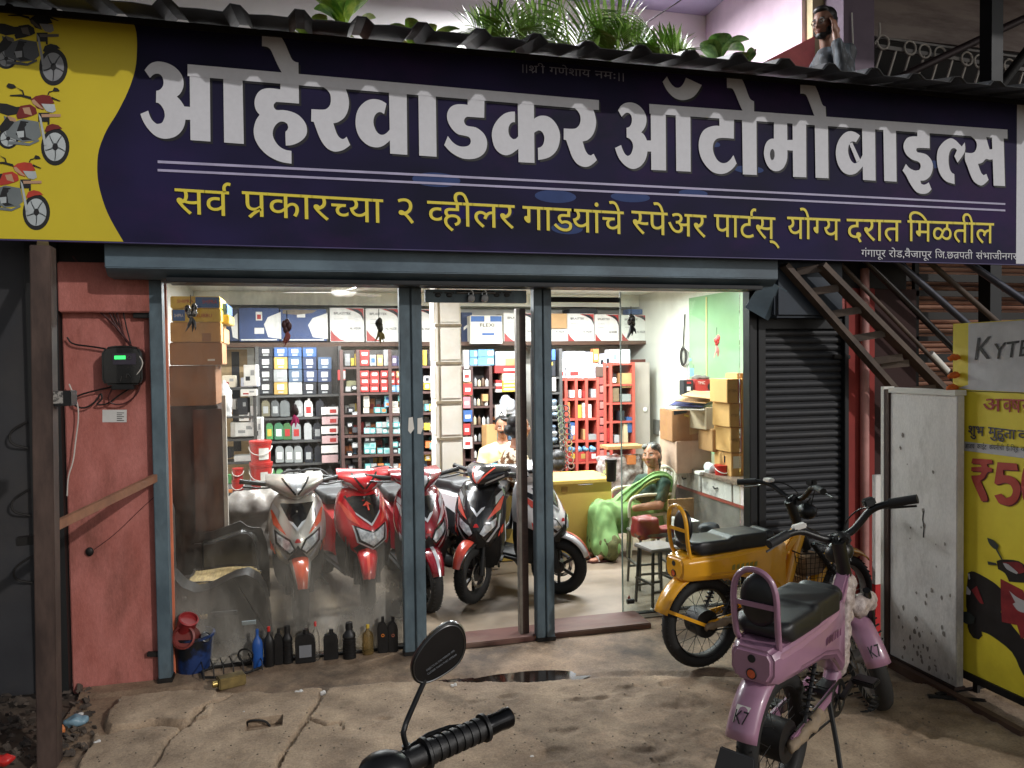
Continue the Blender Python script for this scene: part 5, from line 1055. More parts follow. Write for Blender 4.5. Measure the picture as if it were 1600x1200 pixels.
for i, (px, p) in enumerate([((869, 575, 883, 591), C_red), ((884, 575, 908, 591), C_red), ((909, 573, 931, 591), None), ((870, 561, 881, 574.5), C_lblue), ((882, 549, 913, 574.5), C_grey), ((914, 550, 926, 572.5), None), ((927, 553, 934, 572.5), C_or), ((936, 556, 945, 574), C_dk), ((946, 552, 954, 574), C_dk), ((955, 546, 966, 567), C_lblue), ((968, 546, 985, 568), C_white)]):
    goods('white_box', '%s white box counted from upper left above the red shelves, %s' % (ORD[i], 'with %s print' % {id(C_red): 'red', id(C_lblue): 'blue', id(C_grey): 'grey', id(C_or): 'orange', id(C_dk): 'dark', id(C_white): 'white'}[id(p)] if p else 'without print'), 'box', px, RY+.02, paint((226-i % 3*8, 226-i % 3*6, 228)), .22, G, [('print', p, (.25, .25, .8, .65))] if p else [], rz=random.uniform(-.05, .05))
goods('orange_carton', 'orange and white carton on top of the red shelf beside white boxes', 'box', (927, 545, 936, 566), RY, C_or, .1, None, [('print', C_white, (.2, .2, .7, .6))]); goods('brown_box', 'small brown cube between the two red shelves on top', 'box', (931, 573, 944, 589), RY, paint((96, 72, 62)), .15)
G = 'small red boxes stacked between the red shelves'
b = thing('box_column', 'narrow column of small red and white boxes stacked between the two red shelves', 'box stack', onY(939.5, 760, RY))
for i in range(13): x0, x1, zb, zt = prect(936.5+(i % 2), 590+i*12.6, 943.5, 590+i*12.6+10.5, RY); MB().box((x0, RY+.0, zb), (x1, RY+.2, zt)).build('small_box', (paint((176, 70, 66)), paint((196, 110, 104)))[i % 2], b, smooth=False)
cb = unit('glass_cabinet', 'tall orange red framed cabinet with parts right of the pigeonhole shelf', (944, 566, 992, 770), RY, .35, M_redsh, (567.5, 600, 629, 658, 693, 722), (945.5, 955, 990.5), M_liner)
for i, (px, nm, m) in enumerate([((957, 590, 963, 598), 'white tape roll', C_white), ((970, 583, 988, 606), 'leaning tan carton', C_tan), ((957, 606, 968, 628), 'black and tan boxes', paint((120, 100, 70))), ((970, 616, 986, 628), 'grey box', C_grey), ((967, 642, 976, 657), 'dark parts bag', C_dk), ((974, 662, 981, 692), 'stack of orange and white boxes', paint((220, 190, 150))), ((980, 652, 990, 676), 'blue boxes', C_blue), ((946, 669, 956, 691), 'red and blue box', C_red), ((947, 707, 955, 720), 'dim grey box', C_grey), ((960, 680, 968, 692), 'clear jar', C_silver)]):
    goods('cabinet_item', '%s inside the orange red cabinet' % nm, 'box', px, RY+.02, m, .15, 'things in the orange red cabinet', rz=random.uniform(-.1, .1))
x0, x1, zb, zt = prect(993, 566, 1017, 800, RY+.1); tag(MB().box((x0, RY+.12, 0), (x1, RY+.5, zt)).build('side_panel', mat('grey_board', (172, 160, 152), .7, var=.08, scale=3), bevel=.004), 'plain grey board standing at the right of the orange red cabinet', 'board')
p = onY(1008, 640, RY+.11); tag(MB().ell(p, (.03, .012, .03)).build('wall_spot', C_white), 'round white spot fixed on the grey board', 'knob')
p0 = onX(1022, 655, 4.27); p1 = onX(1033, 680, 4.27); tag(MB().box((4.255, p1.y, p1.z), (4.279, p0.y, p0.z)).build('switch_board', paint((120, 118, 112))), 'small grey electric switch board on the white right wall', 'switch')
# bundle in plastic by the woman, bottle and flask on the counter are placed with the counter
# ---- door at the very back left
dz = onY(372, 546, 5.05)
dr = thing('inner_door', 'tan wooden inner door with a dark strip in a white frame at the back left', 'door', (onY(368, 600, 5.05).x, 5.05, 0))
x0, x1, zb, zt = prect(346, 546, 388, 700, 5.05); MB().box((x0, 5.04, 0), (x1, 5.085, zt)).build('leaf', mat('tan_door', (190, 160, 118), .5), dr, smooth=False)
x2, x3, _, _ = prect(362, 550, 374, 600, 5.03); MB().box((x2, 5.033, .8), (x3, 5.039, zt-.03)).build('dark_strip', C_dk, dr, smooth=False)
b = MB(); b.box((x1, 5.03, 0), (x1+.08, 5.088, zt+.06)); b.box((x0, 5.03, zt), (x1, 5.088, zt+.06)); b.build('frame', C_white, dr, smooth=False)
# ceiling fan
fp = onY(537, 457, 3.55); fz = fp.z
fan = thing('ceiling_fan', 'white ceiling fan hanging above the oil shelves', 'fan', fp)
MB().lathe([(0, -.045), (.09, -.04), (.135, -.01), (.13, .03), (.07, .06), (.03, .07), (.015, .08)], fp, n=28).build('motor', paint((226, 224, 216), .35), fan)
MB().cyl(fp+Vector((0, 0, .07)), (fp.x, fp.y, 2.72), .014).build('rod', C_white, fan)
for k in range(3):
    a = R(170+k*120); d = Vector((math.cos(a), math.sin(a), 0)); q = Vector((-d.y, d.x, 0)); b = MB()
    b.loft([[fp+d*r+q*w+Vector((0, 0, z+t)) for w, z, t in ((-ww, .006, 0), (ww, -.006, 0), (ww, -.006, .006), (-ww, .006, .006))] for r, ww in ((.12, .03), (.2, .05), (.55, .065), (.62, .05))]); b.build('blade', C_white, fan, smooth=False)
# ================================================================ left front: cupboard, cartons, sofa, drums
M_cup = mat('dark_brown_veneer', (84, 52, 36), .35, rgb2=(48, 29, 20), scale=5, stretch=(3, 1, .5), bump=.08, coat=.3, dirt=.3, dirtc=(120, 90, 64))
WY = 1.22
x0, x1, zb, zt = prect(262, 634, 343, 905, WY)
cu = thing('cupboard', 'dark brown wooden cupboard behind the left glass with a heap of cartons on top', 'cupboard', ((x0+x1)/2, WY+.2, 0))
MB().box((x0-.15, WY, 0), (x1, WY+.42, zt)).build('carcass', mat('cupboard_side', (66, 44, 33), .45, rgb2=(38, 26, 20), scale=4, stretch=(3, 1, .5)), cu, bevel=.005)
x2, x3, z2, z3 = prect(302, 640, 347, 832, WY-.1); MB().box((x2, WY-.05, z2), (x3, WY-.002, z3)).build('door', M_cup, cu, bevel=.004)
b = MB(); b.box((x3+.003, WY-.05, z2), (x3+.03, WY+.0, z3+.1)); b.build('edge_strip', mat('pale_strip', (190, 182, 170), .6), cu, smooth=False)
CY = 1.12; G = 'cartons heaped on the dark cupboard'
def cart(px, m, lb, patches=(), d=.4, rz=0., text=(), y=CY): return goods('carton', lb, 'carton', px, y, m, d, G, patches, rz=rz, bevel=.006, text=text)
M_kraft = mat('brown_kraft_board', (142, 96, 62), .75, var=.1, scale=5, dirt=.3, dirtc=(100, 66, 44)); M_kraft2 = mat('pale_kraft_board', (196, 148, 84), .75, var=.08, scale=6, dirt=.25, dirtc=(150, 105, 60))
cart((264, 571, 337, 634), M_kraft, 'large plain brown carton at the foot of the carton heap on the cupboard', y=CY+.03)
cart((264, 535, 346, 570.5), mat('kraft_mid', (164, 114, 72), .75, var=.08, scale=6), 'brown carton second from below in the heap on the cupboard', [('white_tag', C_white, (.72, .18, .86, .26))], rz=.02)
cart((266, 503.5, 345, 534.5), M_kraft2, 'tan carton under the yellow ones in the heap on the cupboard', [('tape', M_tape, (.62, .02, .8, .45))])
cart((268, 482.5, 345, 503), C_yel, 'yellow carton with a blue panel at its left end, lower of the two yellow ones', [('blue_panel', C_blue, (.02, .08, .27, .92))], text=[('SUBBU', .5, .35, .82, .62, C_red), ('SHIPRA', .06, .36, .24, .6, C_white)])
cart((266, 463, 344, 482), C_yel, 'yellow carton with a blue panel at its right end, on top of the heap', [('blue_panel', C_blue, (.50, .06, .98, .95))], text=[('SHIPRA', .14, .45, .46, .72, C_red), ('SHIPRA', .64, .4, .94, .72, C_red)])
cart((346, 474, 355, 491), C_blue, 'blue carton end poking out behind the yellow cartons', y=CY+.15); cart((346, 491.5, 358, 506), paint((226, 190, 60)), 'yellow carton end poking out below the blue one', y=CY+.15); cart((346.5, 512, 350, 537), C_tan, 'tan carton end behind the brown cartons', y=CY+.15)
# clutter shelf left of the oil shelf
G = 'clutter between the cupboard and the oil shelf'
M_polyw = mat('white_plastic_sheet', (220, 220, 220), .4, var=.1, scale=20, bump=.4)
tw = thing('clutter_rack', 'grey rack piled with papers and parts between the cupboard and the oil shelf', 'rack', onY(375, 760, 3.2))
x0, x1, zb, zt = prect(345, 604, 402, 800, 3.2); b = MB()
for sy in (606, 650, 686, 722, 760): z = onY(375, sy, 3.2).z; b.box((x0, 3.2, z-.02), (x1, 3.5, z))
for x in (x0, x1-.03): b.box((x, 3.201, 0), (x+.03, 3.499, zt))
b.build('frame', M_shd2, tw, smooth=False)
for i, (px, m, lb) in enumerate([((382, 570, 402, 603), C_white, 'white folded carton standing on the grey rack'), ((377, 590, 404, 604), paint((186, 190, 206)), 'pale lilac carton lying on the grey rack'), ((376, 608, 401, 619), C_white, 'white carton with red corner under the top board of the grey rack'), ((347, 587, 368, 605), paint((214, 202, 180)), 'cream box with red print at the left of the grey rack'), ((372, 622, 388, 648), C_dk, 'black speaker-like box in the grey rack'), ((374, 645, 390, 658), C_white, 'white switch box lying in the grey rack'), ((391, 634, 401, 668), paint((206, 200, 196)), 'grey white round roll in the grey rack'), ((368, 660, 400, 682), C_white, 'white sheet metal part across the grey rack'), ((399, 653, 410, 690), C_white, 'strip of white stickers hung at the rack edge'), ((360, 660, 368, 683), paint((196, 190, 180)), 'leaning pale board in the grey rack'), ((348, 700, 362, 716), C_dk, 'black part low in the grey rack'), ((365, 712, 392, 722), C_white, 'white papers low on the grey rack'), ((346, 624, 370, 640), paint((190, 184, 176)), 'crushed paper bundle on the grey rack')]):
    goods('clutter_box', lb, 'box', px, 3.16+.01*i, m, .15, G, [('print', C_red if i in (2, 3) else C_dk if i in (0, 4, 8) else C_grey, (.15, .25, .5, .45)), ('print_low', C_grey, (.55, .5, .85, .75))] if i < 9 else [], rz=random.uniform(-.12, .12))
bag('white crumpled plastic sheet hanging by the cupboard edge', (343, 598, 362, 652), 2.2, M_polyw, .12, 3, 'plastic_sheet', 'plastic sheet'); p = onY(340, 602, 2.15); tag(MB().ell(p, (.03, .03, .045)).build('purple_ball', paint((150, 40, 90))), 'small purple ball hanging by the cupboard edge', 'ball')
def drum(name, label, cx, yt, yb, w, Y, m, lidm, group=None, lab=None, cat='bucket', text=None):
    x0, x1, zb, zt = prect(cx-w/2, yt, cx+w/2, yb, Y); c = Vector(((x0+x1)/2, Y+(x1-x0)/2, zb)); r = (x1-x0)/2; h = zt-zb
    t = thing(name, label, cat, c, group=group)
    MB().lathe([(r*.86, 0), (r*.94, h*.82), (r*1.0, h*.825), (r*1.0, h*.87), (r*.95, h*.875)], c, n=26).build('pail', m, t, ang=40)
    MB().lathe([(r*.95, h*.876), (r*1.02, h*.88), (r*1.02, h*.97), (r*.9, h*.98), (r*.88, h*.96), (0, h*.96)], c, n=26).build('lid', lidm, t, ang=40)
    b = MB(); b.tube([c+Vector((r*math.cos(a)*1.02, -abs(r*1.1*math.sin(a)), h*.72-h*.35*math.sin(a))) for a in np.linspace(0, math.pi, 12)], .004, 6); b.build('bail_handle', M_paper, t)
    if lab:
        b = MB(); n = 8; a0, a1 = lab
        b.add([c+Vector((r*.945*math.sin(a), -r*.945*math.cos(a), z)) for z in (h*.15, h*.66) for a in np.linspace(a0, a1, n)], [(i, i+1, n+i+1, n+i) for i in range(n-1)]); b.build('label', M_paper, t, smooth=False)
    return t
M_redp = mat('red_pail_plastic', (196, 42, 38), .3, var=.08, coat=.3)
drum('bucket', 'red oil bucket with a white label, upper of two stacked at the left', 406, 689, 724, 36, 2.5, M_redp, M_redp, 'red oil buckets', (-.1, .9)); drum('bucket', 'red oil bucket with a white triangle mark, lower of two stacked at the left', 407, 723, 768, 37, 2.5, M_redp, M_redp, 'red oil buckets', (.0, .7))
drum('bucket', 'small red oil can, upper of the two beside the big buckets', 371, 732, 751, 18, 2.55, M_redp, M_redp, 'small red oil cans'); drum('bucket', 'small red oil can, lower of the two beside the big buckets', 371, 751, 774, 20, 2.55, M_redp, M_redp, 'small red oil cans')
x0, x1, zb, zt = prect(348, 768, 425, 800, 2.48); tag(MB().box((x0, 2.45, 0), (x1+.1, 3.0, zt)).build('low_table', M_shd2, bevel=.004), 'low dark table carrying the red oil buckets', 'table')
goods('orange_box', 'tiny orange box beside the low red can', 'box', (355, 766, 363, 775), 2.46, C_or, .06); goods('green_box', 'tiny green packet left of the small red cans', 'packet', (354, 742, 361, 756), 2.5, C_green, .06)
M_sheetp = mat('grey_dust_sheet', (176, 170, 164), .4, rgb2=(120, 112, 106), scale=5, bump=.6)
a = onY(415, 790, 1.75)
db = blob('dust_cover', M_sheetp, [('e', a+Vector((-.12, 0, .0)), (.24, .2, .13)), ('e', a+Vector((.12, .05, .05)), (.2, .2, .12)), ('e', a+Vector((-.22, .0, -.02)), (.16, .16, .15)), ('b', a+Vector((-.3, -.12, -.5)), a+Vector((.25, .25, -.05)))], .018, 3, wrinkle=.03, wscale=11)
tag(db, 'grey translucent dust sheet draped over a parked seat behind the sofa', 'dust sheet')
# ---- sofa
M_leather = mat('dark_worn_leather', (34, 31, 30), .32, rgb2=(18, 17, 16), scale=6, bump=.04, coat=.3, dirt=.35, dirtc=(92, 86, 80))
sf = thing('sofa', 'dark worn leather armchair with a patterned seat mat behind the dusty left glass', 'sofa', (-.7, .75, 0))
def arm(Y, w, lb=None):
    # side outline traced along the arm: high scrolled front, dip, rise to the back
    pf = [onY(*q, Y) for q in ((268, 900), (285, 918), (305, 926), (325, 922), (345, 912), (365, 902), (385, 898), (402, 906), (414, 925), (420, 955), (424, 1000))] if Y < .6 else [onY(*q, Y) for q in ((300, 838), (330, 834), (352, 826), (372, 818), (392, 818), (408, 830), (416, 850), (420, 880))]
    up = [(p.x, p.z) for p in pf]; lo = [(up[-1][0]-.0, .05), (up[0][0], .05)]
    b = MB(); b.prism(up+lo, (0, Y+w, 0), (1, 0, 0), (0, 0, 1), w); o = b.build('arm', M_leather, sf, bevel=.075, seg=5)
    return o
arm(.42, .2); arm(1.0, .17)
ss = blob('seat_cushion', M_leather, [('b', (-.9, .6, .1), (-.42, 1.0, .36))], .02, 6, sf)
b = MB(); n = 14

def matz(u, v): return Vector((-.84+.46*u, .61+.39*v, .392+.012*math.sin(7*u+1)*math.sin(6*v)-.05*max(0, u-.88)/.12))
b.add([matz(i/n, j/n) for j in range(n+1) for i in range(n+1)], [(j*(n+1)+i, j*(n+1)+i+1, (j+1)*(n+1)+i+1, (j+1)*(n+1)+i) for j in range(n) for i in range(n)])
om = b.build('seat_mat', mat('straw_mat', (176, 154, 104), .85, rgb2=(128, 108, 72), scale=3, stretch=(30, 3, 1), bump=.4), sf)
md = om.modifiers.new('t', 'SOLIDIFY'); md.thickness = .012
b = MB()
for i in range(26):
    for v in (0.03, .97): b.M = Matrix.Translation(matz(i/25*.98+.01, v)+Vector((0, 0, .004))) @ Matrix.Rotation(.6, 4, 'Z'); b.ell((0, 0, 0), (.012, .006, .006), n=8, k=5)
for j in range(14): b.M = Matrix.Translation(matz(.02, j/13)+Vector((0, 0, .004))) @ Matrix.Rotation(2, 4, 'Z'); b.ell((0, 0, 0), (.014, .006, .006), n=8, k=5)
b.M = None; b.build('mat_border', mat('dark_braid', (52, 44, 40), .8), om)
blob('backrest', mat('grey_leather', (88, 80, 74), .45, rgb2=(58, 52, 48), scale=5, bump=.15, dirt=.3, dirtc=(110, 100, 92)), [('b', (-1.16, .62, .1), (-.95, 1.0, .84)), ('c', (-1.05, .6, .84), (-1.05, 1.02, .84), .09, .09)], .02, 6, sf)
p = onY(288, 935, .41); tag(MB().ell(p, (.016, .008, .012)).build('tack', M_steel), 'pale round stud on the side of the sofa arm', 'stud')
for px, py, lb, m, w in ((318, 964, 'small yellowish paper scrap stuck by the sofa arm', C_gold, 12), (389, 973, 'small pale blue torn sticker on the glass before the sofa', paint((150, 170, 180)), 22), (350, 958, 'dark glossy helmet-like plastic cap by the sofa arm', C_dk, 40)):
    a = onY(px, py, .3); r = w/2/250; tag(blob('scrap', m, [('b', a+Vector((-r, -.006, -.014)), a+Vector((r, .006, .014)))], .004, 2), lb, 'scrap')

# ================================================================ right wall: marble counter with drawers and cartons
M_marb = mat('veined_marble', (212, 208, 202), .25, rgb2=(110, 106, 104), scale=3.4, detail=12, mixpos=(.36, .48), coat=.3)
M_gran = mat('brown_granite', (150, 132, 118), .3, rgb2=(90, 74, 66), scale=40)
kf = thing('wall_counter', 'marble fronted counter with drawers along the right wall loaded with cartons', 'counter', (3.8, 1.7, 0))
kx, ky0, ky1, kz = 3.5, .42, 3.0, .80
MB().box((kx-.03, ky0, kz-.025), (4.255, ky1, kz+.012)).build('top_slab', M_gran, kf, bevel=.003)
ys = [ky0, 1.05, 1.6, 2.25, ky1]
for i in range(4):
    o = MB().box((kx, ys[i]+.012, kz-.19), (kx+.03, ys[i+1]-.012, kz-.027)).build('drawer', M_marb, kf, bevel=.003)
    p = Vector((kx-.008, (ys[i]+ys[i+1])/2, kz-.11)); MB().tube([p+Vector((0, -.04, .01)), p+Vector((-.01, 0, -.004)), p+Vector((0, .04, .01))], .006, 6).build('handle', M_dark, o)
MB().box((kx+.031, ky0, 0), (4.25, ky1, kz-.026)).build('carcass', mat('dark_cabinet', (70, 58, 54), .5, var=.2), kf, smooth=False)
b = MB(); b.box((kx-.006, ky0, kz-.215), (kx+.03, ky1, kz-.192)); b.build('red_strip', mat('rust_red_strip', (150, 74, 62), .5), kf, smooth=False)
MB().box((kx+.005, ky0, .1), (kx+.012, 1.9, kz-.216)).build('glass_front', mat('smoky_glass_front', (150, 144, 138), .12, rgb2=(104, 98, 94), scale=2, coat=.5), kf, smooth=False)
G = 'cartons on the marble counter'
def cc(px, Y, m, lb, d=.3, rz=0., patches=(), text=(), z0=None): return goods('carton', lb, 'carton', px, Y, m, d, G, patches, rz=rz, text=text, bevel=.005, z0=z0)
cc((1060, 689, 1113, 739), 1.72, C_pinkc, 'big pinkish closed carton on the marble counter beside the seated woman', .42, -.06)
cc((1055, 641, 1103, 690), 1.75, mat('kraft_open', (168, 120, 80), .8, var=.1), 'open brown carton with its flap folded out over the pinkish carton', .36, -.12, [('front_flap', C_tan, [(.53, .22), (.95, .3), (.98, .98), (.5, .9)]), ('dark_mouth', C_dk, [(.05, .86), (.45, .92), (.45, .99), (.05, .99)]), ('yellow_bit', C_yel, [(.36, .82), (.5, .78), (.5, .84), (.37, .88)])])
cc((1100, 636, 1138, 671), 1.5, mat('kraft_grey', (180, 160, 134), .8, var=.1), 'greyish brown carton with ragged open top on the heap', .3, .1, [('tape', M_paper, (.42, .0, .5, .98)), ('dark_gap', C_dk, [(.7, .2), (.95, .15), (.98, .9), (.75, .8)])])
cc((1115, 671, 1143, 706), 1.42, M_card, 'brown carton with black printed word on the counter heap', .3, -.05, text=[('BOSCH', .28, .38, .95, .58, M_ink)])
for i, (px, lb) in enumerate((((1143, 708, 1168, 755), 'tan carton at the foot of the stack near the black shutter rail'), ((1142, 668, 1168, 707), 'tan carton with red white tape, second from below by the black rail'), ((1140, 630, 1168, 667.5), 'tan carton with red white tape, third from below by the black rail'), ((1136, 592, 1168, 629.5), 'tan carton with red white tape on top of the stack by the black rail'))):
    cc(px, 1.18-.02*i, mat('tan_carton', (206, 160, 98), .75, var=.06, scale=7), lb, .3, 0, [('tape', C_red, (.52, .02, .66, .98)), ('tape_white', C_white, (.57, .02, .61, .98))] if i else [('paper_slip', M_paper, (.1, .5, .6, .9))], text=[('HYTTEBUR', .05, .45, .45, .56, paint((120, 88, 50)))] if i else [])
cc((1152, 583, 1166, 592), 1.2, C_tan, 'thin tan carton lying on the very top by the black rail', .2)
b = thing('cardboard_sheet', 'fan of flat cardboard sheets and a blue folder lying across the counter heap', 'cardboard', onY(1090, 630, 1.7))
M_cd = mat('flat_board', (190, 150, 108), .8, var=.1); 
for i, (q, m) in enumerate([(((1040, 640), (1100, 641), (1136, 620), (1075, 622)), M_paper), (((1046, 634), (1098, 636), (1130, 618), (1080, 614)), mat('blue_folder', (60, 60, 110), .5)), (((1055, 627), (1102, 631), (1150, 612), (1100, 608)), M_cd), (((1064, 619), (1110, 624), (1148, 606), (1104, 602)), M_cd)]):
    zz = onY(1090, 640-i*5, 1.65).z; bb = MB(); pts = [onZ(x, y, zz) if False else onY(x, y, 1.5 if k < 2 else 1.95) for k, (x, y) in enumerate(q)]; zc = sum(p.z for p in pts)/4
    bb.add([Vector((p.x, p.y, p.z)) for p in pts]+[p+Vector((0, 0, .008)) for p in pts], [(3, 2, 1, 0), (4, 5, 6, 7), (0, 1, 5, 4), (1, 2, 6, 5), (2, 3, 7, 6), (3, 0, 4, 7)]); bb.build('board', m, b, smooth=False)
goods('horn_box', 'red box with two dark round speakers printed on it, on the cardboard sheets', 'box', (1085, 593, 1123, 612), 1.7, C_red, .2, None, [('white_edge', C_white, (.0, .0, .98, .06)), ('round_print', C_dk, [(.62+.11*math.cos(a), .4+.3*math.sin(a)) for a in np.linspace(0, 6.2, 12)]), ('round_print_low', C_dk, [(.86+.11*math.cos(a), .45+.3*math.sin(a)) for a in np.linspace(0, 6.2, 12)])], rz=.05, text=[('TMC', .1, .62, .4, .86, C_white)])
goods('horn_box', 'small black box with a white ticket left of the red printed box', 'box', (1070, 594, 1084, 618), 1.68, C_dk, .12, None, [('white_ticket', C_white, (.3, .3, .7, .58)), ('red_print', C_red, (.3, .76, .75, .9))], rz=-.1)
bottle('clear plastic water bottle with blue label standing by the small black box', 1080, 560, 594, 11, 1.95, glass_mat('pet_plastic', .12, (.92, .96, .97)), C_lblue, None, 'round', C_lblue, 'water_bottle', fat=.5)
bottle('clear plastic bottle with a printed label standing on the counter', 1134, 700, 727, 14, 1.3, glass_mat('pet_plastic', .12), C_white, None, 'round', C_blue, 'water_bottle', fat=.5)
drum('tub', 'small red plastic tub on the counter edge', 1133, 727, 747, 20, 1.25, M_redp, M_redp, cat='tub')
bag('clear crumpled plastic bag on the counter beside the red tub', (1108, 725, 1128, 742), 1.4, M_poly, .15, 5); goods('paper_sheet', 'white paper lying on the counter edge', 'paper', (1093, 737, 1120, 742), 1.5, M_paper, .1)
goods('pink_crate', 'pale crate with a pink lid standing behind the woman', 'crate', (1047, 676, 1060, 735), 2.25, paint((216, 200, 198)), .25, None, [('pink_lid', paint((226, 140, 170)), (.0, .86, 1., .99)), ('pink_band', paint((216, 130, 150)), (.0, .5, 1., .54))])
bag('grey crumpled things on top of the red printed box', (1085, 586, 1113, 594), 1.75, mat('grey_stuff', (110, 104, 96), .8, bump=.5), .12, 8, 'bundle', 'bundle')
# black coiled cable on the wall
cx = onX(1069, 492, 4.27); b = MB(); q0 = onX(1070, 491, 4.26); q1 = onX(1068, 530, 4.26); q2 = onX(1067, 548, 4.26)
b.tube([q0, q1, q2], .008, 6)
for i in range(5): b.tube([onX(1068+4*math.sin(t)+(i-2)*.6, 557+15*math.cos(t)*(1-.05*i), 4.255-.006*i) for t in np.linspace(0, 6.283, 18)[:-1]], .006, 6, closed=True)
tag(b.build('cable_coil', M_black), 'black cable coil hanging on the white right wall', 'cable')
# open box, pot and red tool on the floor by the drawers
ob = goods('carton', 'open carton with blue and white front on the floor beyond the yellow moped', 'carton', (1070, 815, 1094, 850), 1.0, C_white, .25, None, [('blue_band', C_lblue, (.0, .0, 1., .5)), ('blue_print', C_blue, (.35, .72, .8, .8))], z0=0)
x0, x1, zb, zt = prect(1046, 780, 1086, 816, 1.25); tag(MB().box((x0, 1.27, zb), (x1, 1.285, zt)).build('carton_flap', M_card, bevel=.002), 'raised tan carton flap behind the blue and white carton', 'carton flap')
a = onY(1110, 835, .9); pn = thing('basin', 'pale steel basin holding a dark lump near the marble counter', 'basin', a)
MB().lathe([(.02, -.03), (.12, -.02), (.17, .02), (.18, .025), (.165, .018), (.11, -.01), (.0, -.015)], a, n=24).build('bowl', M_steel, pn); blob('dark_lump', C_dk, [('e', a+Vector((-.02, 0, .05)), (.1, .07, .05))], .012, 3, pn, wrinkle=.02)
x0, x1, zb, zt = prect(1070, 843, 1170, 900, .75); tag(MB().box((x0, .7, 0), (x1-.02, 1.1, zt-.02)).build('dark_bench', M_dark, bevel=.004), 'low dark bench under the basin beyond the yellow moped', 'bench')
goods('red_tool', 'red tool lying on the dark bench', 'tool', (1135, 834, 1168, 842), .72, C_red, .05, rz=.1)

# ================================================================ yellow counter with bottle, flask, boxes
M_ycount = mat('yellow_laminate', (216, 184, 94), .45, var=.06, scale=3, dirt=.25, dirtc=(180, 140, 60))
yc = thing('yellow_counter', 'yellow laminate shop counter in the middle of the shop', 'counter', (2.2, 2.2, 0))
MB().box((1.38, 1.93, .02), (2.74, 2.45, .70)).build('body', M_ycount, yc, bevel=.004); MB().box((1.36, 1.90, .701), (2.76, 2.47, .735)).build('top', M_ycount, yc, bevel=.004)
p = onZ(915, 757, .737); MB().ell(p, (.075, .02, .003), n=20).build('slot', M_dark, yc); p = onZ(938, 753, .738); MB().ring(p, (0, 0, 1), .03, .004, 20, 6).build('cord_loop', M_dark, yc)
p = onY(882, 765, 1.925); MB().cbox(p, (.06, .006, .05)).build('worn_print', mat('faded_gold', (170, 130, 60), .6), yc, smooth=False)
bottle('clear water bottle standing on the yellow counter', 944, 727, 753, 8, 2.1, glass_mat('pet_plastic', .12), C_white, None, 'round', paint((180, 210, 170)), 'water_bottle', fat=.5, z0=.737)
fl = onZ(955, 752, .737); ft = thing('flask', 'black insulated flask standing on the yellow counter', 'flask', fl); MB().lathe([(.04, 0), (.045, .01), (.052, .17), (.055, .18)], fl, n=20).build('body', M_black, ft); MB().lathe([(.057, .181), (.057, .205), (.02, .212), (0, .212)], fl, n=20).build('lid', M_black, ft)
bd = onY(960, 735, 2.9); o = blob('wrapped_bundle', mat('clear_wrapped_white', (206, 200, 196), .25, rgb2=(120, 100, 96), scale=16, bump=.4), [('b', bd+Vector((-.12, 0, -.22)), bd+Vector((.34, .25, .14)))], .02, 4, wrinkle=.03, wscale=14); tag(o, 'plastic wrapped bundle of goods behind the counter left of the woman', 'bundle')
bb = goods('cardboard_box', 'flat cardboard lid lying on the plastic wrapped bundle', 'carton', (950, 697, 1008, 702), 2.85, M_card, .25); goods('cardboard_box', 'small orange tan carton in the bundle left of the woman', 'carton', (982, 712, 994, 726), 2.84, C_or, .1)
goods('blue_tray', 'blue plastic tray behind the black scooter', 'tray', (761, 731, 789, 742), 1.96, paint((70, 160, 226)), .3, z0=.736); goods('parts_tray', 'white and red tray on the counter behind the black scooter', 'tray', (753, 743, 764, 752), 1.8, C_red, .1)
# laptop-like blue screen behind the red scooter
sc_ = onY(607, 742, 2.2); st_ = thing('monitor', 'small bright blue screen glowing between the red and maroon scooters', 'monitor', sc_)
x0, x1, zb, zt = prect(594, 734, 626, 754, 2.2); MB().box((x0, 2.2, zb), (x1, 2.22, zt)).build('bezel', M_black, st_, smooth=False); MB().box((x0+.01, 2.196, zb+.01), (x1-.01, 2.1995, zt-.01)).build('screen', mat('blue_screen', (110, 190, 235), .3, emit=.9), st_, smooth=False)
x0, x1, zb, zt = prect(585, 756, 640, 800, 2.2); tag(MB().box((x0, 2.15, 0), (x1, 2.6, zt)).build('desk', M_shd2, bevel=.004), 'small grey desk carrying the blue screen', 'desk')
goods('paper_pile', 'white paper pile under the blue screen', 'papers', (594, 757, 616, 762), 2.14, M_paper, .2)

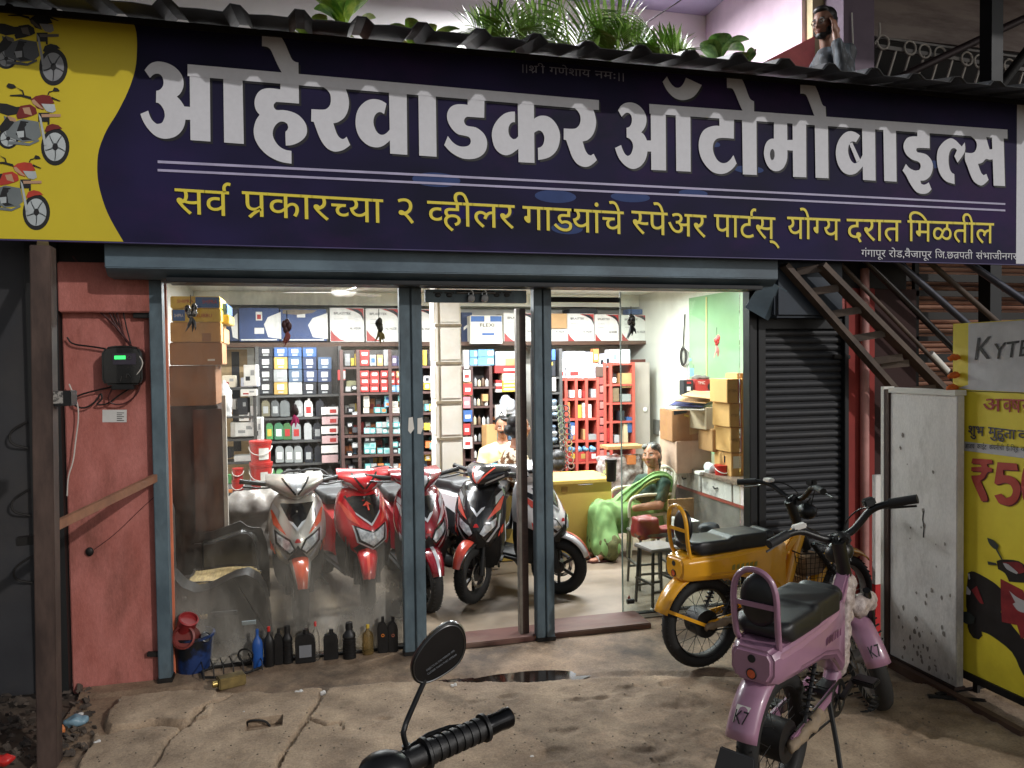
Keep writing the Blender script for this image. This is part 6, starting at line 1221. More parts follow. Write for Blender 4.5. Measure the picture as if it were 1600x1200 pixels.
# ================================================================ plastic chair, stools, red bag
M_chair = mat('cream_chair_plastic', (222, 214, 192), .4, var=.05)
def plastic_chair(label, loc, rz):
    t = thing('plastic_chair', label, 'chair', loc, rz, scale=.9)
    def B(*a, **k): return MB()
    o = MB().box((-.22, -.22, .41), (.22, .22, .435)); o.build('seat', M_chair, t, bevel=.01, world=False)
    for sx in (-1, 1):
        for sy in (-1, 1):
            b = MB(); b.loft([[(sx*.20+sx*.05*k+dx*w, sy*.20+sy*.04*k+dy*w, .42*(1-k)) for dx, dy in ((-1, -1), (1, -1), (1, 1), (-1, 1))] for k, w in ((0, .032), (.5, .028), (1, .022))]); b.build('leg', M_chair, t, bevel=.006, world=False)
    for sy in (-1, 1):
        b = MB(); b.tube([(.24, sy*.24, .42), (.25, sy*.255, .55), (.22, sy*.265, .63), (.1, sy*.27, .65), (-.12, sy*.265, .645), (-.22, sy*.255, .64)], .022, 8, smooth=2, flat=.7); b.build('armrest', M_chair, t, world=False)
    b = MB(); b.tube([(-.22, -.23, .42), (-.26, -.24, .65), (-.31, -.22, .84), (-.325, -.1, .885), (-.325, .1, .885), (-.31, .22, .84), (-.26, .24, .65), (-.22, .23, .42)], .02, 8, smooth=2); b.build('back_frame', M_chair, t, world=False)
    b = MB()
    for k in range(4): y = -.14+k*.0933; b.loft([[(-.225-.09*u, y+dy*.032, .44+.42*u), (-.215-.09*u, y+dy*.032, .44+.42*u)] [::1] if False else [(-.23-.09*u+dx*.006, y+dy*.03, .44+.42*u) for dx, dy in ((-1, -1), (1, -1), (1, 1), (-1, 1))] for u in (0, .5, 1)])
    b.build('back_slats', M_chair, t, bevel=.003, world=False)
    return t
CHX, CHY = 3.05, 1.95
plastic_chair('cream plastic armchair holding the woman in the green sari', (CHX, CHY, .012), R(180))
def stool(label, c, s, h, m, sm, name='stool', rz=0., foot=None):
    t = thing(name, label, 'stool', (c.x, c.y, .0), rz)
    MB().box((-s/2-.01, -s/2-.01, h-.025), (s/2+.01, s/2+.01, h)).build('seat', sm, t, bevel=.006, world=False)
    for sx in (-1, 1):
        for sy in (-1, 1): MB().bar((sx*(s/2+.0), sy*(s/2+.0), 0.012), (sx*(s/2-.02), sy*(s/2-.02), h-.026), .017, .017, (0, 1, 0)).build('leg', m, t, smooth=False, world=False)
    b = MB()
    for sx in (-1, 1): b.bar((sx*s/2*.97, -s/2, .2), (sx*s/2*.97, s/2, .2), .016, .016); b.bar((-s/2, sx*s/2*.97, .14), (s/2, sx*s/2*.97, .14), .016, .016)
    b.build('stretcher', m, t, smooth=False, world=False)
    if foot: MB().ell((-s/2, -s/2, .02), (.018, .018, .014)).build('white_foot', M_paper, t, world=False)
    return t
stool('black framed stool with a grey top just behind the yellow moped', onZ(1026, 958)+Vector((.08, .16, 0)), .23, .46, M_black, mat('grey_stool_top', (128, 116, 112), .5, var=.1), rz=R(8), foot=1)
stool('grey steel stool carrying a red bag left of the marble counter', onZ(1012, 930)+Vector((.12, .22, 0)), .28, .46, M_steel, mat('steel_stool_top', (110, 104, 100), .35, .5), rz=R(-4))
a = onY(1016, 824, .80); o = blob('red_bag', mat('dark_red_bag', (140, 36, 38), .45, var=.15, bump=.3), [('b', a+Vector((-.12, -.05, -.09)), a+Vector((.06, .12, .08))), ('b', a+Vector((.0, -.04, -.09)), a+Vector((.2, .1, -.01)))], .015, 4, wrinkle=.014); tag(o, 'dark red bag lying on the grey steel stool', 'bag')
# hanging charms in the panes
def charm(label, px, y0, y1, Y, top, low, n=6):
    a, c = onY(px, y0, Y), onY(px, y1, Y); t = thing('hanging_charm', label, 'charm', a, group='charms hanging at the panes'); L = (a.z-c.z)
    MB().cyl(a+Vector((0, 0, L*.35)), a, .0025, n=5).build('string', M_dark, t)
    b = MB()
    for i in range(5): b.ell(a+Vector((random.uniform(-.02, .02), random.uniform(-.01, .01), -L*(.1+.06*i))), (.017, .017, .026))
    b.build('beads', top, t)
    b = MB()
    for i in range(n): q = a+Vector((0, 0, -L*.42)); e = q+Vector((random.uniform(-.035, .035), random.uniform(-.02, .02), -L*random.uniform(.3, .58))); b.tube([q, (q+e)/2+Vector((.008, 0, 0)), e], .008, 6, rs=[.008, .009, .002])
    b.build('tassel', low, t); return t
charm('black and white beaded charm before the yellow cartons', 298, 476, 520, -.0, mat('bead_mix', (130, 126, 120), .3, rgb2=(20, 20, 20), scale=60, mixpos=(.45, .55)), M_steel)
charm('dark red charm before the blue carton', 448, 500, 543, .04, paint((70, 30, 34)), paint((140, 60, 56))); charm('dried lemon and chilli charm before a white battery carton', 592, 498, 542, .04, paint((46, 42, 26)), paint((120, 104, 50)))
charm('black and white charm hanging in the right glass pane', 986, 492, 531, .22, mat('bead_mix', (130, 126, 120), .3), M_black); charm('pink and red flower charm before the oil bottles', 459, 634, 668, .04, paint((60, 40, 38)), paint((226, 50, 120)))
charm('red tassel hanging on the pale green panel', 1120, 524, 560, 1.6, C_red, paint((190, 110, 100)))
# ================================================================ electric scooters
def gloss(name, rgb, **k): return mat(name, rgb, k.pop('rough', .22), k.pop('metal', 0.), var=.06, coat=.7, **k)
V_blk = gloss('gloss_black', (22, 22, 24)); V_sil = gloss('champagne_silver', (178, 173, 166), metal=.45, rough=.3); V_red = gloss('scooter_red', (178, 24, 34)); V_mar = gloss('scooter_maroon', (128, 18, 34)); V_wht = gloss('scooter_white', (226, 226, 228)); V_acc = gloss('salmon_accent', (206, 78, 62)); V_gry = gloss('dark_grey_plastic', (60, 60, 64), rough=.35); V_silv = gloss('silver_accent', (186, 188, 192), metal=.4, rough=.3)
V_lens = mat('headlight_lens', (232, 236, 240), .15, .3, rgb2=(150, 154, 160), scale=26, detail=3, coat=1.); V_mat = mat('matt_black_cover', (16, 16, 17), .5, var=.2)
def mk_wheel(t, c, ax, Ro, tr, name, tyrem=None, rimm=None, spokes=6, sq=1., disc=True, rimw=1., wire=0, hub=.05):
    """tyre (part) with rim (sub-part)"""
    c = Vector(c); ax = Vector(ax).normalized(); b = MB(); b.ring(c, ax, Ro-tr, tr, 44, 14, sq)
    n = 44
    for i in range(n):
        a = 2*math.pi*i/n; x = Vector((0, 0, 1)); y = ax.cross(x); d = x*math.cos(a)+y*math.sin(a)
        for s in (-1, 1): b.bar(c+d*(Ro-.004)+ax*s*tr*.1, c+d*(Ro-.012)+ax*s*tr*sq*.75+(y*math.cos(a)-x*math.sin(a))*.012, .006, .006)
    o = b.build(name, tyrem or M_rubber, t, world=False)
    b = MB(); Rr = Ro-2*tr+.008; b.ring(c, ax, Rr, .012, 44, 8, 2.2*rimw); x = Vector((0, 0, 1)); y = ax.cross(x)
    if wire:
        for i in range(wire):
            a = 2*math.pi*i/wire+.1; e = a+(.5 if i % 2 else -.5); s = 1 if i % 4 < 2 else -1
            b.cyl(c+(x*math.cos(e)+y*math.sin(e))*hub*.9+ax*s*.025, c+(x*math.cos(a)+y*math.sin(a))*Rr, .0016, n=5, cap=False)
    else:
        for i in range(spokes):
            a = 2*math.pi*i/spokes; d = x*math.cos(a)+y*math.sin(a); b.bar(c+d*hub*.6, c+d*Rr, .022, .018, tuple(ax))
    b.cyl(c-ax*.045*rimw, c+ax*.045*rimw, hub, n=22)
    o2 = b.build('rim', rimm or M_steel, o, world=False)
    if disc: b = MB(); b.ring(c+ax*.052, ax, hub+.035, .014, 30, 6, .15); b.build('brake_disc', M_chrome, o, world=False)
    return o
def scooter(label, contact, yaw, steer, base, accent, side, style='twin', fender=None, sw=.8, rim=None):
    c = onZ(*contact, .012); t = thing('electric_scooter', label, 'scooter', c, R(yaw), group='electric scooters parked inside the shop')
    S = Matrix.Translation((-.10, 0, 0)) @ Matrix.Rotation(R(steer), 4, 'Z') @ Matrix.Translation((.10, 0, 0))
    zs = [.44, .49, .55, .62, .70, .78, .85, .90]; ws = [.085, .145, .182, .2, .202, .192, .172, .13]; xs = [.03, .065, .085, .07, .02, -.04, -.10, -.15]
    def ap(y, z, off=0.): return Vector((np.interp(z, zs, xs)-1.5*abs(y)**1.55-max(0, abs(y)-.12)*.7+off, y, z))
    b = MB(); secs = []
    for z in np.linspace(.44, .90, 15):
        w = float(np.interp(z, zs, ws)); row = [ap(s*w, z) for s in np.linspace(-1, 1, 15)]; secs.append(row+[Vector((-.30-.0, w*.9, z)), Vector((-.30, -w*.9, z))])
    b.loft(secs); b.build('front_apron', base, t, world=False, ang=55)
    def patch(nm, poly, m, off, fn, mirror=True, parent=t):
        for sgn in ((1, -1) if mirror else (1,)):
            b = MB(); bm = bmesh.new(); f = bm.faces.new([bm.verts.new((u*sgn, v, 0)) for u, v in poly]); bmesh.ops.triangulate(bm, faces=[f])
            bmesh.ops.subdivide_edges(bm, edges=bm.edges[:], cuts=3, use_grid_fill=True); bm.verts.index_update()
            b.add([fn(v.co.x, v.co.y, off) for v in bm.verts], [tuple(v.index for v in f.verts) for f in bm.faces]); bm.free(); o = b.build(nm, m, parent, world=False)
        return o
    if style == 'twin':
        patch('dark_insert', [(-.118, .845), (.118, .845), (.062, .745), (0, .685), (-.062, .745)], V_blk, .005, ap, False); patch('chrome_chevron', [(0, .672), (.05, .725), (.058, .74), (.03, .73), (0, .695)], V_silv, .009, ap)
        patch('accent_panel', [(.075, .645), (.165, .705), (.182, .79), (.172, .795), (.12, .715)], accent, .006, ap); patch('accent_tab', [(.160, .545), (.188, .60), (.186, .54), (.15, .505)], accent, .007, ap)
        patch('side_wing', [(.125, .80), (.168, .84), (.176, .805), (.13, .745)], side, .005, ap)
        patch('headlight_surround', [(.016, .55), (.05, .62), (.158, .675), (.155, .59), (.06, .512)], V_blk, .006, ap)
        for s in (1, -1): patch('headlight', [(.028*s, .555), (.058*s, .61), (.143*s, .655), (.138*s, .60), (.056*s, .530)], V_lens, .012, ap, False)
        patch('silver_line', [(.158, .672), (.168, .68), (.164, .585), (.088, .482), (.07, .484), (.152, .59)], V_silv, .010, ap)
        patch('chin_cover', [(0, .585), (.03, .535), (.07, .478), (.06, .44), (0, .43)], V_mat, .010, ap)
        patch('badge', [(-.022, .60), (.022, .60), (.012, .622), (0, .628), (-.012, .622)], mat('badge_red', (200, 40, 40), .3), .013, ap, False)
    else:
        patch('dark_insert', [(-.14, .855), (.14, .855), (.085, .735), (0, .665), (-.085, .735)], V_blk, .005, ap, False); patch('chrome_chevron', [(0, .655), (.09, .735), (.096, .752), (0, .672)], V_silv, .009, ap)
        patch('arrow_badge', [(-.035, .79), (0, .82), (.03, .795), (.008, .797), (.008, .76), (-.004, .76), (-.004, .797)], V_acc, .009, ap, False)
        patch('accent_panel', [(.075, .66), (.14, .70), (.178, .81), (.165, .815), (.11, .73)], accent, .006, ap)
        patch('headlight', [(-.105, .65), (-.085, .565), (0, .515), (.085, .565), (.105, .65), (.05, .628), (0, .61), (-.05, .628)], V_lens, .012, ap, False)
        patch('headlight_surround', [(-.12, .665), (-.1, .55), (0, .495), (.1, .55), (.12, .665), (0, .62)], V_blk, .007, ap, False)
        patch('silver_line', [(.12, .66), (.13, .665), (.11, .545), (.0, .485), (.0, .497), (.1, .552)], V_silv, .011, ap); patch('chin_cover', [(0, .50), (.09, .535), (.13, .50), (.07, .43), (0, .42)], V_mat, .009, ap)
    b = MB(); b.loft([[(x, y*w, z) for x, y in ((-.02+dx, -1), (-.02+dx, 1), (-.32, 1), (-.32, -1))] for z, w, dx in ((.24, .12, -.10), (.34, .16, -.06), (.45, .175, .0), (.60, .17, .0))]); b.build('lower_cover', V_mat, t, world=False, bevel=.02)
    # steering group: cowl, bars, fork, wheel, mudguard
    def sv(b): b.v = [tuple(S @ Vector(v)) for v in b.v]; return b
    def cz(y): return .955+.045*(abs(y)/.2)**1.3
    def ch(y): return .085*(1-.55*(abs(y)/.2)**1.5)
    def cp(y, z, off=0.): q = (z-cz(y))/ch(y); return S @ Vector((-.03-1.7*abs(y)**1.5-.07*q*q-.09*(q+1)/2+off, y, z))
    b = MB(); secs = []
    for y in np.linspace(-.2, .2, 17): secs.append([cp(y, cz(y)+ch(y)*q) for q in np.linspace(-1, 1, 9)]+[S @ Vector((-.34, y*.9, cz(y)+ch(y)*.75)), S @ Vector((-.34, y*.9, cz(y)-ch(y)*.9))])
    b.loft(secs); b.build('handlebar_cowl', base, t, world=False, ang=50)
    patch('cowl_stripe', [(.012, .905), (.085, .995), (.10, 1.02), (.085, 1.02), (.065, .99), (.002, .915)], V_blk if base is not V_blk else V_acc, .004, cp); patch('cowl_side_line', [(.05, .895), (.17, .955), (.185, .985), (.165, .965), (.06, .912)], V_silv, .005, cp)
    if style != 'twin': patch('cowl_lamp', [(.06, .90), (.14, .93), (.165, .965), (.1, .95)], V_lens, .006, cp)
    else: patch('cowl_centre', [(0, .90), (.03, .945), (.045, .99), (0, 1.0)], side, .0035, cp)
    for s in (1, -1):
        b = MB(); b.cyl((-.27, s*.17, .965), (-.31, s*.37, .995), .017, n=12); b.cyl((-.31, s*.365, .994), (-.312, s*.378, .996), .02, n=12); g = sv(b).build('grip', M_black, t, world=False)
        b = MB(); b.tube([(-.21, s*.16, .955), (-.21, s*.22, .95), (-.24, s*.36, .965)], .007, 6, smooth=1); sv(b).build('brake_lever', M_black, g, world=False)
        b = MB(); b.cyl((-.06, s*.075, .62), (.0, s*.075, .225), .018, n=10); b.cyl((-.02, s*.075, .36), (.0, s*.075, .225), .024, n=10); sv(b).build('fork_leg', V_mat, t, world=False)
    wl = mk_wheel(t, S @ Vector((0, 0, .225)), S.to_3x3() @ Vector((0, 1, 0)), .225, .047, 'front_wheel', None, rim or mat('dark_alloy', (66, 64, 62), .35, .7), 6)
    b = MB(); secs = []
    for a in np.linspace(-52, 68, 13):
        d = Vector((math.sin(R(a)), 0, math.cos(R(a)))); k = (a+52)/120; w = .07*(1-.45*max(0, k-.6)/.4)*(1-.3*max(0, .25-k)/.25); r = .255+.02*math.sin(k*3.1)
        secs.append([S @ (Vector((0, 0, .225))+d*(r-.03*abs(s)**2.2)+Vector((0, s*w, 0))) for s in np.linspace(-1, 1, 9)])
    b.loft(secs, cap=False, closed=False); o = b.build('front_mudguard', fender or base, t, world=False); o.modifiers.new('t', 'SOLIDIFY').thickness = .006
    b = MB(); secs = []
    for a in np.linspace(14, 69, 8):
        d = Vector((math.sin(R(a)), 0, math.cos(R(a)))); k = (a+52)/120; r = .255+.02*math.sin(k*3.1)+.010; w = .07*(1-.45*max(0, k-.6)/.4)
        secs.append([S @ (Vector((0, 0, .225))+d*(r-.03*abs(s)**2.2)+Vector((0, s*w, 0))) for s in np.linspace(-sw, sw, 7)])
    b.loft(secs, cap=False, closed=False); b.build('mudguard_stripe', accent, o, world=False)
    # floor, rear body, seat, rear wheel
    MB().box((-.78, -.15, .245), (-.2, .15, .295)).build('floorboard', V_mat, t, bevel=.02, world=False)
    def oct_(x, w, z0, z1): return [(x, -w, z0+.05), (x, -w*.7, z0), (x, w*.7, z0), (x, w, z0+.05), (x, w*.92, z1-.03), (x, w*.6, z1), (x, -w*.6, z1), (x, -w*.92, z1-.03)]
    b = MB(); b.loft([oct_(-.66, .10, .28, .62), oct_(-.8, .15, .27, .70), oct_(-1.1, .175, .38, .72), oct_(-1.4, .15, .52, .74), oct_(-1.68, .07, .64, .74)]); b.build('rear_body', base, t, world=False, ang=35)
    for s in (1, -1):
        b = MB(); b.prism([(-.78, .40), (-1.0, .36), (-1.25, .47), (-1.5, .66), (-1.35, .67), (-1.0, .55)], (0, s*.178, 0), (1, 0, 0), (0, 0, 1), .006); b.build('side_stripe', side, t, world=False)
    blob('seat', mat('seat_vinyl', (40, 40, 42), .5, bump=.1), [('b', (-1.1, -.13, .70), (-.74, .13, .78)), ('b', (-1.5, -.13, .72), (-1.1, .13, .81)), ('e', (-.74, 0, .74), (.07, .10, .04))], .02, 4, t, False)
    mk_wheel(t, (-1.27, 0, .225), (0, 1, 0), .225, .05, 'rear_wheel', None, mat('dark_alloy', (66, 64, 62), .35, .7), 6)
    b = MB(); b.tube([(-1.42, .12, .78), (-1.66, .12, .84), (-1.74, .06, .86), (-1.74, -.06, .86), (-1.66, -.12, .84), (-1.42, -.12, .78)], .012, 8, smooth=1); b.build('grab_rail', M_black, t, world=False)
    b = MB(); b.bar((-.78, .1, .27), (-.9, .24, .02), .018, .018); b.build('side_stand', V_mat, t, smooth=False, world=False); return t
scooter('champagne silver scooter facing out behind the dusty glass, next to the sofa', (468, 976), -88, 4, V_sil, gloss('orange_accent', (206, 84, 50)), V_silv)
scooter('bright red scooter with one central headlight behind the dusty glass', (580, 958), -76, -14, V_red, V_acc, V_gry, 'single', sw=.2)
scooter('maroon and silver scooter half hidden by the left doorway post', (668, 956), -84, 6, V_mar, V_silv, V_silv, fender=V_mar, sw=.2)
scooter('black scooter with red flashes standing in the open doorway', (748, 943), -111, -24, V_blk, V_acc, V_silv, fender=V_blk)
scooter('white scooter with its front wheel turned sideways right of the doorway', (869, 931), -60, 30, V_wht, V_acc, V_blk, sw=.28)

# ================================================================ electric mopeds outside
def moped(label, rear, front, paint_, wrapm, handle_turn, extra):
    a, c = onZ(*rear), onZ(*front); d = c-a; yaw = math.atan2(d.y, d.x); t = thing('electric_moped', label, 'moped', (a.x, a.y, .015), yaw, group='electric mopeds outside the shop', scale=1. if wrapm else .97)
    L = 1.18; Rw = .28; kw = dict(parent=t, world=False)
    mk_wheel(t, (0, 0, Rw), (0, 1, 0), Rw, .038, 'rear_wheel', None, M_dark, wire=28, disc=False, hub=.085, rimw=1.3, sq=1.15)
    S = Matrix.Translation((.74, 0, .96)) @ Matrix.Rotation(R(handle_turn), 4, Vector((-.36, 0, .7)).normalized()) @ Matrix.Translation((-.74, 0, -.96)); HB = lambda pts: [(x-.11, y, z+.015) for x, y, z in pts]
    def sv(b): b.v = [tuple(S @ Vector(v)) for v in b.v]; return b
    mk_wheel(t, S @ Vector((L, 0, Rw)), S.to_3x3() @ Vector((0, 1, 0)), Rw, .038, 'front_wheel', None, mat('pale_rim', (150, 146, 142), .4, .4), wire=28, disc=True, hub=.035, sq=1.15)
    def fender(cx, a0, a1, r, w, st, name, drop=.03):
        b = MB(); secs = []
        for q in np.linspace(a0, a1, 18):
            dd = Vector((math.sin(R(q)), 0, math.cos(R(q)))); secs.append([Vector((cx, 0, Rw))+dd*(r-drop*abs(s)**3)+Vector((0, s*w, 0)) for s in np.linspace(-1, 1, 9)])
        b.loft(secs, cap=False, closed=False); o = (sv(b) if st else b).build(name, paint_, t, world=False); o.modifiers.new('t', 'SOLIDIFY').thickness = .005; return o
    fr_ = fender(0, -72, 48, .335, .062, False, 'rear_mudguard'); fender(L, -84, 44, .33, .056, True, 'front_mudguard')
    b = MB(); secs = []
    for x, w, z0, z1 in ((-.20, .085, .575, .70), (-.15, .105, .56, .715), (.0, .115, .555, .72), (.25, .118, .545, .735), (.42, .105, .50, .745), (.55, .085, .41, .74), (.63, .055, .36, .72)):
        secs.append([(x, -w, z0+.04), (x, -w*.75, z0), (x, w*.75, z0), (x, w, z0+.04), (x, w, z1-.03), (x, w*.8, z1), (x, -w*.8, z1), (x, -w, z1-.03)])
    b.loft(secs); body = b.build('body_shell', paint_, t, world=False, bevel=.012, seg=3, ang=30)
    blob('seat', mat('moped_seat_vinyl', (30, 30, 31), .42, bump=.08, dirt=.3, dirtc=(74, 68, 62)), [('b', (-.09, -.12, .715), (.2, .12, .80)), ('b', (.15, -.115, .72), (.42, .115, .815)), ('c', (.47, -.06, .775), (.47, .06, .775), .045), ('c', (-.1, -.075, .765), (-.1, .075, .765), .035)], .014, 5, t, False)
    b = MB(); b.tube([(-.14, -.085, .70), (-.165, -.09, .80), (-.175, -.09, .95), (-.18, -.04, 1.01), (-.18, .04, 1.01), (-.175, .09, .95), (-.165, .09, .80), (-.14, .085, .70), (-.02, .09, .715)], .0125, 9, smooth=2); b.bar((-.173, -.088, .87), (-.173, .088, .87), .02, .006, (1, 0, 0)); o = b.build('backrest_loop', paint_, t, world=False)
    blob('backrest_pad', M_black, [('e', (-.13, 0, .88), (.035, .085, .11))], .012, 2, o, False)
    b = MB(); b.cyl((-.203, -.0, .665), (-.196, 0, .665), .016, n=14); b.build('bolt_hole', M_ink, body, world=False)
    b = MB(); b.cyl((-.205, 0, .605), (-.198, 0, .605), .017, n=14); b.build('tail_light', mat('orange_tail_lens', (216, 92, 48), .25, coat=.6), body, world=False)
    b = MB(); b.ring((-.203, 0, .605), (1, 0, 0), .019, .003, 18, 6); b.build('tail_light_rim', M_ink, body, world=False)
    # frame, head tube, fork, handlebar
    MB().cyl((.70, 0, .965), (.85, 0, .64), .032, n=14).build('head_tube', M_black, t, world=False)
    b = MB(); b.tube([(.79, 0, .76), (.73, 0, .60), (.67, 0, .42), (.60, 0, .30)], .04, 12, smooth=2); b.build('down_tube', paint_, t, world=False)
    if wrapm: blob('bubble_wrap', wrapm, [('c', (.785, 0, .75), (.73, 0, .58), .052), ('c', (.73, 0, .58), (.66, 0, .38), .05, .056), ('e', (.88, -.03, .62), (.07, .05, .06)), ('e', (.95, -.06, .63), (.07, .03, .05))], .012, 2, t, False, wrinkle=.012, wscale=34)
    b = MB(); b.prism([(.56, .52), (.76, .72), (.79, .84), (.75, .80), (.60, .62)], (0, .03, 0), (1, 0, 0), (0, 0, 1), .06); b.build('tube_cover', paint_, t, bevel=.01, world=False)
    for s in (1, -1):
        b = MB(); b.tube([(.84, s*.055, .68), (.94, s*.07, .56), (L, s*.068, Rw)], .018, 9, smooth=1); sv(b).build('fork_leg', M_black, t, world=False)
        b = MB(); b.bar((.52, s*.06, .34), (.0, s*.075, Rw), .022, .045); b.build('swing_arm', paint_, t, bevel=.006, world=False)
        b = MB(); p0, p1 = Vector((.21, s*.085, .55)), Vector((.10, s*.085, .33)); b.cyl(p0, p1, .009, n=8); u, v, w = frame_to(p0, p1)
        b.tube([p0.lerp(p1, .08+.84*i/70)+(u*math.cos(i*.7)+v*math.sin(i*.7))*.023 for i in range(71)], .0045, 5); b.build('shock_spring', M_black, t, world=False)
        b = MB(); b.tube(HB([(.86, s*.0, .96), (.86, s*.06, .965), (.84, s*.12, 1.01), (.82, s*.17, 1.05), (.78, s*.24, 1.06), (.72, s*.33, 1.055)]), .0165, 10, smooth=2); hb_ = sv(b).build('handlebar_half', M_black, t, world=False)
        b = MB(); b.cyl(*HB([(.775, s*.245, 1.06), (.71, s*.35, 1.053)]), .021, n=12); sv(b).build('grip', mat('grip_rubber', (26, 26, 27), .7, bump=.3, scale=60), hb_, world=False)
        b = MB(); b.tube(HB([(.81, s*.2, 1.05), (.83, s*.25, 1.03), (.78, s*.36, 1.01)]), .006, 6, smooth=1); sv(b).build('brake_lever', M_steel if s > 0 else M_black, hb_, world=False)
        b = MB(); b.tube(HB([(.80, s*.19, 1.05), (.9, s*.14, 1.06), (.98, s*.05, .98), (.94, s*.03, .82)]), .004, 6, smooth=2); sv(b).build('brake_cable', M_black, hb_, world=False)
    b = MB(); b.box((.71, -.04, .94), (.78, .04, .995)); b.cyl((.70, 0, .955), (.755, 0, .985), .028, n=12); sv(b).build('stem_clamp', M_black, t, bevel=.008, world=False)
    b = MB(); b.box((.685, -.20, 1.08), (.735, -.145, 1.12)); o = sv(b).build('display', M_black, t, bevel=.008, world=False); b = MB(); b.ring((.708, -.172, 1.122), (0, 0, 1), .024, .004, 16, 6); sv(b).build('display_rim', M_silver_rim, o, world=False)
    b = MB(); b.box((.68, .14, 1.075), (.73, .205, 1.10)); sv(b).build('switch_box', M_paper, t, bevel=.006, world=False)
    b = MB(); b.ell((.86, 0, .885), (.055, .07, .055)); b.tube([(.81, -.05, .955), (.87, -.03, .975), (.87, .03, .975), (.81, .05, .955)], .006, 6, smooth=1); sv(b).build('headlamp', M_black, t, world=False)
    # crank set
    bb = Vector((.50, 0, .30)); b = MB(); b.cyl(bb+Vector((0, -.07, 0)), bb+Vector((0, .07, 0)), .028, n=14); b.bar((.5, 0, .30), (.60, 0, .31), .06, .06); b.build('bottom_bracket', M_black, t, world=False)
    b = MB(); q = bb+Vector((0, -.075, 0)); b.ring(q, (0, 1, 0), .072, .012, 30, 6, .35)
    for i in range(5): aa = i*1.2566; b.bar(q, q+Vector((math.cos(aa)*.07, 0, math.sin(aa)*.07)), .016, .006, (0, 1, 0))
    b.build('chainring', M_black, t, world=False)
    for s, an in ((-1, 20), (1, 200)):
        e = bb+Vector((math.cos(R(an))*.15, s*.095, math.sin(R(an))*.15)); b = MB(); b.bar(bb+Vector((0, s*.09, 0)), e, .016, .022, (0, 1, 0)); ck = b.build('crank', M_black, t, smooth=False, world=False)
        b = MB(); b.box(e+Vector((-.045, min(0, s*.1), -.012)), e+Vector((.045, max(0, s*.1), .012))); b.build('pedal', M_black, ck, bevel=.006, world=False)
    b = MB(); b.tube([(.42, -.06, .32), (.36, -.12, .15), (.30, -.17, .0)], .011, 7); b.build('kick_stand', M_black, t, world=False)
    b = MB(); b.tube([(.5, -.075, .372), (.25, -.078, .345), (.02, -.078, .322)], .005, 6); b.tube([(.5, -.075, .228), (.25, -.078, .24), (.02, -.078, .245)], .005, 6); b.build('chain', M_dark, t, world=False)
    blob('hub_wrap', mat('muddy_wrap', (140, 122, 100), .7, bump=.4, scale=20), [('c', (-.02, -.08, Rw-.01), (.25, -.085, Rw+.03), .022, .03)], .012, 2, t, False, wrinkle=.012, wscale=40)
    if extra == 'flap':
        b = MB(); b.loft([[(-.315, -.07, .34), (-.315, .07, .34), (-.323, .07, .34), (-.323, -.07, .34)], [(-.35, -.085, .24), (-.35, .085, .24), (-.358, .085, .24), (-.358, -.085, .24)]]); b.build('mud_flap', mat('grey_rubber_flap', (60, 60, 62), .6), fr_, world=False, bevel=.004)
        d0 = [Vector((0, 0, Rw))+Vector((math.sin(R(q)), 0, math.cos(R(q))))*.337 for q in (-64, -50)]; b = MB(); pts = [d0[0].lerp(d0[1], v)+Vector((-.003, u, .0015)) for u, v in ((.03, .15), (.03, 1), (-.028, 1), (-.004, .15), (-.012, .75), (.008, .6))]; b.add(pts, [tuple(range(6))]); b.build('k_sticker', M_paper, fr_, smooth=False, world=False)
        b = MB(); put_text(b, glyphs('K7'), lambda u, v: d0[0].lerp(d0[1], .15+.9*v)+Vector((-.0075, .03-.05*u, .004))); b.build('sticker_print', M_ink, fr_, smooth=False, world=False)
        b = MB(); put_text(b, glyphs('K7'), lambda u, v: S @ Vector((L+math.sin(R(-76+14*v))*.336, .03-.05*u, Rw+math.cos(R(-76+14*v))*.336))); b.build('front_print', M_ink, t, smooth=False, world=False)
        b = MB(); [b.add([Vector((.24+.03*k+dx, -.1195, .62+.035*dz)) for dx, dz in ((0, 0), (.02, .05*(k % 2)), (.022, 1), (.004, .8))], [(0, 1, 2, 3)]) for k in range(6)]; b.build('faded_print', mat('faded_purple_print', (96, 52, 84), .5), body, smooth=False, world=False)
    else:
        b = MB(); [b.add([Vector((.14+.034*k+dx, -.1195, .61+.035*dz)) for dx, dz in ((0, 0), (.024, .1*(k % 2)), (.026, 1), (.004, .8))], [(0, 1, 2, 3)]) for k in range(6)]; b.build('faded_print', mat('faded_green_print', (150, 140, 60), .5), body, smooth=False, world=False)
        b = MB(); b.bar((-.285, -.055, .40), (-.02, -.07, .28), .012, .02); b.build('mudguard_stay', paint_, t, smooth=False, world=False)
    return t
M_silver_rim = mat('silver_rim', (190, 192, 196), .25, .6)
moped('yellow electric moped with black seat parked before the right glass pane', (1096, 1045), (1312, 1000), gloss('moped_yellow', (236, 170, 40), dirt=.2, dirtc=(150, 100, 40)), None, 6, 'yellow')
moped('mauve pink electric moped with white bubble wrapped frame in the right foreground', (1210, 1262), (1372, 1102), gloss('moped_mauve', (160, 118, 142), rough=.34, dirt=.4, dirtc=(96, 64, 84)), mat('bubble_wrap_film', (196, 182, 176), .3, rgb2=(140, 126, 122), scale=40, bump=.7), 42, 'flap')
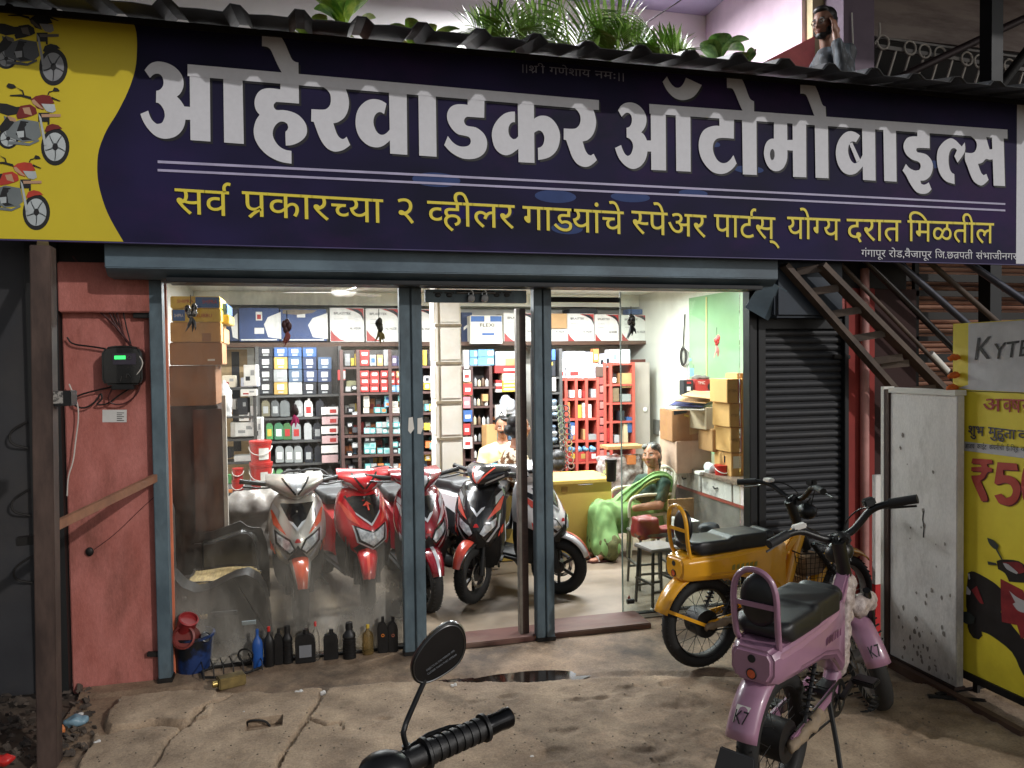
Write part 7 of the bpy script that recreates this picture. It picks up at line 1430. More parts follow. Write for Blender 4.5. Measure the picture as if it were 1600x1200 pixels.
# wire basket of parcels between the mopeds
p = onY(1262, 880, -.62); bk = thing('wire_basket', 'dark wire mesh basket of parcels on the front of the yellow moped', 'basket', p)
b = MB(); w, d, h = .14, .13, .2
for k in range(9):
    u = -w+2*w*k/8; b.cyl(p+Vector((u, -d, h*.5)), p+Vector((u*.75, -d*.75, -h*.5)), .002, n=4, cap=False); b.cyl(p+Vector((u, d, h*.5)), p+Vector((u*.75, d*.75, -h*.5)), .002, n=4, cap=False)
    v = -d+2*d*k/8; b.cyl(p+Vector((w, v, h*.5)), p+Vector((w*.75, v*.75, -h*.5)), .002, n=4, cap=False); b.cyl(p+Vector((-w, v, h*.5)), p+Vector((-w*.75, v*.75, -h*.5)), .002, n=4, cap=False)
for k in range(7):
    z = -.5+k/6; q = .875+.25*z*.5*2*.5; W, D = w*(.875+.25*z), d*(.875+.25*z); b.tube([p+Vector((sx*W, sy*D, z*h)) for sx, sy in ((-1, -1), (1, -1), (1, 1), (-1, 1))], .002 if k < 6 else .005, 4, closed=True)
b.build('mesh', M_dark, bk)
for i, (q, sz, m, lb, rz) in enumerate([((1224, 880), (.10, .07, .16), mat('parcel_orange', (206, 140, 70), .7, rgb2=(226, 214, 196), scale=4, mixpos=(.48, .54)), 'orange and white printed carton left of the wire basket', .3), ((1238, 905), (.16, .09, .06), M_card, 'brown cardboard strip poking out left of the wire basket', -.35), ((1262, 880), (.18, .14, .12), mat('wrapped_parcel', (150, 122, 92), .4, rgb2=(90, 70, 54), scale=10, bump=.5), 'brown plastic wrapped parcel inside the wire basket', .2)]):
    c = onY(*q, -.60); o = tag(MB().cbox(c, sz, rz).build('parcel', m, bevel=.008), lb, 'parcel')
    if i == 0: MB().cbox(c+Vector((.02, -.04, .0)), (.03, .01, .05), rz).build('label_patch', M_ink, o, smooth=False)
a = onY(1228, 935, -.55); tag(blob('newspaper', M_paper, [('b', a+Vector((-.07, -.03, -.05)), a+Vector((.06, .05, .05)))], .012, 2, wrinkle=.012, wscale=30), 'crumpled white printed paper under the orange carton by the yellow moped', 'paper')

# ================================================================ the photographer's own motorcycle: handlebar and mirror
mo = thing('motorcycle', 'black motorcycle handlebar with round mirror rising at the bottom of the picture', 'motorcycle', (-.05, -3.5, 0))
H0, H1 = onY(655, 1182, -3.47), onY(793, 1121, -3.40); hd_ = (H1-H0).normalized()
b = MB(); b.cyl(H0-hd_*.03, H0+(H1-H0)*.74, .0205, n=18)
for k in range(7): q = H0+(H1-H0)*(.1+.085*k); b.cyl(q, q+hd_*.009, .0235, n=18)
b.cyl(H0+(H1-H0)*.05, H0+(H1-H0)*.08, .030, n=18); b.cyl(H0+(H1-H0)*.70, H0+(H1-H0)*.735, .027, n=18); g = b.build('grip', mat('motorcycle_grip', (18, 18, 19), .5, bump=.2, scale=40), mo)
b = MB(); b.lathe([(.0, 0), (.019, 0), (.02, .012), (.0185, .03), (.0205, .045), (.0195, .056), (.015, .06), (0, .06)], H0+(H1-H0)*.74, hd_, 18); b.build('bar_end', mat('bar_end_metal', (30, 30, 32), .2, .7), mo)
b = MB(); q0 = H0-hd_*.07; b.ell(q0, (.05, .04, .036)); b.cyl(q0, q0-hd_*.5+Vector((0, 0, -.02)), .012, n=10); b.cyl(q0-hd_*.5, q0-hd_*.75+Vector((-.0, -.06, .0)), .019, n=12); b.build('switch_cluster', M_black, mo)
b = MB(); b.ell(q0+Vector((-.02, -.036, .012)), (.014, .01, .012)); b.build('red_switch', paint((170, 40, 36)), mo)
b = MB(); b.tube([q0+Vector((.03, .05, .0)), H0+hd_*.04+Vector((.01, .065, .005)), H1-hd_*.05+Vector((0, .05, -.02))], .006, 7, smooth=1); b.build('brake_lever', M_black, mo)
s0, s1, s2_, s3 = onY(641, 1183, -3.46), onY(629, 1148, -3.46), onY(636, 1125, -3.45), onY(664, 1062, -3.42)
b = MB(); b.tube([s0, s1, (s1+s2_)/2, s2_, s3], .0052, 9, smooth=2); b.cyl(s0-Vector((0, 0, .012)), s0.lerp(s1, .55), .0085, n=10); b.build('mirror_stem', M_black, mo)
mp = [onY(x, y, -3.42) for x, y in ((686, 978), (701, 972), (716, 975), (726, 988), (730, 1006), (728, 1024), (718, 1042), (698, 1056), (676, 1066), (660, 1068), (648, 1062), (642, 1048), (643, 1030), (652, 1012), (668, 992))]
cen = sum(mp, Vector())/len(mp); mp = [Vector((x, 0, y)) for x, y in cr([(p.x, p.z) for p in mp])]
u = Vector((1, 0, 0)); v = Vector((0, 0, 1)); b = MB()
def mpo(sc, dy): return [Vector((cen.x+(p.x-cen.x)*sc, -3.42+dy+(p.x-cen.x)*.25-(p.z-cen.z)*.15, cen.z+(p.z-cen.z)*sc)) for p in mp]
b.loft([mpo(.93, -.0035), mpo(1.0, -.002), mpo(1.03, .006), mpo(.92, .02), mpo(.5, .028)]); mh = b.build('mirror_housing', mat('mirror_black', (15, 15, 16), .3, coat=.3), mo, ang=50)
b = MB(); b.add(mpo(.915, -.0042), [tuple(range(len(mp)))]); mg = b.build('mirror_glass', mat('mirror_silver', (80, 84, 92), .04, 1., var=.02), mh, smooth=False)
b = MB(); rim_ = mpo(.93, -.0048); b.tube(rim_, .0011, 5, closed=True); b.build('mirror_rim', M_steel, mh)
td = (onY(716, 1020, -3.42)-onY(665, 1052, -3.42)); ang_ = math.atan2(td.z, td.x)
for k, (body, x0, y0, x1, y1, hh) in enumerate((('OBJECTS IN THE MIRROR ARE', 666, 1047, 711, 1018, .0042), ('CLOSER THAN THEY APPEAR', 668, 1053, 715, 1025, .0042))):
    A, B = onY(x0, y0, -3.42), onY(x1, y1, -3.42); g_ = glyphs(body); gw = g_[0][:, 0].max(); dv = Vector((B.x-A.x, 0, B.z-A.z)); nv = Vector((-dv.z, 0, dv.x)).normalized(); b = MB()
    def mpos(a_, b_): q = A+dv*(a_/gw)+nv*(b_/.7*hh); return Vector((q.x, -3.42-.0052+(q.x-cen.x)*.25-(q.z-cen.z)*.15, q.z))
    put_text(b, g_, mpos); b.build('warning_print', mat('mirror_print', (120, 124, 130), .5), mg, smooth=False)
fk = q0-hd_*.25; b = MB()
for s in (-.09, .09): b.cyl((fk.x+s, fk.y+.02, fk.z-.08), (fk.x+s, fk.y+.42, .3), .02, n=10)
b.box((fk.x-.12, fk.y-.03, fk.z-.12), (fk.x+.12, fk.y+.05, fk.z-.06)); b.build('fork', M_steel, mo)
b = MB(); c_ = Vector((fk.x, fk.y+.44, .3)); b.ring(c_, (1, 0, 0), .255, .042, 36, 10); b.build('front_wheel', M_rubber, mo)
blob('fuel_tank', V_blk, [('e', (fk.x, fk.y-.35, .80), (.14, .26, .13))], .02, 3, mo)
# ================================================================ people
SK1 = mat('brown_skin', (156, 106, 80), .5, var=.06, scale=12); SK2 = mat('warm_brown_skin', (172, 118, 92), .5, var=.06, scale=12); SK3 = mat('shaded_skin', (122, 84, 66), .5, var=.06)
HAIR = mat('black_hair', (18, 16, 16), .45, var=.2, scale=40, bump=.3, stretch=(1, 1, .3)); HGREY = mat('greying_hair', (120, 116, 112), .5, rgb2=(26, 24, 24), scale=9, stretch=(3, 3, 1), mixpos=(.45, .58), bump=.3)
EYEW = mat('eye_white', (220, 214, 206), .3, var=.02); LIP = mat('lip_tone', (132, 70, 64), .5)
def head_frame(c, yaw, pitch=0., roll=0.): return Matrix.Translation(c) @ Matrix.Rotation(R(yaw), 4, 'Z') @ Matrix.Rotation(R(-pitch), 4, 'Y') @ Matrix.Rotation(R(roll), 4, 'X')
def head_shapes(F, s=1., fat=0.):
    """cranium, jaw, cheeks, brow, nose, ears, chin (x forward, z up, about 0.23 m tall)"""
    q = lambda x, y, z: F @ (Vector((x, y, z))*s); r3 = F.to_3x3()
    E_ = lambda c, r: ('e', q(*c), tuple(k*s for k in r), r3)
    return [E_((-.012, 0, .035), (.095, .077, .085)), E_((.02, 0, -.03), (.07, .062+fat, .075)), E_((.045, 0, -.082), (.035, .034+fat*.6, .028)), E_((.062, 0, .028), (.026, .052, .014)),
            ('c', q(.085, 0, .02), q(.105, 0, -.022), .009*s, .014*s), E_((.098, .012, -.026), (.011, .009, .008)), E_((.098, -.012, -.026), (.011, .009, .008)), E_((.06, .035+fat, -.02), (.03, .026, .026)), E_((.06, -.035-fat, -.02), (.03, .026, .026)),
            E_((.078, 0, -.052), (.014, .024, .008)), E_((.076, 0, -.064), (.013, .02, .008)), E_((-.005, .08+fat*.5, -.005), (.018, .009, .03)), E_((-.005, -.08-fat*.5, -.005), (.018, .009, .03)), ('c', q(-.02, 0, -.05), q(-.035, 0, -.16), .052*s, .058*s)]
def face_parts(par, F, s=1., brow=True, mous=False, lip=True, bindi=False, glasses=False):
    q = lambda x, y, z: F @ (Vector((x, y, z))*s); r3 = F.to_3x3()
    for y in (.031, -.031):
        e = MB().ell(q(.077, y, .008), (.008*s, .015*s, .007*s), r3).build('eye', EYEW, par); MB().ell(q(.0835, y, .008), (.004*s, .0065*s, .0062*s), r3).build('iris', M_ink, e)
        if brow: MB().tube([q(.080, y*.5, .028), q(.088, y, .034), q(.074, y*1.6, .028)], .004*s, 6, smooth=1).build('eyebrow', HAIR, par)
    if lip: b = MB(); b.ell(q(.0885, 0, -.0525), (.006*s, .022*s, .0045*s), r3); b.ell(q(.0865, 0, -.0625), (.006*s, .018*s, .0055*s), r3); b.build('lips', LIP, par)
    if mous: MB().tube([q(.082, -.032, -.05), q(.098, -.014, -.039), q(.102, 0, -.037), q(.098, .014, -.039), q(.082, .032, -.05)], .0075*s, 7, smooth=1).build('moustache', HAIR, par)
    if bindi: MB().ell(q(.086, 0, .048), (.004, .005, .005)).build('bindi', paint((150, 20, 30)), par)
    if glasses:
        b = MB()
        for y in (.033, -.033): b.ring(q(.092, y, .006), F.to_3x3() @ Vector((1, 0, 0)), .02*s, .0022, 20, 6)
        b.tube([q(.092, .053, .01), q(.0, .082, .012)], .002, 5); b.tube([q(.092, -.053, .01), q(.0, -.082, .012)], .002, 5); b.build('glasses', M_steel, par)
def hand_shapes(w, d, n, s=1., curl=.5, thumb=1):
    """palm, four unequal fingers bent by curl and a thumb leaving the side of the palm; d = pointing, n = back of the hand"""
    w, d, n = Vector(w), Vector(d).normalized(), Vector(n).normalized(); n = (n-d*n.dot(d)).normalized(); sd = d.cross(n)*thumb; out = []
    rm = Matrix((d, sd, n)).transposed(); out.append(('e', w+d*.045*s, (.05*s, .04*s, .017*s), rm)); out.append(('c', w-d*.02, w+d*.03*s, .024*s, .026*s))
    for k, (off, ln) in enumerate(((.028, .068), (.01, .078), (-.009, .072), (-.027, .056))):
        p = w+d*.082*s+sd*off*s; a = d.copy()
        for j, f in enumerate((.45, .32, .23)):
            a = (a-n*curl*(.5+.25*j)).normalized(); e = p+a*ln*f*s; out.append(('c', p, e, (.0095-.001*j)*s, (.0088-.001*j)*s)); p = e
    p = w+d*.02*s+sd*.03*s; e = p+(d*.6+sd*.75-n*.2).normalized()*.04*s; out += [('c', p, e, .0125*s, .0105*s), ('c', e, e+(d*.85+sd*.25-n*.35*curl).normalized()*.03*s, .0105*s, .009*s)]
    return out
# ---- woman in the green sari
ws = lambda px, py, y: onY(px, py, y)
WY0 = 1.92
hc = ws(1018, 712, WY0); wm = thing('person', 'woman in a light green sari and dark blouse leaning back on the cream plastic chair', 'person', (2.95, WY0, .012))
F = head_frame(hc, 222, 4, 4); nk = F @ Vector((-.03, 0, -.15)); ch_ = nk+Vector((.03, 0, -.10))
shN, shF = ws(1037, 757, WY0-.17), ws(1003, 750, WY0+.20); elN, elF = ws(1030, 789, WY0-.24), ws(985, 778, WY0+.22); wrN, wrF = ws(972, 797, WY0-.10), ws(948, 792, WY0+.12)
hip = ws(1006, 801, WY0); kn = [ws(938, 800, WY0-.10), ws(934, 797, WY0+.10)]; ft = [onZ(944, 871, .05), onZ(930, 866, .05)]
sk = head_shapes(F, .98, .008)+[('c', nk, ch_, .06, .09), ('c', ch_, shN, .07, .055), ('c', ch_, shF, .07, .055), ('c', shN, elN, .055, .045), ('c', elN, wrN, .044, .027), ('c', shF, elF, .055, .045), ('c', elF, wrF, .044, .027), ('c', ch_, hip, .10, .13)]
for k, f in zip(kn, ft): an = f+Vector((.06, 0, .06)); sk += [('c', hip, k, .10, .065), ('c', k, an, .06, .035), ('c', an, f+Vector((-.08, 0, -.02)), .032, .025), ('e', f+Vector((-.09, 0, -.02)), (.06, .038, .022))]
sk += hand_shapes(wrN, Vector((-.85, .05, -.35)), (-.2, -.3, .9), .95, .55, -1)+hand_shapes(wrF, Vector((-.9, -.2, -.2)), (-.2, .1, 1), .95, .6, 1)
body = blob('body', SK2, sk, .0085, 3, wm)
face_parts(body, F, .98, bindi=True)
q = lambda x, y, z: F @ Vector((x, y, z)); r3 = F.to_3x3()
blob('hair', HGREY, [('e', q(-.035, 0, .05), (.088, .086, .082), r3), ('e', q(-.06, 0, -.01), (.06, .08, .085), r3), ('e', q(-.09, 0, -.09), (.05, .055, .055), r3), ('e', q(.025, .045, .085), (.045, .04, .03), r3), ('e', q(.025, -.045, .085), (.045, .04, .03), r3)], .009, 2, wm, wrinkle=.006, wscale=40)
b = MB(); [b.tube([q(.03, s*.074, .02), q(-.01, s*.083, -.0), q(-.03, s*.083, -.03)], .004, 5) for s in ()]
b.ell(q(.0, -.088, -.035), (.008, .008, .01)); b.build('earring', mat('gold', (210, 160, 70), .25, 1.), wm)
M_sari = mat('green_sari_cloth', (146, 186, 118), .8, rgb2=(116, 158, 92), scale=4, bump=.1); M_blouse = mat('dark_green_blouse', (34, 62, 50), .75, var=.1, scale=12); M_zari = mat('gold_zari_border', (196, 186, 112), .6, rgb2=(142, 160, 82), scale=30, bump=.2)
blob('blouse', M_blouse, [('c', shN, shN.lerp(elN, .72), .066, .058), ('c', shF, shF.lerp(elF, .7), .066, .058), ('c', ch_+Vector((0, 0, -.02)), shN, .10, .068), ('c', ch_+Vector((0, 0, -.02)), shF, .10, .066), ('c', ch_+Vector((0, 0, -.02)), hip+Vector((-.02, 0, .1)), .125, .135)], .012, 4, wm, wrinkle=.006, wscale=25)
skirt = [('c', ch_+Vector((-.03, .0, -.16)), hip, .14, .165), ('c', hip, kn[0], .155, .11), ('c', hip, kn[1], .155, .105)]
hem = [ft[0]+Vector((.06, -.01, .10)), ft[1]+Vector((.03, .03, .10))]
for k, h in zip(kn, hem): skirt += [('c', k, h, .115, .10)]
skirt += [('c', (kn[0]+kn[1])/2, (hem[0]+hem[1])/2, .11, .13), ('c', hip+Vector((.0, -.05, -.05)), (kn[0]+hip)/2+Vector((0, 0, -.1)), .12, .10), ('c', hip+Vector((.05, 0, -.02)), hip+Vector((.16, 0, -.02)), .14, .12)]
sari = blob('sari', M_sari, skirt, .013, 4, wm, wrinkle=.020, wscale=13, wdir=(1.6, 1.6, .35))
cut = hem[0].z+.05
b = MB(); c2 = (hem[0]+hem[1])/2
blob('sari_border', mat('dark_sari_border', (66, 72, 42), .8, rgb2=(98, 100, 58), scale=30, mixpos=(.5, .62)), [('c', hem[0]+Vector((0, 0, -.035)), hem[1]+Vector((0, 0, -.035)), .100, .094), ('c', hem[0]+Vector((0, 0, .02)), hem[1]+Vector((0, 0, .02)), .104, .098)], .012, 3, sari, wrinkle=.02, wscale=15, wdir=(1.6, 1.6, .35))
# pallu: a sash from the lap over the near shoulder and down the back
pth = [ws(955, 812, WY0-.17), ws(968, 790, WY0-.13), ws(985, 772, WY0-.10), ws(1003, 758, WY0-.14), ws(1020, 746, WY0-.17), shN+Vector((.0, .03, .06)), shN+Vector((.07, .03, .03)), shN+Vector((.09, .02, -.14)), shN+Vector((.08, .02, -.26))]
P_ = [Vector(p) for p in pth]
for _ in range(2): P_ = chaikin(P_)
b = MB(); secs = []
for i, p in enumerate(P_):
    tdir = (P_[min(i+1, len(P_)-1)]-P_[max(0, i-1)]).normalized(); side = tdir.cross(Vector((.1, -1, .25))).normalized(); nn_ = side.cross(tdir); w = .062+.02*math.sin(i*.3)
    secs.append([p+side*w*u+nn_*(.012*math.sin(u*9+i*.25)-.03*u*u) for u in np.linspace(-1, 1, 15)])
b.loft(secs, cap=False, closed=False); o = b.build('pallu', M_sari, wm); o.modifiers.new('t', 'SOLIDIFY').thickness = .012
b = MB(); b.loft([[s[k]+Vector((0, -.010, .004)) for k in (9, 10, 11, 12, 13)] for s in secs], cap=False, closed=False); o2 = b.build('pallu_border', M_zari, o); o2.modifiers.new('t', 'SOLIDIFY').thickness = .006
for k, f in enumerate(ft):
    b = MB(); b.loft([[f+Vector((x, y*w, z)) for x, w in ((.05, .5), (-.02, .9), (-.10, 1), (-.16, .6)) for y in ((-.042,) if False else (-.042, .042))] for z in (-.05, -.03)]) if False else b.prism([(.05, -.03), (.06, 0), (.05, .03), (-.05, .042), (-.13, .04), (-.165, .0), (-.13, -.042), (-.05, -.04)], f+Vector((0, 0, -.04)), (1, 0, 0), (0, 1, 0), .018); s_ = b.build('sandal', mat('maroon_sandal', (84, 46, 42), .6), wm, bevel=.004)
    b = MB(); b.tube([f+Vector((-.06, -.04, -.025)), f+Vector((-.07, -.02, .015)), f+Vector((-.07, .02, .015)), f+Vector((-.06, .04, -.025))], .011, 7, smooth=1, flat=.5); b.build('strap', paint((190, 176, 170)), s_)
b = MB(); b.ring(wrN+Vector((.03, -.005, .012)), (wrN-elN), .031, .004, 20, 6); b.ring(wrN+Vector((.045, -.008, .018)), (wrN-elN), .033, .004, 20, 6); b.build('bangles', mat('gold', (210, 160, 70), .25, 1.), wm)
# ---- seated man in the pale yellow shirt
MY = 3.2; hc = ws(785, 668, MY); mn = thing('person', 'moustached man in a pale yellow shirt sitting behind the yellow counter', 'person', (hc.x, MY, .012))
F = head_frame(hc, 257, -2, 0); nk = F @ Vector((-.03, 0, -.15)); shc = nk+Vector((0, .01, -.08)); hipm = Vector((hc.x, MY+.06, .52)); S_ = (Vector((-1, 0, 0)), Vector((1, 0, 0)))
sk = head_shapes(F, .95); cl = []; 
for s, sx in ((0, -1), (1, 1)):
    sh = shc+Vector((sx*.19, 0, -.04)); el = sh+Vector((sx*.08, -.03, -.28)); wr = el+Vector((-sx*.10, -.22, -.02)); k_ = hipm+Vector((sx*.13, -.42, .0)); a_ = k_+Vector((0, .04, -.42))
    sk += [('c', shc, sh, .06, .055), ('c', sh, el, .05, .042), ('c', el, wr, .04, .028), ('c', hipm, k_, .09, .065), ('c', k_, a_, .06, .04), ('e', a_+Vector((0, -.08, -.03)), (.045, .11, .035))]+hand_shapes(wr, (-sx*.3, -.9, -.1), (0, 0, 1), 1, .35, sx)
    cl += [('c', shc, sh, .085, .075), ('c', sh, sh.lerp(el, .75), .075, .072)]
sk += [('c', shc, hipm, .10, .12)]
bd_ = blob('body', SK1, sk, .0095, 3, mn); face_parts(bd_, F, .95, mous=True)
q = lambda x, y, z: F @ (Vector((x, y, z))*.95); r3 = F.to_3x3()
blob('hair', HAIR, [('e', q(-.035, 0, .058), (.083, .083, .075), r3), ('e', q(-.055, 0, .0), (.05, .08, .06), r3), ('e', q(.03, .03, .098), (.045, .05, .026), r3)], .009, 2, mn)
M_shirt = mat('pale_yellow_shirt', (222, 208, 160), .8, var=.05, scale=6, bump=.1)
sh_ = blob('shirt', M_shirt, cl+[('c', shc+Vector((0, 0, -.05)), hipm, .135, .15), ('c', shc+Vector((-.08, 0, -.07)), hipm+Vector((-.05, 0, 0)), .11, .12), ('c', shc+Vector((.08, 0, -.07)), hipm+Vector((.05, 0, 0)), .11, .12)], .012, 4, mn, wrinkle=.012, wscale=13)
b = MB()
for sx in (-1, 1): b.loft([[nk+Vector((sx*x, y, z)) for x, y, z in pts] for pts in (((.015, -.10, -.10), (.065, -.065, -.03)), ((.065, -.125, -.125), (.085, -.06, -.045)))], cap=False, closed=False)
o = b.build('collar', M_shirt, sh_); o.modifiers.new('t', 'SOLIDIFY').thickness = .006
b = MB(); [b.ell(shc+Vector((.0, -.142-.004*i, -.13-.09*i)), (.006, .003, .006)) for i in range(3)]; b.build('shirt_buttons', M_paper, sh_)
blob('trousers', paint((70, 66, 64), .8), [('c', hipm+Vector((0, 0, .04)), hipm+Vector((sx*.13, -.42, .0)), .12, .085) for sx in (-1, 1)]+[('c', hipm+Vector((sx*.13, -.42, .0)), hipm+Vector((sx*.13, -.38, -.4)), .085, .07) for sx in (-1, 1)], .014, 4, mn)
stool('plain stool under the seated man behind the counter', Vector((hipm.x, MY+.08, 0)), .3, .42, M_dark, M_wood)
# ---- woman in the patterned top sitting on the black scooter
PY = 1.86; hc = ws(812, 668, PY); pw = thing('person', 'dark haired woman in a brown and white patterned top half hidden by the door frame', 'person', (hc.x, PY, .8))
F = head_frame(hc, 12, 0, 0); nk = F @ Vector((-.03, 0, -.15)); shc = nk+Vector((-.02, 0, -.09)); hipm = Vector((hc.x-.06, PY, .88)); sk = head_shapes(F, .98); cl = []
for sy in (-1, 1):
    sh = shc+Vector((0, sy*.16, -.03)); el = sh+Vector((.02, sy*.06, -.26)); wr = el+Vector((.04, .16, -.03)); k_ = hipm+Vector((.1+sy*.1, .34, -.04)); a_ = k_+Vector((.02, .05, -.40))
    sk += [('c', shc, sh, .055, .05), ('c', sh, el, .047, .04), ('c', el, wr, .037, .026), ('c', hipm, k_, .085, .06), ('c', k_, a_, .055, .036), ('e', a_+Vector((.07, 0, -.03)), (.10, .04, .03))]+hand_shapes(wr, (.1, 1, -.1), (0, 0, 1), .95, .4, -sy)
    cl += [('c', shc, sh, .08, .07), ('c', sh, el, .07, .066)]
bd_ = blob('body', SK1, sk+[('c', shc, hipm, .09, .12)], .0095, 3, pw); face_parts(bd_, F, .98)
q = lambda x, y, z: F @ Vector((x, y, z)); r3 = F.to_3x3()
blob('hair', HAIR, [('e', q(-.035, 0, .05), (.09, .085, .082), r3), ('e', q(-.05, 0, -.02), (.06, .083, .08), r3), ('e', q(-.11, 0, -.02), (.05, .05, .05), r3)], .009, 2, pw)
M_leaf = mat('leaf_pattern_cloth', (226, 214, 190), .8, rgb2=(104, 66, 34), scale=15, detail=2, mixpos=(.47, .53))
blob('patterned_top', M_leaf, cl+[('c', shc+Vector((0, 0, -.04)), hipm, .125, .155), ('c', hipm, hipm+Vector((.1, 0, -.12)), .16, .14)], .012, 4, pw, wrinkle=.012, wscale=13)
blob('leggings', paint((120, 96, 70), .8), [('c', hipm, hipm+Vector((.1+sy*.1, .34, -.04)), .105, .08) for sy in (-1, 1)]+[('c', hipm+Vector((.1+sy*.1, .34, -.04)), hipm+Vector((.12+sy*.1, .38, -.36)), .075, .055) for sy in (-1, 1)], .014, 4, pw)
# ---- person in pink behind the white scooter
KY = 2.75; hc = ws(871, 722, KY); pk_ = thing('person', 'black haired person in a pink top sitting low behind the yellow counter', 'person', (hc.x, KY, .012))
F = head_frame(hc, 70, -18, 0); nk = F @ Vector((-.03, 0, -.13)); shc = nk+Vector((.02, .02, -.08)); hipm = Vector((hc.x+.02, KY+.02, .38)); sk = head_shapes(F, .95); cl = []
for sx in (-1, 1):
    sh = shc+Vector((sx*.15, 0, -.02)); el = sh+Vector((sx*.04, .1, -.22)); wr = el+Vector((-sx*.04, .12, .06)); k_ = hipm+Vector((sx*.12, .14, .02)); a_ = k_+Vector((0, -.02, -.34))
    sk += [('c', shc, sh, .05, .046), ('c', sh, el, .045, .038), ('c', el, wr, .035, .025), ('c', hipm, k_, .08, .06), ('c', k_, a_, .055, .036), ('e', a_+Vector((0, .05, -.02)), (.04, .10, .03))]+hand_shapes(wr, (0, 1, .1), (0, 0, 1), .9, .4, -sx)
    cl += [('c', shc, sh, .075, .066), ('c', sh, sh.lerp(el, .8), .066, .06)]
bd_ = blob('body', SK1, sk+[('c', shc, hipm, .09, .11)], .0095, 3, pk_); face_parts(bd_, F, .95)
q = lambda x, y, z: F @ Vector((x, y, z)); r3 = F.to_3x3()
blob('hair', HAIR, [('e', q(-.035, 0, .045), (.092, .088, .085), r3), ('e', q(-.06, 0, -.03), (.06, .085, .08), r3), ('e', q(-.02, .05, -.02), (.05, .04, .08), r3)], .009, 2, pk_)
blob('pink_top', mat('dusty_pink_cloth', (214, 160, 160), .8, var=.08, scale=8), cl+[('c', shc+Vector((0, 0, -.03)), hipm, .12, .15)], .012, 4, pk_, wrinkle=.01, wscale=14)
blob('skirt', paint((96, 66, 70), .8), [('c', hipm, hipm+Vector((sx*.12, .14, .02)), .11, .09) for sx in (-1, 1)]+[('c', hipm+Vector((sx*.12, .14, .02)), hipm+Vector((sx*.12, .12, -.28)), .085, .07) for sx in (-1, 1)], .014, 3, pk_)
stool('low stool under the person in pink', Vector((hipm.x, KY, 0)), .26, .28, M_dark, M_wood)
# ---- man on the upper floor with a telephone
UY = .42; hc = ws(1287, 38, UY); um = thing('person', 'man with glasses in a dark patterned shirt phoning above the awning', 'person', (hc.x+.05, UY, 3.06))
F = head_frame(hc, 205, -8, 0); nk = F @ Vector((-.03, 0, -.15)); shc = nk+Vector((.04, .02, -.09)); hipm = Vector((shc.x+.04, UY+.03, 3.85)); sk = head_shapes(F, 1.0); cl = []
ear = F @ Vector((.045, .10, -.045))
for sy in (-1, 1):
    sh = shc+Vector((.02, sy*.18, -.03))
    if sy < 0: el = sh+Vector((-.07, -.06, -.25)); wr = F @ Vector((.06, .12, -.12))
    else: el = sh+Vector((.03, .05, -.28)); wr = el+Vector((-.05, -.03, -.24))
    k_ = hipm+Vector((0, sy*.1, -.42)); a_ = k_+Vector((.02, 0, -.32))
    sk += [('c', shc, sh, .06, .055), ('c', sh, el, .05, .042), ('c', el, wr, .04, .028), ('c', hipm, k_, .09, .065), ('c', k_, a_, .06, .04), ('e', a_+Vector((-.07, 0, -.03)), (.11, .045, .035))]
    sk += hand_shapes(wr, F.to_3x3() @ Vector((-.15, -.1, 1)), F.to_3x3() @ Vector((.1, 1, .1)), 1, .45, 1) if sy < 0 else hand_shapes(wr, (0, 0, -1), (0, 1, 0), 1, .3, 1)
    cl += [('c', shc, sh, .085, .075), ('c', sh, el, .072, .058), ('c', el, el.lerp(wr, .8), .056, .044)]
bd_ = blob('body', SK3, sk+[('c', shc, hipm, .10, .12)], .0095, 3, um); face_parts(bd_, F, 1., glasses=True)
q = lambda x, y, z: F @ Vector((x, y, z)); r3 = F.to_3x3()
blob('hair', HAIR, [('e', q(-.035, 0, .058), (.09, .087, .08), r3), ('e', q(-.055, 0, .0), (.055, .083, .07), r3), ('e', q(.03, 0, .105), (.05, .06, .03), r3)], .009, 2, um); blob('beard', HAIR, [('e', q(.045, 0, -.088), (.042, .042, .03), r3), ('e', q(.02, .052, -.06), (.04, .016, .035), r3), ('e', q(.02, -.052, -.06), (.04, .016, .035), r3)], .007, 2, um)
tag(MB().bar(q(.05, .098, -.10), q(.0, .10, .03), .012, .062, tuple(F.to_3x3() @ Vector((1, 0, 0)))).build('mobile_phone', M_black, bevel=.003), 'dark mobile phone held to the ear of the man upstairs', 'phone')
blob('shirt', mat('dark_patterned_shirt', (66, 74, 82), .7, rgb2=(20, 24, 30), scale=9, detail=3, stretch=(2.2, 2.2, .5), mixpos=(.5, .58)), cl+[('c', shc+Vector((0, 0, -.05)), hipm, .14, .15)], .012, 4, um, wrinkle=.012, wscale=13)
blob('trousers', paint((30, 30, 34), .8), [('c', hipm+Vector((0, 0, .02)), hipm+Vector((0, sy*.1, -.42)), .125, .09) for sy in (-1, 1)]+[('c', hipm+Vector((0, sy*.1, -.42)), hipm+Vector((.02, sy*.1, -.70)), .085, .07) for sy in (-1, 1)], .014, 3, um)
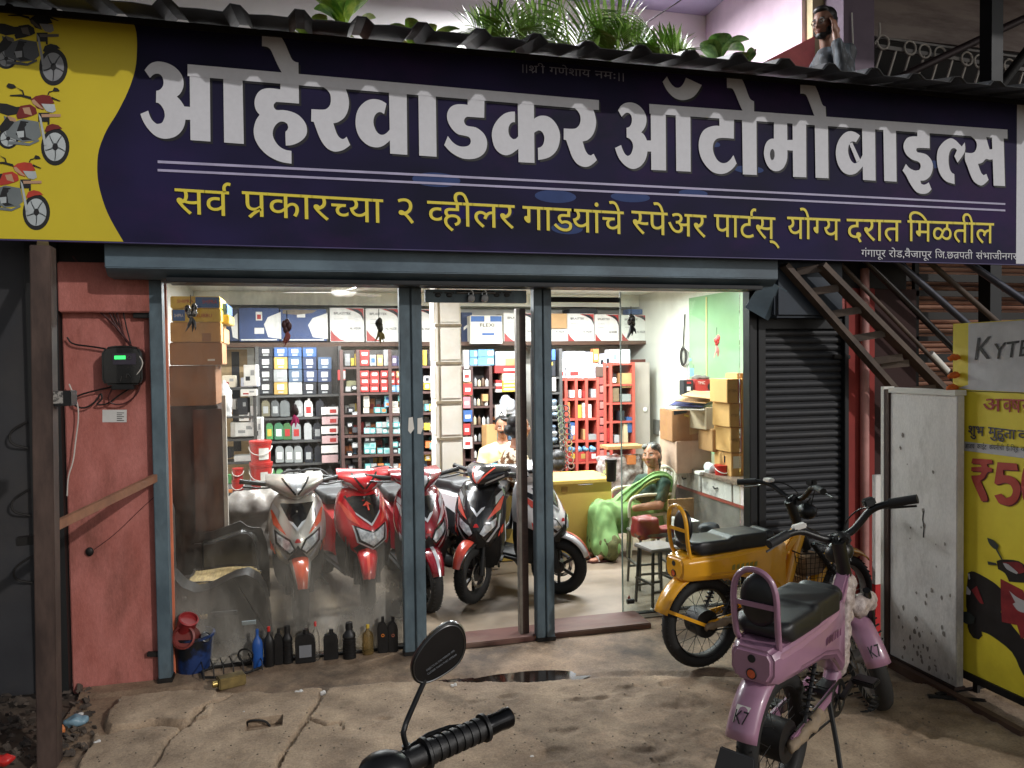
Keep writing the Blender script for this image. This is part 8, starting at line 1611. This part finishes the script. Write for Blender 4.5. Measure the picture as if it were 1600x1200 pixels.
# ================================================================ potted plants above the awning
M_leafg = mat('palm_leaf_green', (146, 176, 84), .5, rgb2=(92, 128, 52), scale=6); M_leafy = mat('yellow_green_leaf', (176, 196, 92), .45, rgb2=(92, 140, 56), scale=7, mixpos=(.42, .58)); M_leafd = mat('broad_dark_leaf', (70, 112, 58), .4, rgb2=(128, 158, 96), scale=16, mixpos=(.5, .62)); M_pot = mat('clay_pot', (150, 92, 66), .8)
def leaf(b, p, d, L, w, droop=.3, fold=.25, n=8):
    d = d.normalized(); side = d.cross(Vector((0, 0, 1))); side = side.normalized() if side.length > .01 else Vector((1, 0, 0)); secs = []
    for i in range(n+1):
        t = i/n; c = p+d*L*t+Vector((0, 0, -droop*L*t*t)); ww = w*math.sin(math.pi*min(1, t*.92+.06))**.8; secs.append([c-side*ww+Vector((0, 0, ww*fold)), c, c+side*ww+Vector((0, 0, ww*fold))])
    b.loft(secs, cap=False, closed=False)
def plant(label, px, py, y, kind, size, seed):
    random.seed(seed); top = onY(px, py, y); base = Vector((top.x, y, 3.66)); t = thing('potted_plant', label, 'plant', base, group='potted plants along the parapet')
    MB().lathe([(0, 0), (.08, 0), (.11, .17), (.12, .18), (.1, .18), (.09, .16), (0, .16)], base, n=18).build('pot', M_pot, t)
    b = MB(); st = MB(); q = base+Vector((0, 0, .16)); H = max(.25, top.z-q.z)
    if kind == 'palm':
        for k in range(15):
            a = k*.83+random.uniform(-.2, .2); out = Vector((math.cos(a), math.sin(a)*.5, 0)); L = H*size*random.uniform(.85, 1.15); pts = [q+out*L*.75*u**1.25+Vector((0, 0, L*(1.05*u-.38*u*u*u))) for u in np.linspace(0, 1, 14)]
            st.tube(pts, .006, 5, rs=[.008, .002])
            for i in range(2, 14):
                dirv = (pts[i]-pts[i-1]).normalized()
                for s in (1, -1):
                    sd = dirv.cross(Vector((0, -1, .3))).normalized()*s; leaf(b, pts[i], sd+dirv*.75+Vector((0, 0, .1)), .27*(1-.5*abs(i-8)/8), .010, .2, .2, 4)
        st.build('stem', M_leafg, t); b.build('leaves', M_leafg, t)
    elif kind == 'rosette':
        for k in range(9): a = k*.72; leaf(b, q, Vector((math.cos(a)*.8, math.sin(a)*.5, random.uniform(.7, 1.3))), H*size*random.uniform(.8, 1.1), .055, .45, .35)
        b.build('leaves', M_leafy, t)
    else:
        st.tube([q, q+Vector((.02, 0, H*.5))], .014, 7); st.build('stem', M_leafg, t)
        for k in range(8): a = k*.85+.3; leaf(b, q+Vector((.01, 0, H*(.15+.05*k))), Vector((math.cos(a), math.sin(a)*.5, random.uniform(.5, 1.5))), H*size*random.uniform(.55, .75), .085, .35, .3)
        b.build('leaves', M_leafd if kind == 'broad' else M_leafy, t)
plant('yellow green rosette plant furthest left above the awning', 485, -22, .14, 'rosette', .9, 1); plant('broad yellow green leaved plant left of the small palms above the awning', 535, -30, .14, 'cane', 1.1, 2)
plant('light green rosette plant second from the left above the awning', 655, -16, .16, 'rosette', 1.0, 3); plant('small feathery palm left of the big palm above the awning', 790, 18, .14, 'palm', .95, 4); plant('biggest feathery palm in the middle above the awning', 893, -14, .18, 'palm', 1.1, 5)
plant('feathery palm right of the biggest one above the awning', 960, 40, .12, 'palm', .9, 6); plant('drooping palm left of the broad leaved plant above the awning', 1035, 48, .16, 'palm', .75, 7); plant('broad dark leaved plant with pale veins at the right end of the plants', 1120, 40, .12, 'broad', 1.0, 8); plant('low broad leaved plant at the extreme right of the plants', 1158, 66, .1, 'broad', .9, 9)
random.seed(11)
p = onY(778, 8, .14); tag(MB().tube([onY(778, 30, .14), onY(776, 14, .14), onY(782, 6, .14), onY(780, -4, .14)], .014, 6, smooth=2, rs=[.01, .016, .018, .008]).build('twisted_stem', M_dark), 'dark twisted stem standing between the palms above the awning', 'stem')
a, c = onY(1000, 42, 1.0), onY(1052, 8, 1.0); tag(MB().cyl(a+(a-c)*.3, c+(c-a)*.4, .005).build('washing_line', M_dark), 'thin slanting cord in front of the white upper wall', 'cord')

# ================================================================ bottles and junk along the foot of the left glass
def gb(label, cx, yt, yb, w, m, cap, kind, patch=None, fat=.6, name='oil_bottle'):
    base = onZ(cx, yb-2, .004); return bottle(label, cx, yt, yb, w, min(base.y-.03, .025), m, cap, 'empty bottles lined up under the dusty glass', kind, patch, name, z0=.006, fat=fat)
B_blk = mat('black_bottle', (24, 24, 25), .35, var=.25, scale=14); B_blu = mat('blue_bottle', (34, 84, 160), .3, coat=.3)
gb('blue plastic bottle at the left end of the row under the glass', 402, 984, 1045, 17, B_blu, B_blu, 'round', fat=.5)
gb('black bottle with a red cap next to the blue one', 420, 980, 1042, 17, B_blk, M_redp, 'round', fat=.5)
gb('plain slim black bottle between the red capped and the ribbed one', 435, 983, 1039, 14, B_blk, B_blk, 'jug')
gb('black ribbed bottle left of the black handled jug', 449, 979, 1037, 17, B_blk, B_blk, 'ribbed', fat=.5)
gb('squat black jug with a grey label under the glass', 477, 985, 1036, 32, B_blk, B_blk, 'jug', mat('grey_label', (120, 122, 126), .6), .45)
gb('clear bottle with a red cap behind the squat black jug', 493, 972, 1030, 13, glass_mat('cloudy_bottle', .4), M_redp, 'round', fat=.5)
gb('plain black rectangular can in the bottle row', 517, 985, 1031, 23, B_blk, B_blk, 'jug', fat=.5)
gb('black ribbed bottle standing alone right of the rectangular can', 546, 974, 1030, 21, B_blk, B_blk, 'ribbed', fat=.5)
gb('clear bottle with brown oil and a yellow cap', 575, 977, 1020, 18, glass_mat('oily_bottle', .35, (.9, .8, .6), .4, (130, 110, 70)), C_yel, 'round', fat=.5)
M_lg = mat('orange_badge', (222, 130, 50), .5)
for cx, yb, lb in ((598, 1019, 'black flat bottle with an orange badge, left of the pair by the post'), (614, 1017, 'black flat bottle with a dull badge, right of the pair by the post')):
    o = gb(lb, cx, 965, yb, 16, B_blk, B_blk, 'jug', fat=.5); q = onZ(cx, yb-2, .004); q = onY(cx, 993, min(q.y-.03, .025)-.004); b = MB(); b.ring(q, (0, 1, 0), .008, .003, 16, 6); b.build('badge', M_lg if cx < 600 else mat('dull_badge', (150, 90, 70), .5), o)
c = onZ(298, 1058, .0)+Vector((0, .13, 0)); tb = thing('tub', 'blue and black round tub filled with empty red cans at the left post', 'tub', c)
MB().lathe([(.10, .0), (.118, .2), (.128, .205), (.128, .22), (.115, .22), (.095, .012), (0, .012)], c, n=28).build('tub_body', mat('blue_black_tub', (28, 50, 96), .4, rgb2=(14, 16, 20), scale=5, mixpos=(.45, .55)), tb, ang=40)
for i, (px, py, r, lb, m, ax) in enumerate(((293, 995, .065, 'big red paint can lying open in the blue tub', mat('dull_red_can', (120, 50, 44), .5), (-.2, -1, .3)), (291, 978, .055, 'crumpled red wrapped can on top of the blue tub', mat('bright_red_can', (150, 44, 46), .4), (.3, -.4, .8)), (318, 998, .03, 'grey crushed cup on the right of the blue tub', M_steel, (.5, -.6, .5)))):
    q = onY(px, py, c.y-.06); t = thing('empty_can', lb, 'can', q); a_ = Vector(ax).normalized(); b = MB(); b.lathe([(0, -.07*r/.06), (r*.9, -.07*r/.06), (r, -.05*r/.06), (r, .06*r/.06), (r*1.06, .065*r/.06), (r*.9, .07*r/.06), (r*.85, .05*r/.06), (0, .045*r/.06)], q, a_, 20); b.build('can_body', m, t)
a = onZ(340, 1068, .035); c = onZ(382, 1058, .035); tn = thing('tin_can', 'old brass coloured rectangular tin lying on its side under the glass', 'tin', (a+c)/2); d = (c-a).normalized()
MB().bar(a, c, .08, .062).build('tin_body', mat('old_brass_tin', (150, 130, 80), .45, .5, rgb2=(84, 72, 50), scale=9, bump=.2), tn, bevel=.006); MB().cyl(a-d*.028, a, .018, n=14).build('cap', mat('brass_cap', (176, 152, 90), .35, .7), tn)
c = onZ(362, 1046, .02); b = MB(); u = Vector((.16, .03, 0)); v = Vector((-.02, .09, .0))
b.tube([c-u-v, c+u-v, c+u*1.05+v, c-u+v], .008, 6, closed=True, smooth=1)
for k in range(7): b.tube([c-u*(1-k/3)-v, c-u*(1-k/3)-v*.9+Vector((0, -.0, .05)), c-u*(1-k/3)+v+Vector((0, 0, .05))], .004, 5)
b.ring(c+u*.5+Vector((0, 0, .07)), (.3, 1, .2), .045, .006, 22, 6); tag(b.build('wire_tray', M_dark), 'tangled dark wire tray lying beside the blue tub', 'tray')
b = MB(); q = onZ(400, 1130, .01); b.tube([q+Vector((-.045, .01, -.02)), q+Vector((-.042, .0, .02)), q+Vector((.045, -.01, .015)), q+Vector((.07, -.015, -.02))], .006, 7, smooth=2); tag(b.build('lifting_iron', M_dark), 'bent iron lifting handle set in a hollow of the concrete', 'handle bar')
# litter
M_lit = mat('white_litter', (214, 212, 208), .6)
for i, (px, py, s, lb) in enumerate(((467, 1082, .05, 'white crushed paper strip at the left on the edge of the slab'), (505, 1082, .03, 'small white crumpled paper beside the crack at the slab edge'), (709, 1071, .035, 'white pebble like scrap at the left tip of the puddle'), (668, 1176, .022, 'tiny white scrap near the motorcycle grip at left'), (830, 1184, .03, 'pale crumbled scrap right of the motorcycle grip'), (122, 1118, .05, 'white torn plastic cup in the left rubble'), (152, 1160, .035, 'white crushed cup on the broken concrete edge'), (112, 1070, .03, 'white paper scrap by the foot of the pink wall'), (942, 1112, .012, 'tiny pale chip in the middle of the slab'), (381, 1113, .012, 'tiny white chip left of the iron handle'), (370, 1140, .014, 'tiny white chip below the left chip'))):
    q = onZ(px, py, .02); o = blob('paper_scrap', M_lit, [('b', q+Vector((-s*.5, -s*.25, -.012)), q+Vector((s*.5, s*.25, .006))), ('e', q+Vector((s*.2, 0, .006)), (s*.3, s*.25, s*.2))], max(.004, s*.12), 1, wrinkle=s*.15, wscale=60); tag(o, lb, 'scrap')
for (px, py, m, s, lb) in ((118, 1125, mat('pale_blue_wrap', (120, 150, 166), .4, bump=.4), .09, 'pale blue crumpled plastic bag in the left rubble'), (92, 1138, C_or, .05, 'orange wrapper scrap in the left rubble'), (8, 1185, M_redp, .07, 'red crushed can at the bottom left corner')):
    q = onZ(px, py, .03); tag(blob('wrapper', m, [('e', q, (s*.6, s*.4, s*.3)), ('b', q+Vector((-s*.5, -s*.2, -.03)), q+Vector((s*.4, s*.3, .0)))], .009, 2, wrinkle=.02, wscale=25), lb, 'wrapper')

# ================================================================ white board, red and white board and advertising banner at the right
M_brd = mat('dirty_white_board', (232, 228, 224), .5, rgb2=(206, 202, 198), scale=5, bump=.05, dirt=.7, dirtc=(120, 112, 104), detail=9, stretch=(1, 1, .45), fine=.12)
A, B_ = onZ(1386, 1028, .03), onZ(1500, 1082, .03); bx = A.x+.02
wb = thing('white_board', 'tall dirty white metal board with a dark frame standing on the right', 'board', (bx, (A.y+B_.y)/2, 0))
ya, yb2 = A.y, B_.y+.02; zt = onX(1402, 614, bx).z
MB().box((bx, yb2, .05), (bx+.05, ya, zt)).build('panel', M_brd, wb, bevel=.004)
b = MB(); b.box((bx-.012, ya, .02), (bx+.06, ya+.035, zt+.02)); b.box((bx-.012, yb2, .02), (bx+.06, ya, .049)); b.build('frame', mat('rusty_brown_frame', (70, 52, 46), .6, .3), wb, smooth=False)
b = MB(); b.box((bx-.016, ya+.036, .05), (bx+.06, ya+.06, zt+.035)); b.box((bx-.014, yb2, zt+.001), (bx+.06, ya+.0, zt+.03)); b.build('white_edge', M_paper, wb, smooth=False)
b = MB(); b.tube([(bx-.002, ya-.262, .97), (bx-.002, ya-.257, .92), (bx-.002, ya-.267, .88), (bx-.002, ya-.262, .82)], .003, 5); b.build('crack', M_dark, wb)
b = MB()
for i in range(70):
    yy = ya-random.uniform(.02, ya-yb2); zz = .07+random.expovariate(4.5) if i < 58 else random.uniform(.5, 1.4); r = random.uniform(.004, .016)
    if zz < zt-.05 and yb2+.02 < yy < ya-.07: b.add([(bx-.0015-i*.00002, yy+r*.8*math.cos(t)*random.uniform(.6, 1.2), zz+r*math.sin(t)*random.uniform(.7, 1.5)) for t in np.linspace(0, 6.2, 10)[:-1]], [tuple(range(9))])
b.build('grime_spots', mat('grey_grime', (150, 142, 134), .9, var=.2), wb, smooth=False)['kind'] = 'stuff'
x0, x1, zb, z1 = prect(1368, 742, 1397, 870, -.72); rb = thing('red_white_board', 'narrow board, white above and red below, leaning behind the white board', 'board', (x0, -.72, 0)); zr = onY(1382, 912, -.72).z
MB().box((x0, -.72, zr), (x1+.1, -.69, z1)).build('white_panel', M_brd, rb, smooth=False); MB().box((x0, -.721, .02), (x1+.1, -.69, zr-.001)).build('red_panel', mat('red_board', (190, 36, 40), .45), rb, smooth=False)
# advertising banner: its face is a real upright plane running towards the street
C0, C1 = onZ(1487, 1038, .13), onZ(1600, 1090, .13); bd = Vector((C1.x-C0.x, C1.y-C0.y, 0)).normalized(); bn = Vector((bd.y, -bd.x, 0)); bn = bn if bn.dot(CAMP-C0) > 0 else -bn
bw = thing('banner_stand', 'yellow and white advertising banner with red scooter picture and price at the right edge', 'banner', (C0.x, C0.y, 0))
ztop = onP(1505, 505, C0, bn).z; W_ = 1.25
def bp(px, py, d=0.): p = onP(px, py, C0, bn); return p+bn*d
def bq(p): v_ = p-C0; return v_.dot(bd), p.z
def flat(b, pts, d): b.add([Vector((C0.x, C0.y, 0))+bd*u+Vector((0, 0, z))+bn*d for u, z in pts], [tuple(range(len(pts)))])
def prismb(u0, u1, z0, z1, d0, d1): b = MB(); b.loft([[Vector((C0.x, C0.y, 0))+bd*u+Vector((0, 0, z))+bn*d for u, d in ((u0, d0), (u1, d0), (u1, d1), (u0, d1))] for z in (z0, z1)]); return b
zk = bq(bp(1510, 610))[1]
prismb(0, W_, .13, ztop, -.03, 0).build('sheet', mat('yellow_banner_flex', (240, 222, 60), .5, rgb2=(224, 202, 50), scale=3, dirt=.25, dirtc=(140, 120, 40)), bw, smooth=False)
b = prismb(-.012, W_, .09, .129, -.05, .012); b.build('bottom_frame', M_dark, bw, smooth=False)
b = prismb(.12, .15, 0, .09, -.04, -.02); b.add([v for v in prismb(.9, .93, 0, .09, -.04, -.02).v], [f for f in prismb(0, 1, 0, 1, 0, 1).f]); b.build('leg', M_dark, bw, smooth=False)
MB().bar(C0+Vector((.05, 0, -.11))+bd*.1+bn*.25, C0+Vector((.05, 0, -.11))+bd*.1-bn*.3, .03, .025).build('foot_bar', M_dark, bw, smooth=False)
kx = bq(bp(1513, 600))[0]; b = MB(); flat(b, cr([(kx, zk+.03), (kx+.03, zk+.004), (W_-.01, zk+.004), (W_-.01, ztop-.004), (kx, ztop-.004)]), .002); b.build('white_field', mat('banner_white', (206, 206, 208), .5, dirt=.2, dirtc=(150, 145, 140)), bw, smooth=False)
b = MB(); flat(b, [(0, zk-.004), (W_, zk-.004), (W_, zk), (0, zk)], .0035); b.build('fold_line', M_dark, bw, smooth=False)
def btext(body, x0, y0, x1, y1, hpx, m, name, d=.005, hl=None, shear=0.):
    """text between two points of its head line (or cap line), letters hpx high at the left end"""
    g = word([body]) if isinstance(body, str) else word(body); hl = HL if hl is None else hl; a0, a1 = g[0][:, 0].min(), g[0][:, 0].max(); A, C = bp(x0, y0), bp(x1, y1); L_ = bp(x0, y0+hpx); h = A.z-L_.z; b = MB()
    put_text(b, g, lambda u, v: A.lerp(C, (u-a0)/(a1-a0))+Vector((0, 0, (v-hl)/hl*h))+bd*shear*v*h/hl+bn*d); return b.build(name, m, bw, smooth=False)
M_bk = mat('banner_black', (44, 42, 44), .5); M_br = mat('banner_red', (176, 60, 52), .5); M_bpur = mat('banner_purple', (62, 56, 84), .5)
def thick(t, x0, y0, x1, y1, hp, m, nm, hl):
    for k, (dx, dy) in enumerate(((0, 0), (.8, 0), (.4, .6))): btext(t, x0+dx, y0+dy, x1+dx, y1+dy, hp, m, nm, .005+k*.0003, hl, .16 if hl else 0)
CAP = glyphs('K')[0][:, 1].max()
thick('K', 1524, 528, 1548, 525, 34, M_bk, 'brand_letter', CAP); thick('YTE', 1551, 537, 1607, 530, 24, M_bk, 'brand_lettering', CAP)
thick('अ', 1537, 623, 1566, 623, 19, M_br, 'headline', None); thick([('half', 'क', .28), 'ष'], 1568, 623, 1596, 624, 20, M_br, 'headline', None); thick('य', 1597, 624, 1618, 624, 20, M_br, 'headline', None)
thick('शुभ', 1514, 665, 1538, 667, 14, M_bpur, 'subline', None); thick('मुहुता', 1545, 667, 1588, 672, 14, M_bpur, 'subline', None); thick('व', 1591, 672, 1608, 673, 14, M_bpur, 'subline', None)
b = MB(); z = [bq(bp(1500, y))[1] for y in (689, 703)]; flat(b, [(0.004, z[1]), (W_, z[1]), (W_, z[0]), (.004, z[0])], .002); b.build('white_strip', mat('banner_white', (206, 206, 208), .5), bw, smooth=False)
for t_, x0, x1, y0, y1 in (('आजच', 1509, 1524, 693.5, 694), ('काईट', 1528, 1543, 694, 695), ('कंपनीची', 1547, 1570, 695, 696.5), ('ई-िव्ह', 1573, 1593, 696.5, 698), ('क', 1596, 1606, 698, 698.5)): btext(t_, x0, y0, x1, y1, 7, M_ink, 'strip_print', .006)
R_SH = mat('banner_price_red', (188, 64, 50), .4, coat=.4); R_DK = mat('banner_price_edge', (104, 40, 36), .5)
RU = '1521,716 1551,718 1552,724 1543,725 1545,730 1551,731 1551,737 1544,738 1540,746 1533,751 1544,776 1543,783 1535,783 1521,752 1519,743 1532,742 1535,737 1519,736 1519,730 1535,729 1533,725 1519,724'
FV = '1560,722 1590,724 1592,735 1569,734 1569,742 1582,744 1592,752 1596,766 1590,783 1577,790 1562,786 1555,774 1566,771 1573,778 1581,775 1584,766 1580,757 1571,754 1560,757 1555,755'
ZR = '1612,724 1626,728 1632,756 1624,786 1612,790 1600,780 1597,756 1601,732'
for nm, m, dx, d in (('price_edge', R_DK, 1.6, .0035), ('price', R_SH, 0, .006)):
    b = MB()
    for k, s_ in enumerate((RU, FV, ZR)): flat(b, cr([bq(bp(x+dx, y+dx)) for x, y in nums(s_)]), d+.0003*k)
    b.build(nm, m, bw, smooth=False)
b = MB(); flat(b, cr([bq(bp(x, y)) for x, y in nums('1614,737 1620,741 1620,760 1617,774 1612,777 1608,770 1608,752')]), .0085); b.build('price_counter', MATS['yellow_banner_flex'], bw, smooth=False)
def pic(name, polys, m, d0):
    for k, s_ in enumerate(polys): b = MB(); flat(b, cr([bq(bp(1495+x*.2165, 820+y*.2165)) for x, y in nums(s_)]), d0+.0004*k); b.build(name, m, bw, smooth=False)
pic('scooter_picture', ['80,560 130,520 330,640 460,800 700,1000 740,1160 620,1240 480,1080 400,920 250,800 180,770 185,800 160,828 120,815 80,740', '290,260 340,250 450,262 520,320 520,420 380,410 350,350 300,320', '85,345 130,338 260,410 330,470 320,640 265,760 130,720 70,590'], mat('picture_dark', (38, 34, 36), .4, rgb2=(20, 18, 20), scale=8), .002)
pic('scooter_picture_red', ['320,388 480,470 560,640 520,740 330,700 325,600', '335,270 440,268 480,290 500,340 430,350', '110,470 150,440 200,570 170,560', '440,720 520,690 560,800 470,820'], mat('picture_red', (156, 44, 50), .4, rgb2=(110, 26, 34), scale=6), .0045)
pic('scooter_picture_white', ['385,475 440,520 520,560 520,640 450,620 410,570 430,560', '340,275 380,285 450,345 440,355 370,320', '85,350 100,352 105,390 95,395', '80,440 110,480 105,505 75,500'], mat('picture_white', (190, 188, 190), .4), .0065)
pic('scooter_picture_mirror', ['225,92 270,110 310,150 300,175 275,172 240,135', '285,172 298,172 340,250 328,250', '228,262 290,275 300,290 235,288', '45,630 90,628 140,670 130,710 80,715 45,690'], mat('picture_greygreen', (58, 66, 64), .35), .0065)
# marigolds tied at the banner edge
for i, (px, py) in enumerate(((1499, 558), (1498, 586), (1496, 605))):
    q = bp(px, py, .02)+bd*.0; t = blob('marigold', mat('marigold_orange', (226, 108, 34), .7, bump=.5, scale=60), [('e', q+Vector((-.01, 0, 0)), (.03, .02, .018)), ('e', q+Vector((-.035, 0, -.006)), (.018, .016, .014))], .005, 1, wrinkle=.006, wscale=90); tag(t, '%s orange marigold tied at the left edge of the yellow banner' % ('top', 'middle', 'bottom')[i], 'flower', 'marigolds on the banner edge')
a, c = onZ(1450, 1090, .02), onZ(1540, 1098, .02); tag(MB().bar(a, c, .03, .03).build('iron_bar', M_dark), 'dark iron bar lying on the ground before the yellow banner', 'bar')
a, c = onZ(1392, 1036, .02), onZ(1600, 1150, .02); tag(MB().bar(a, c, .04, .05).build('timber_batten', mat('brown_batten', (84, 60, 48), .7)), 'brown timber batten on the ground along the white board and banner', 'batten')
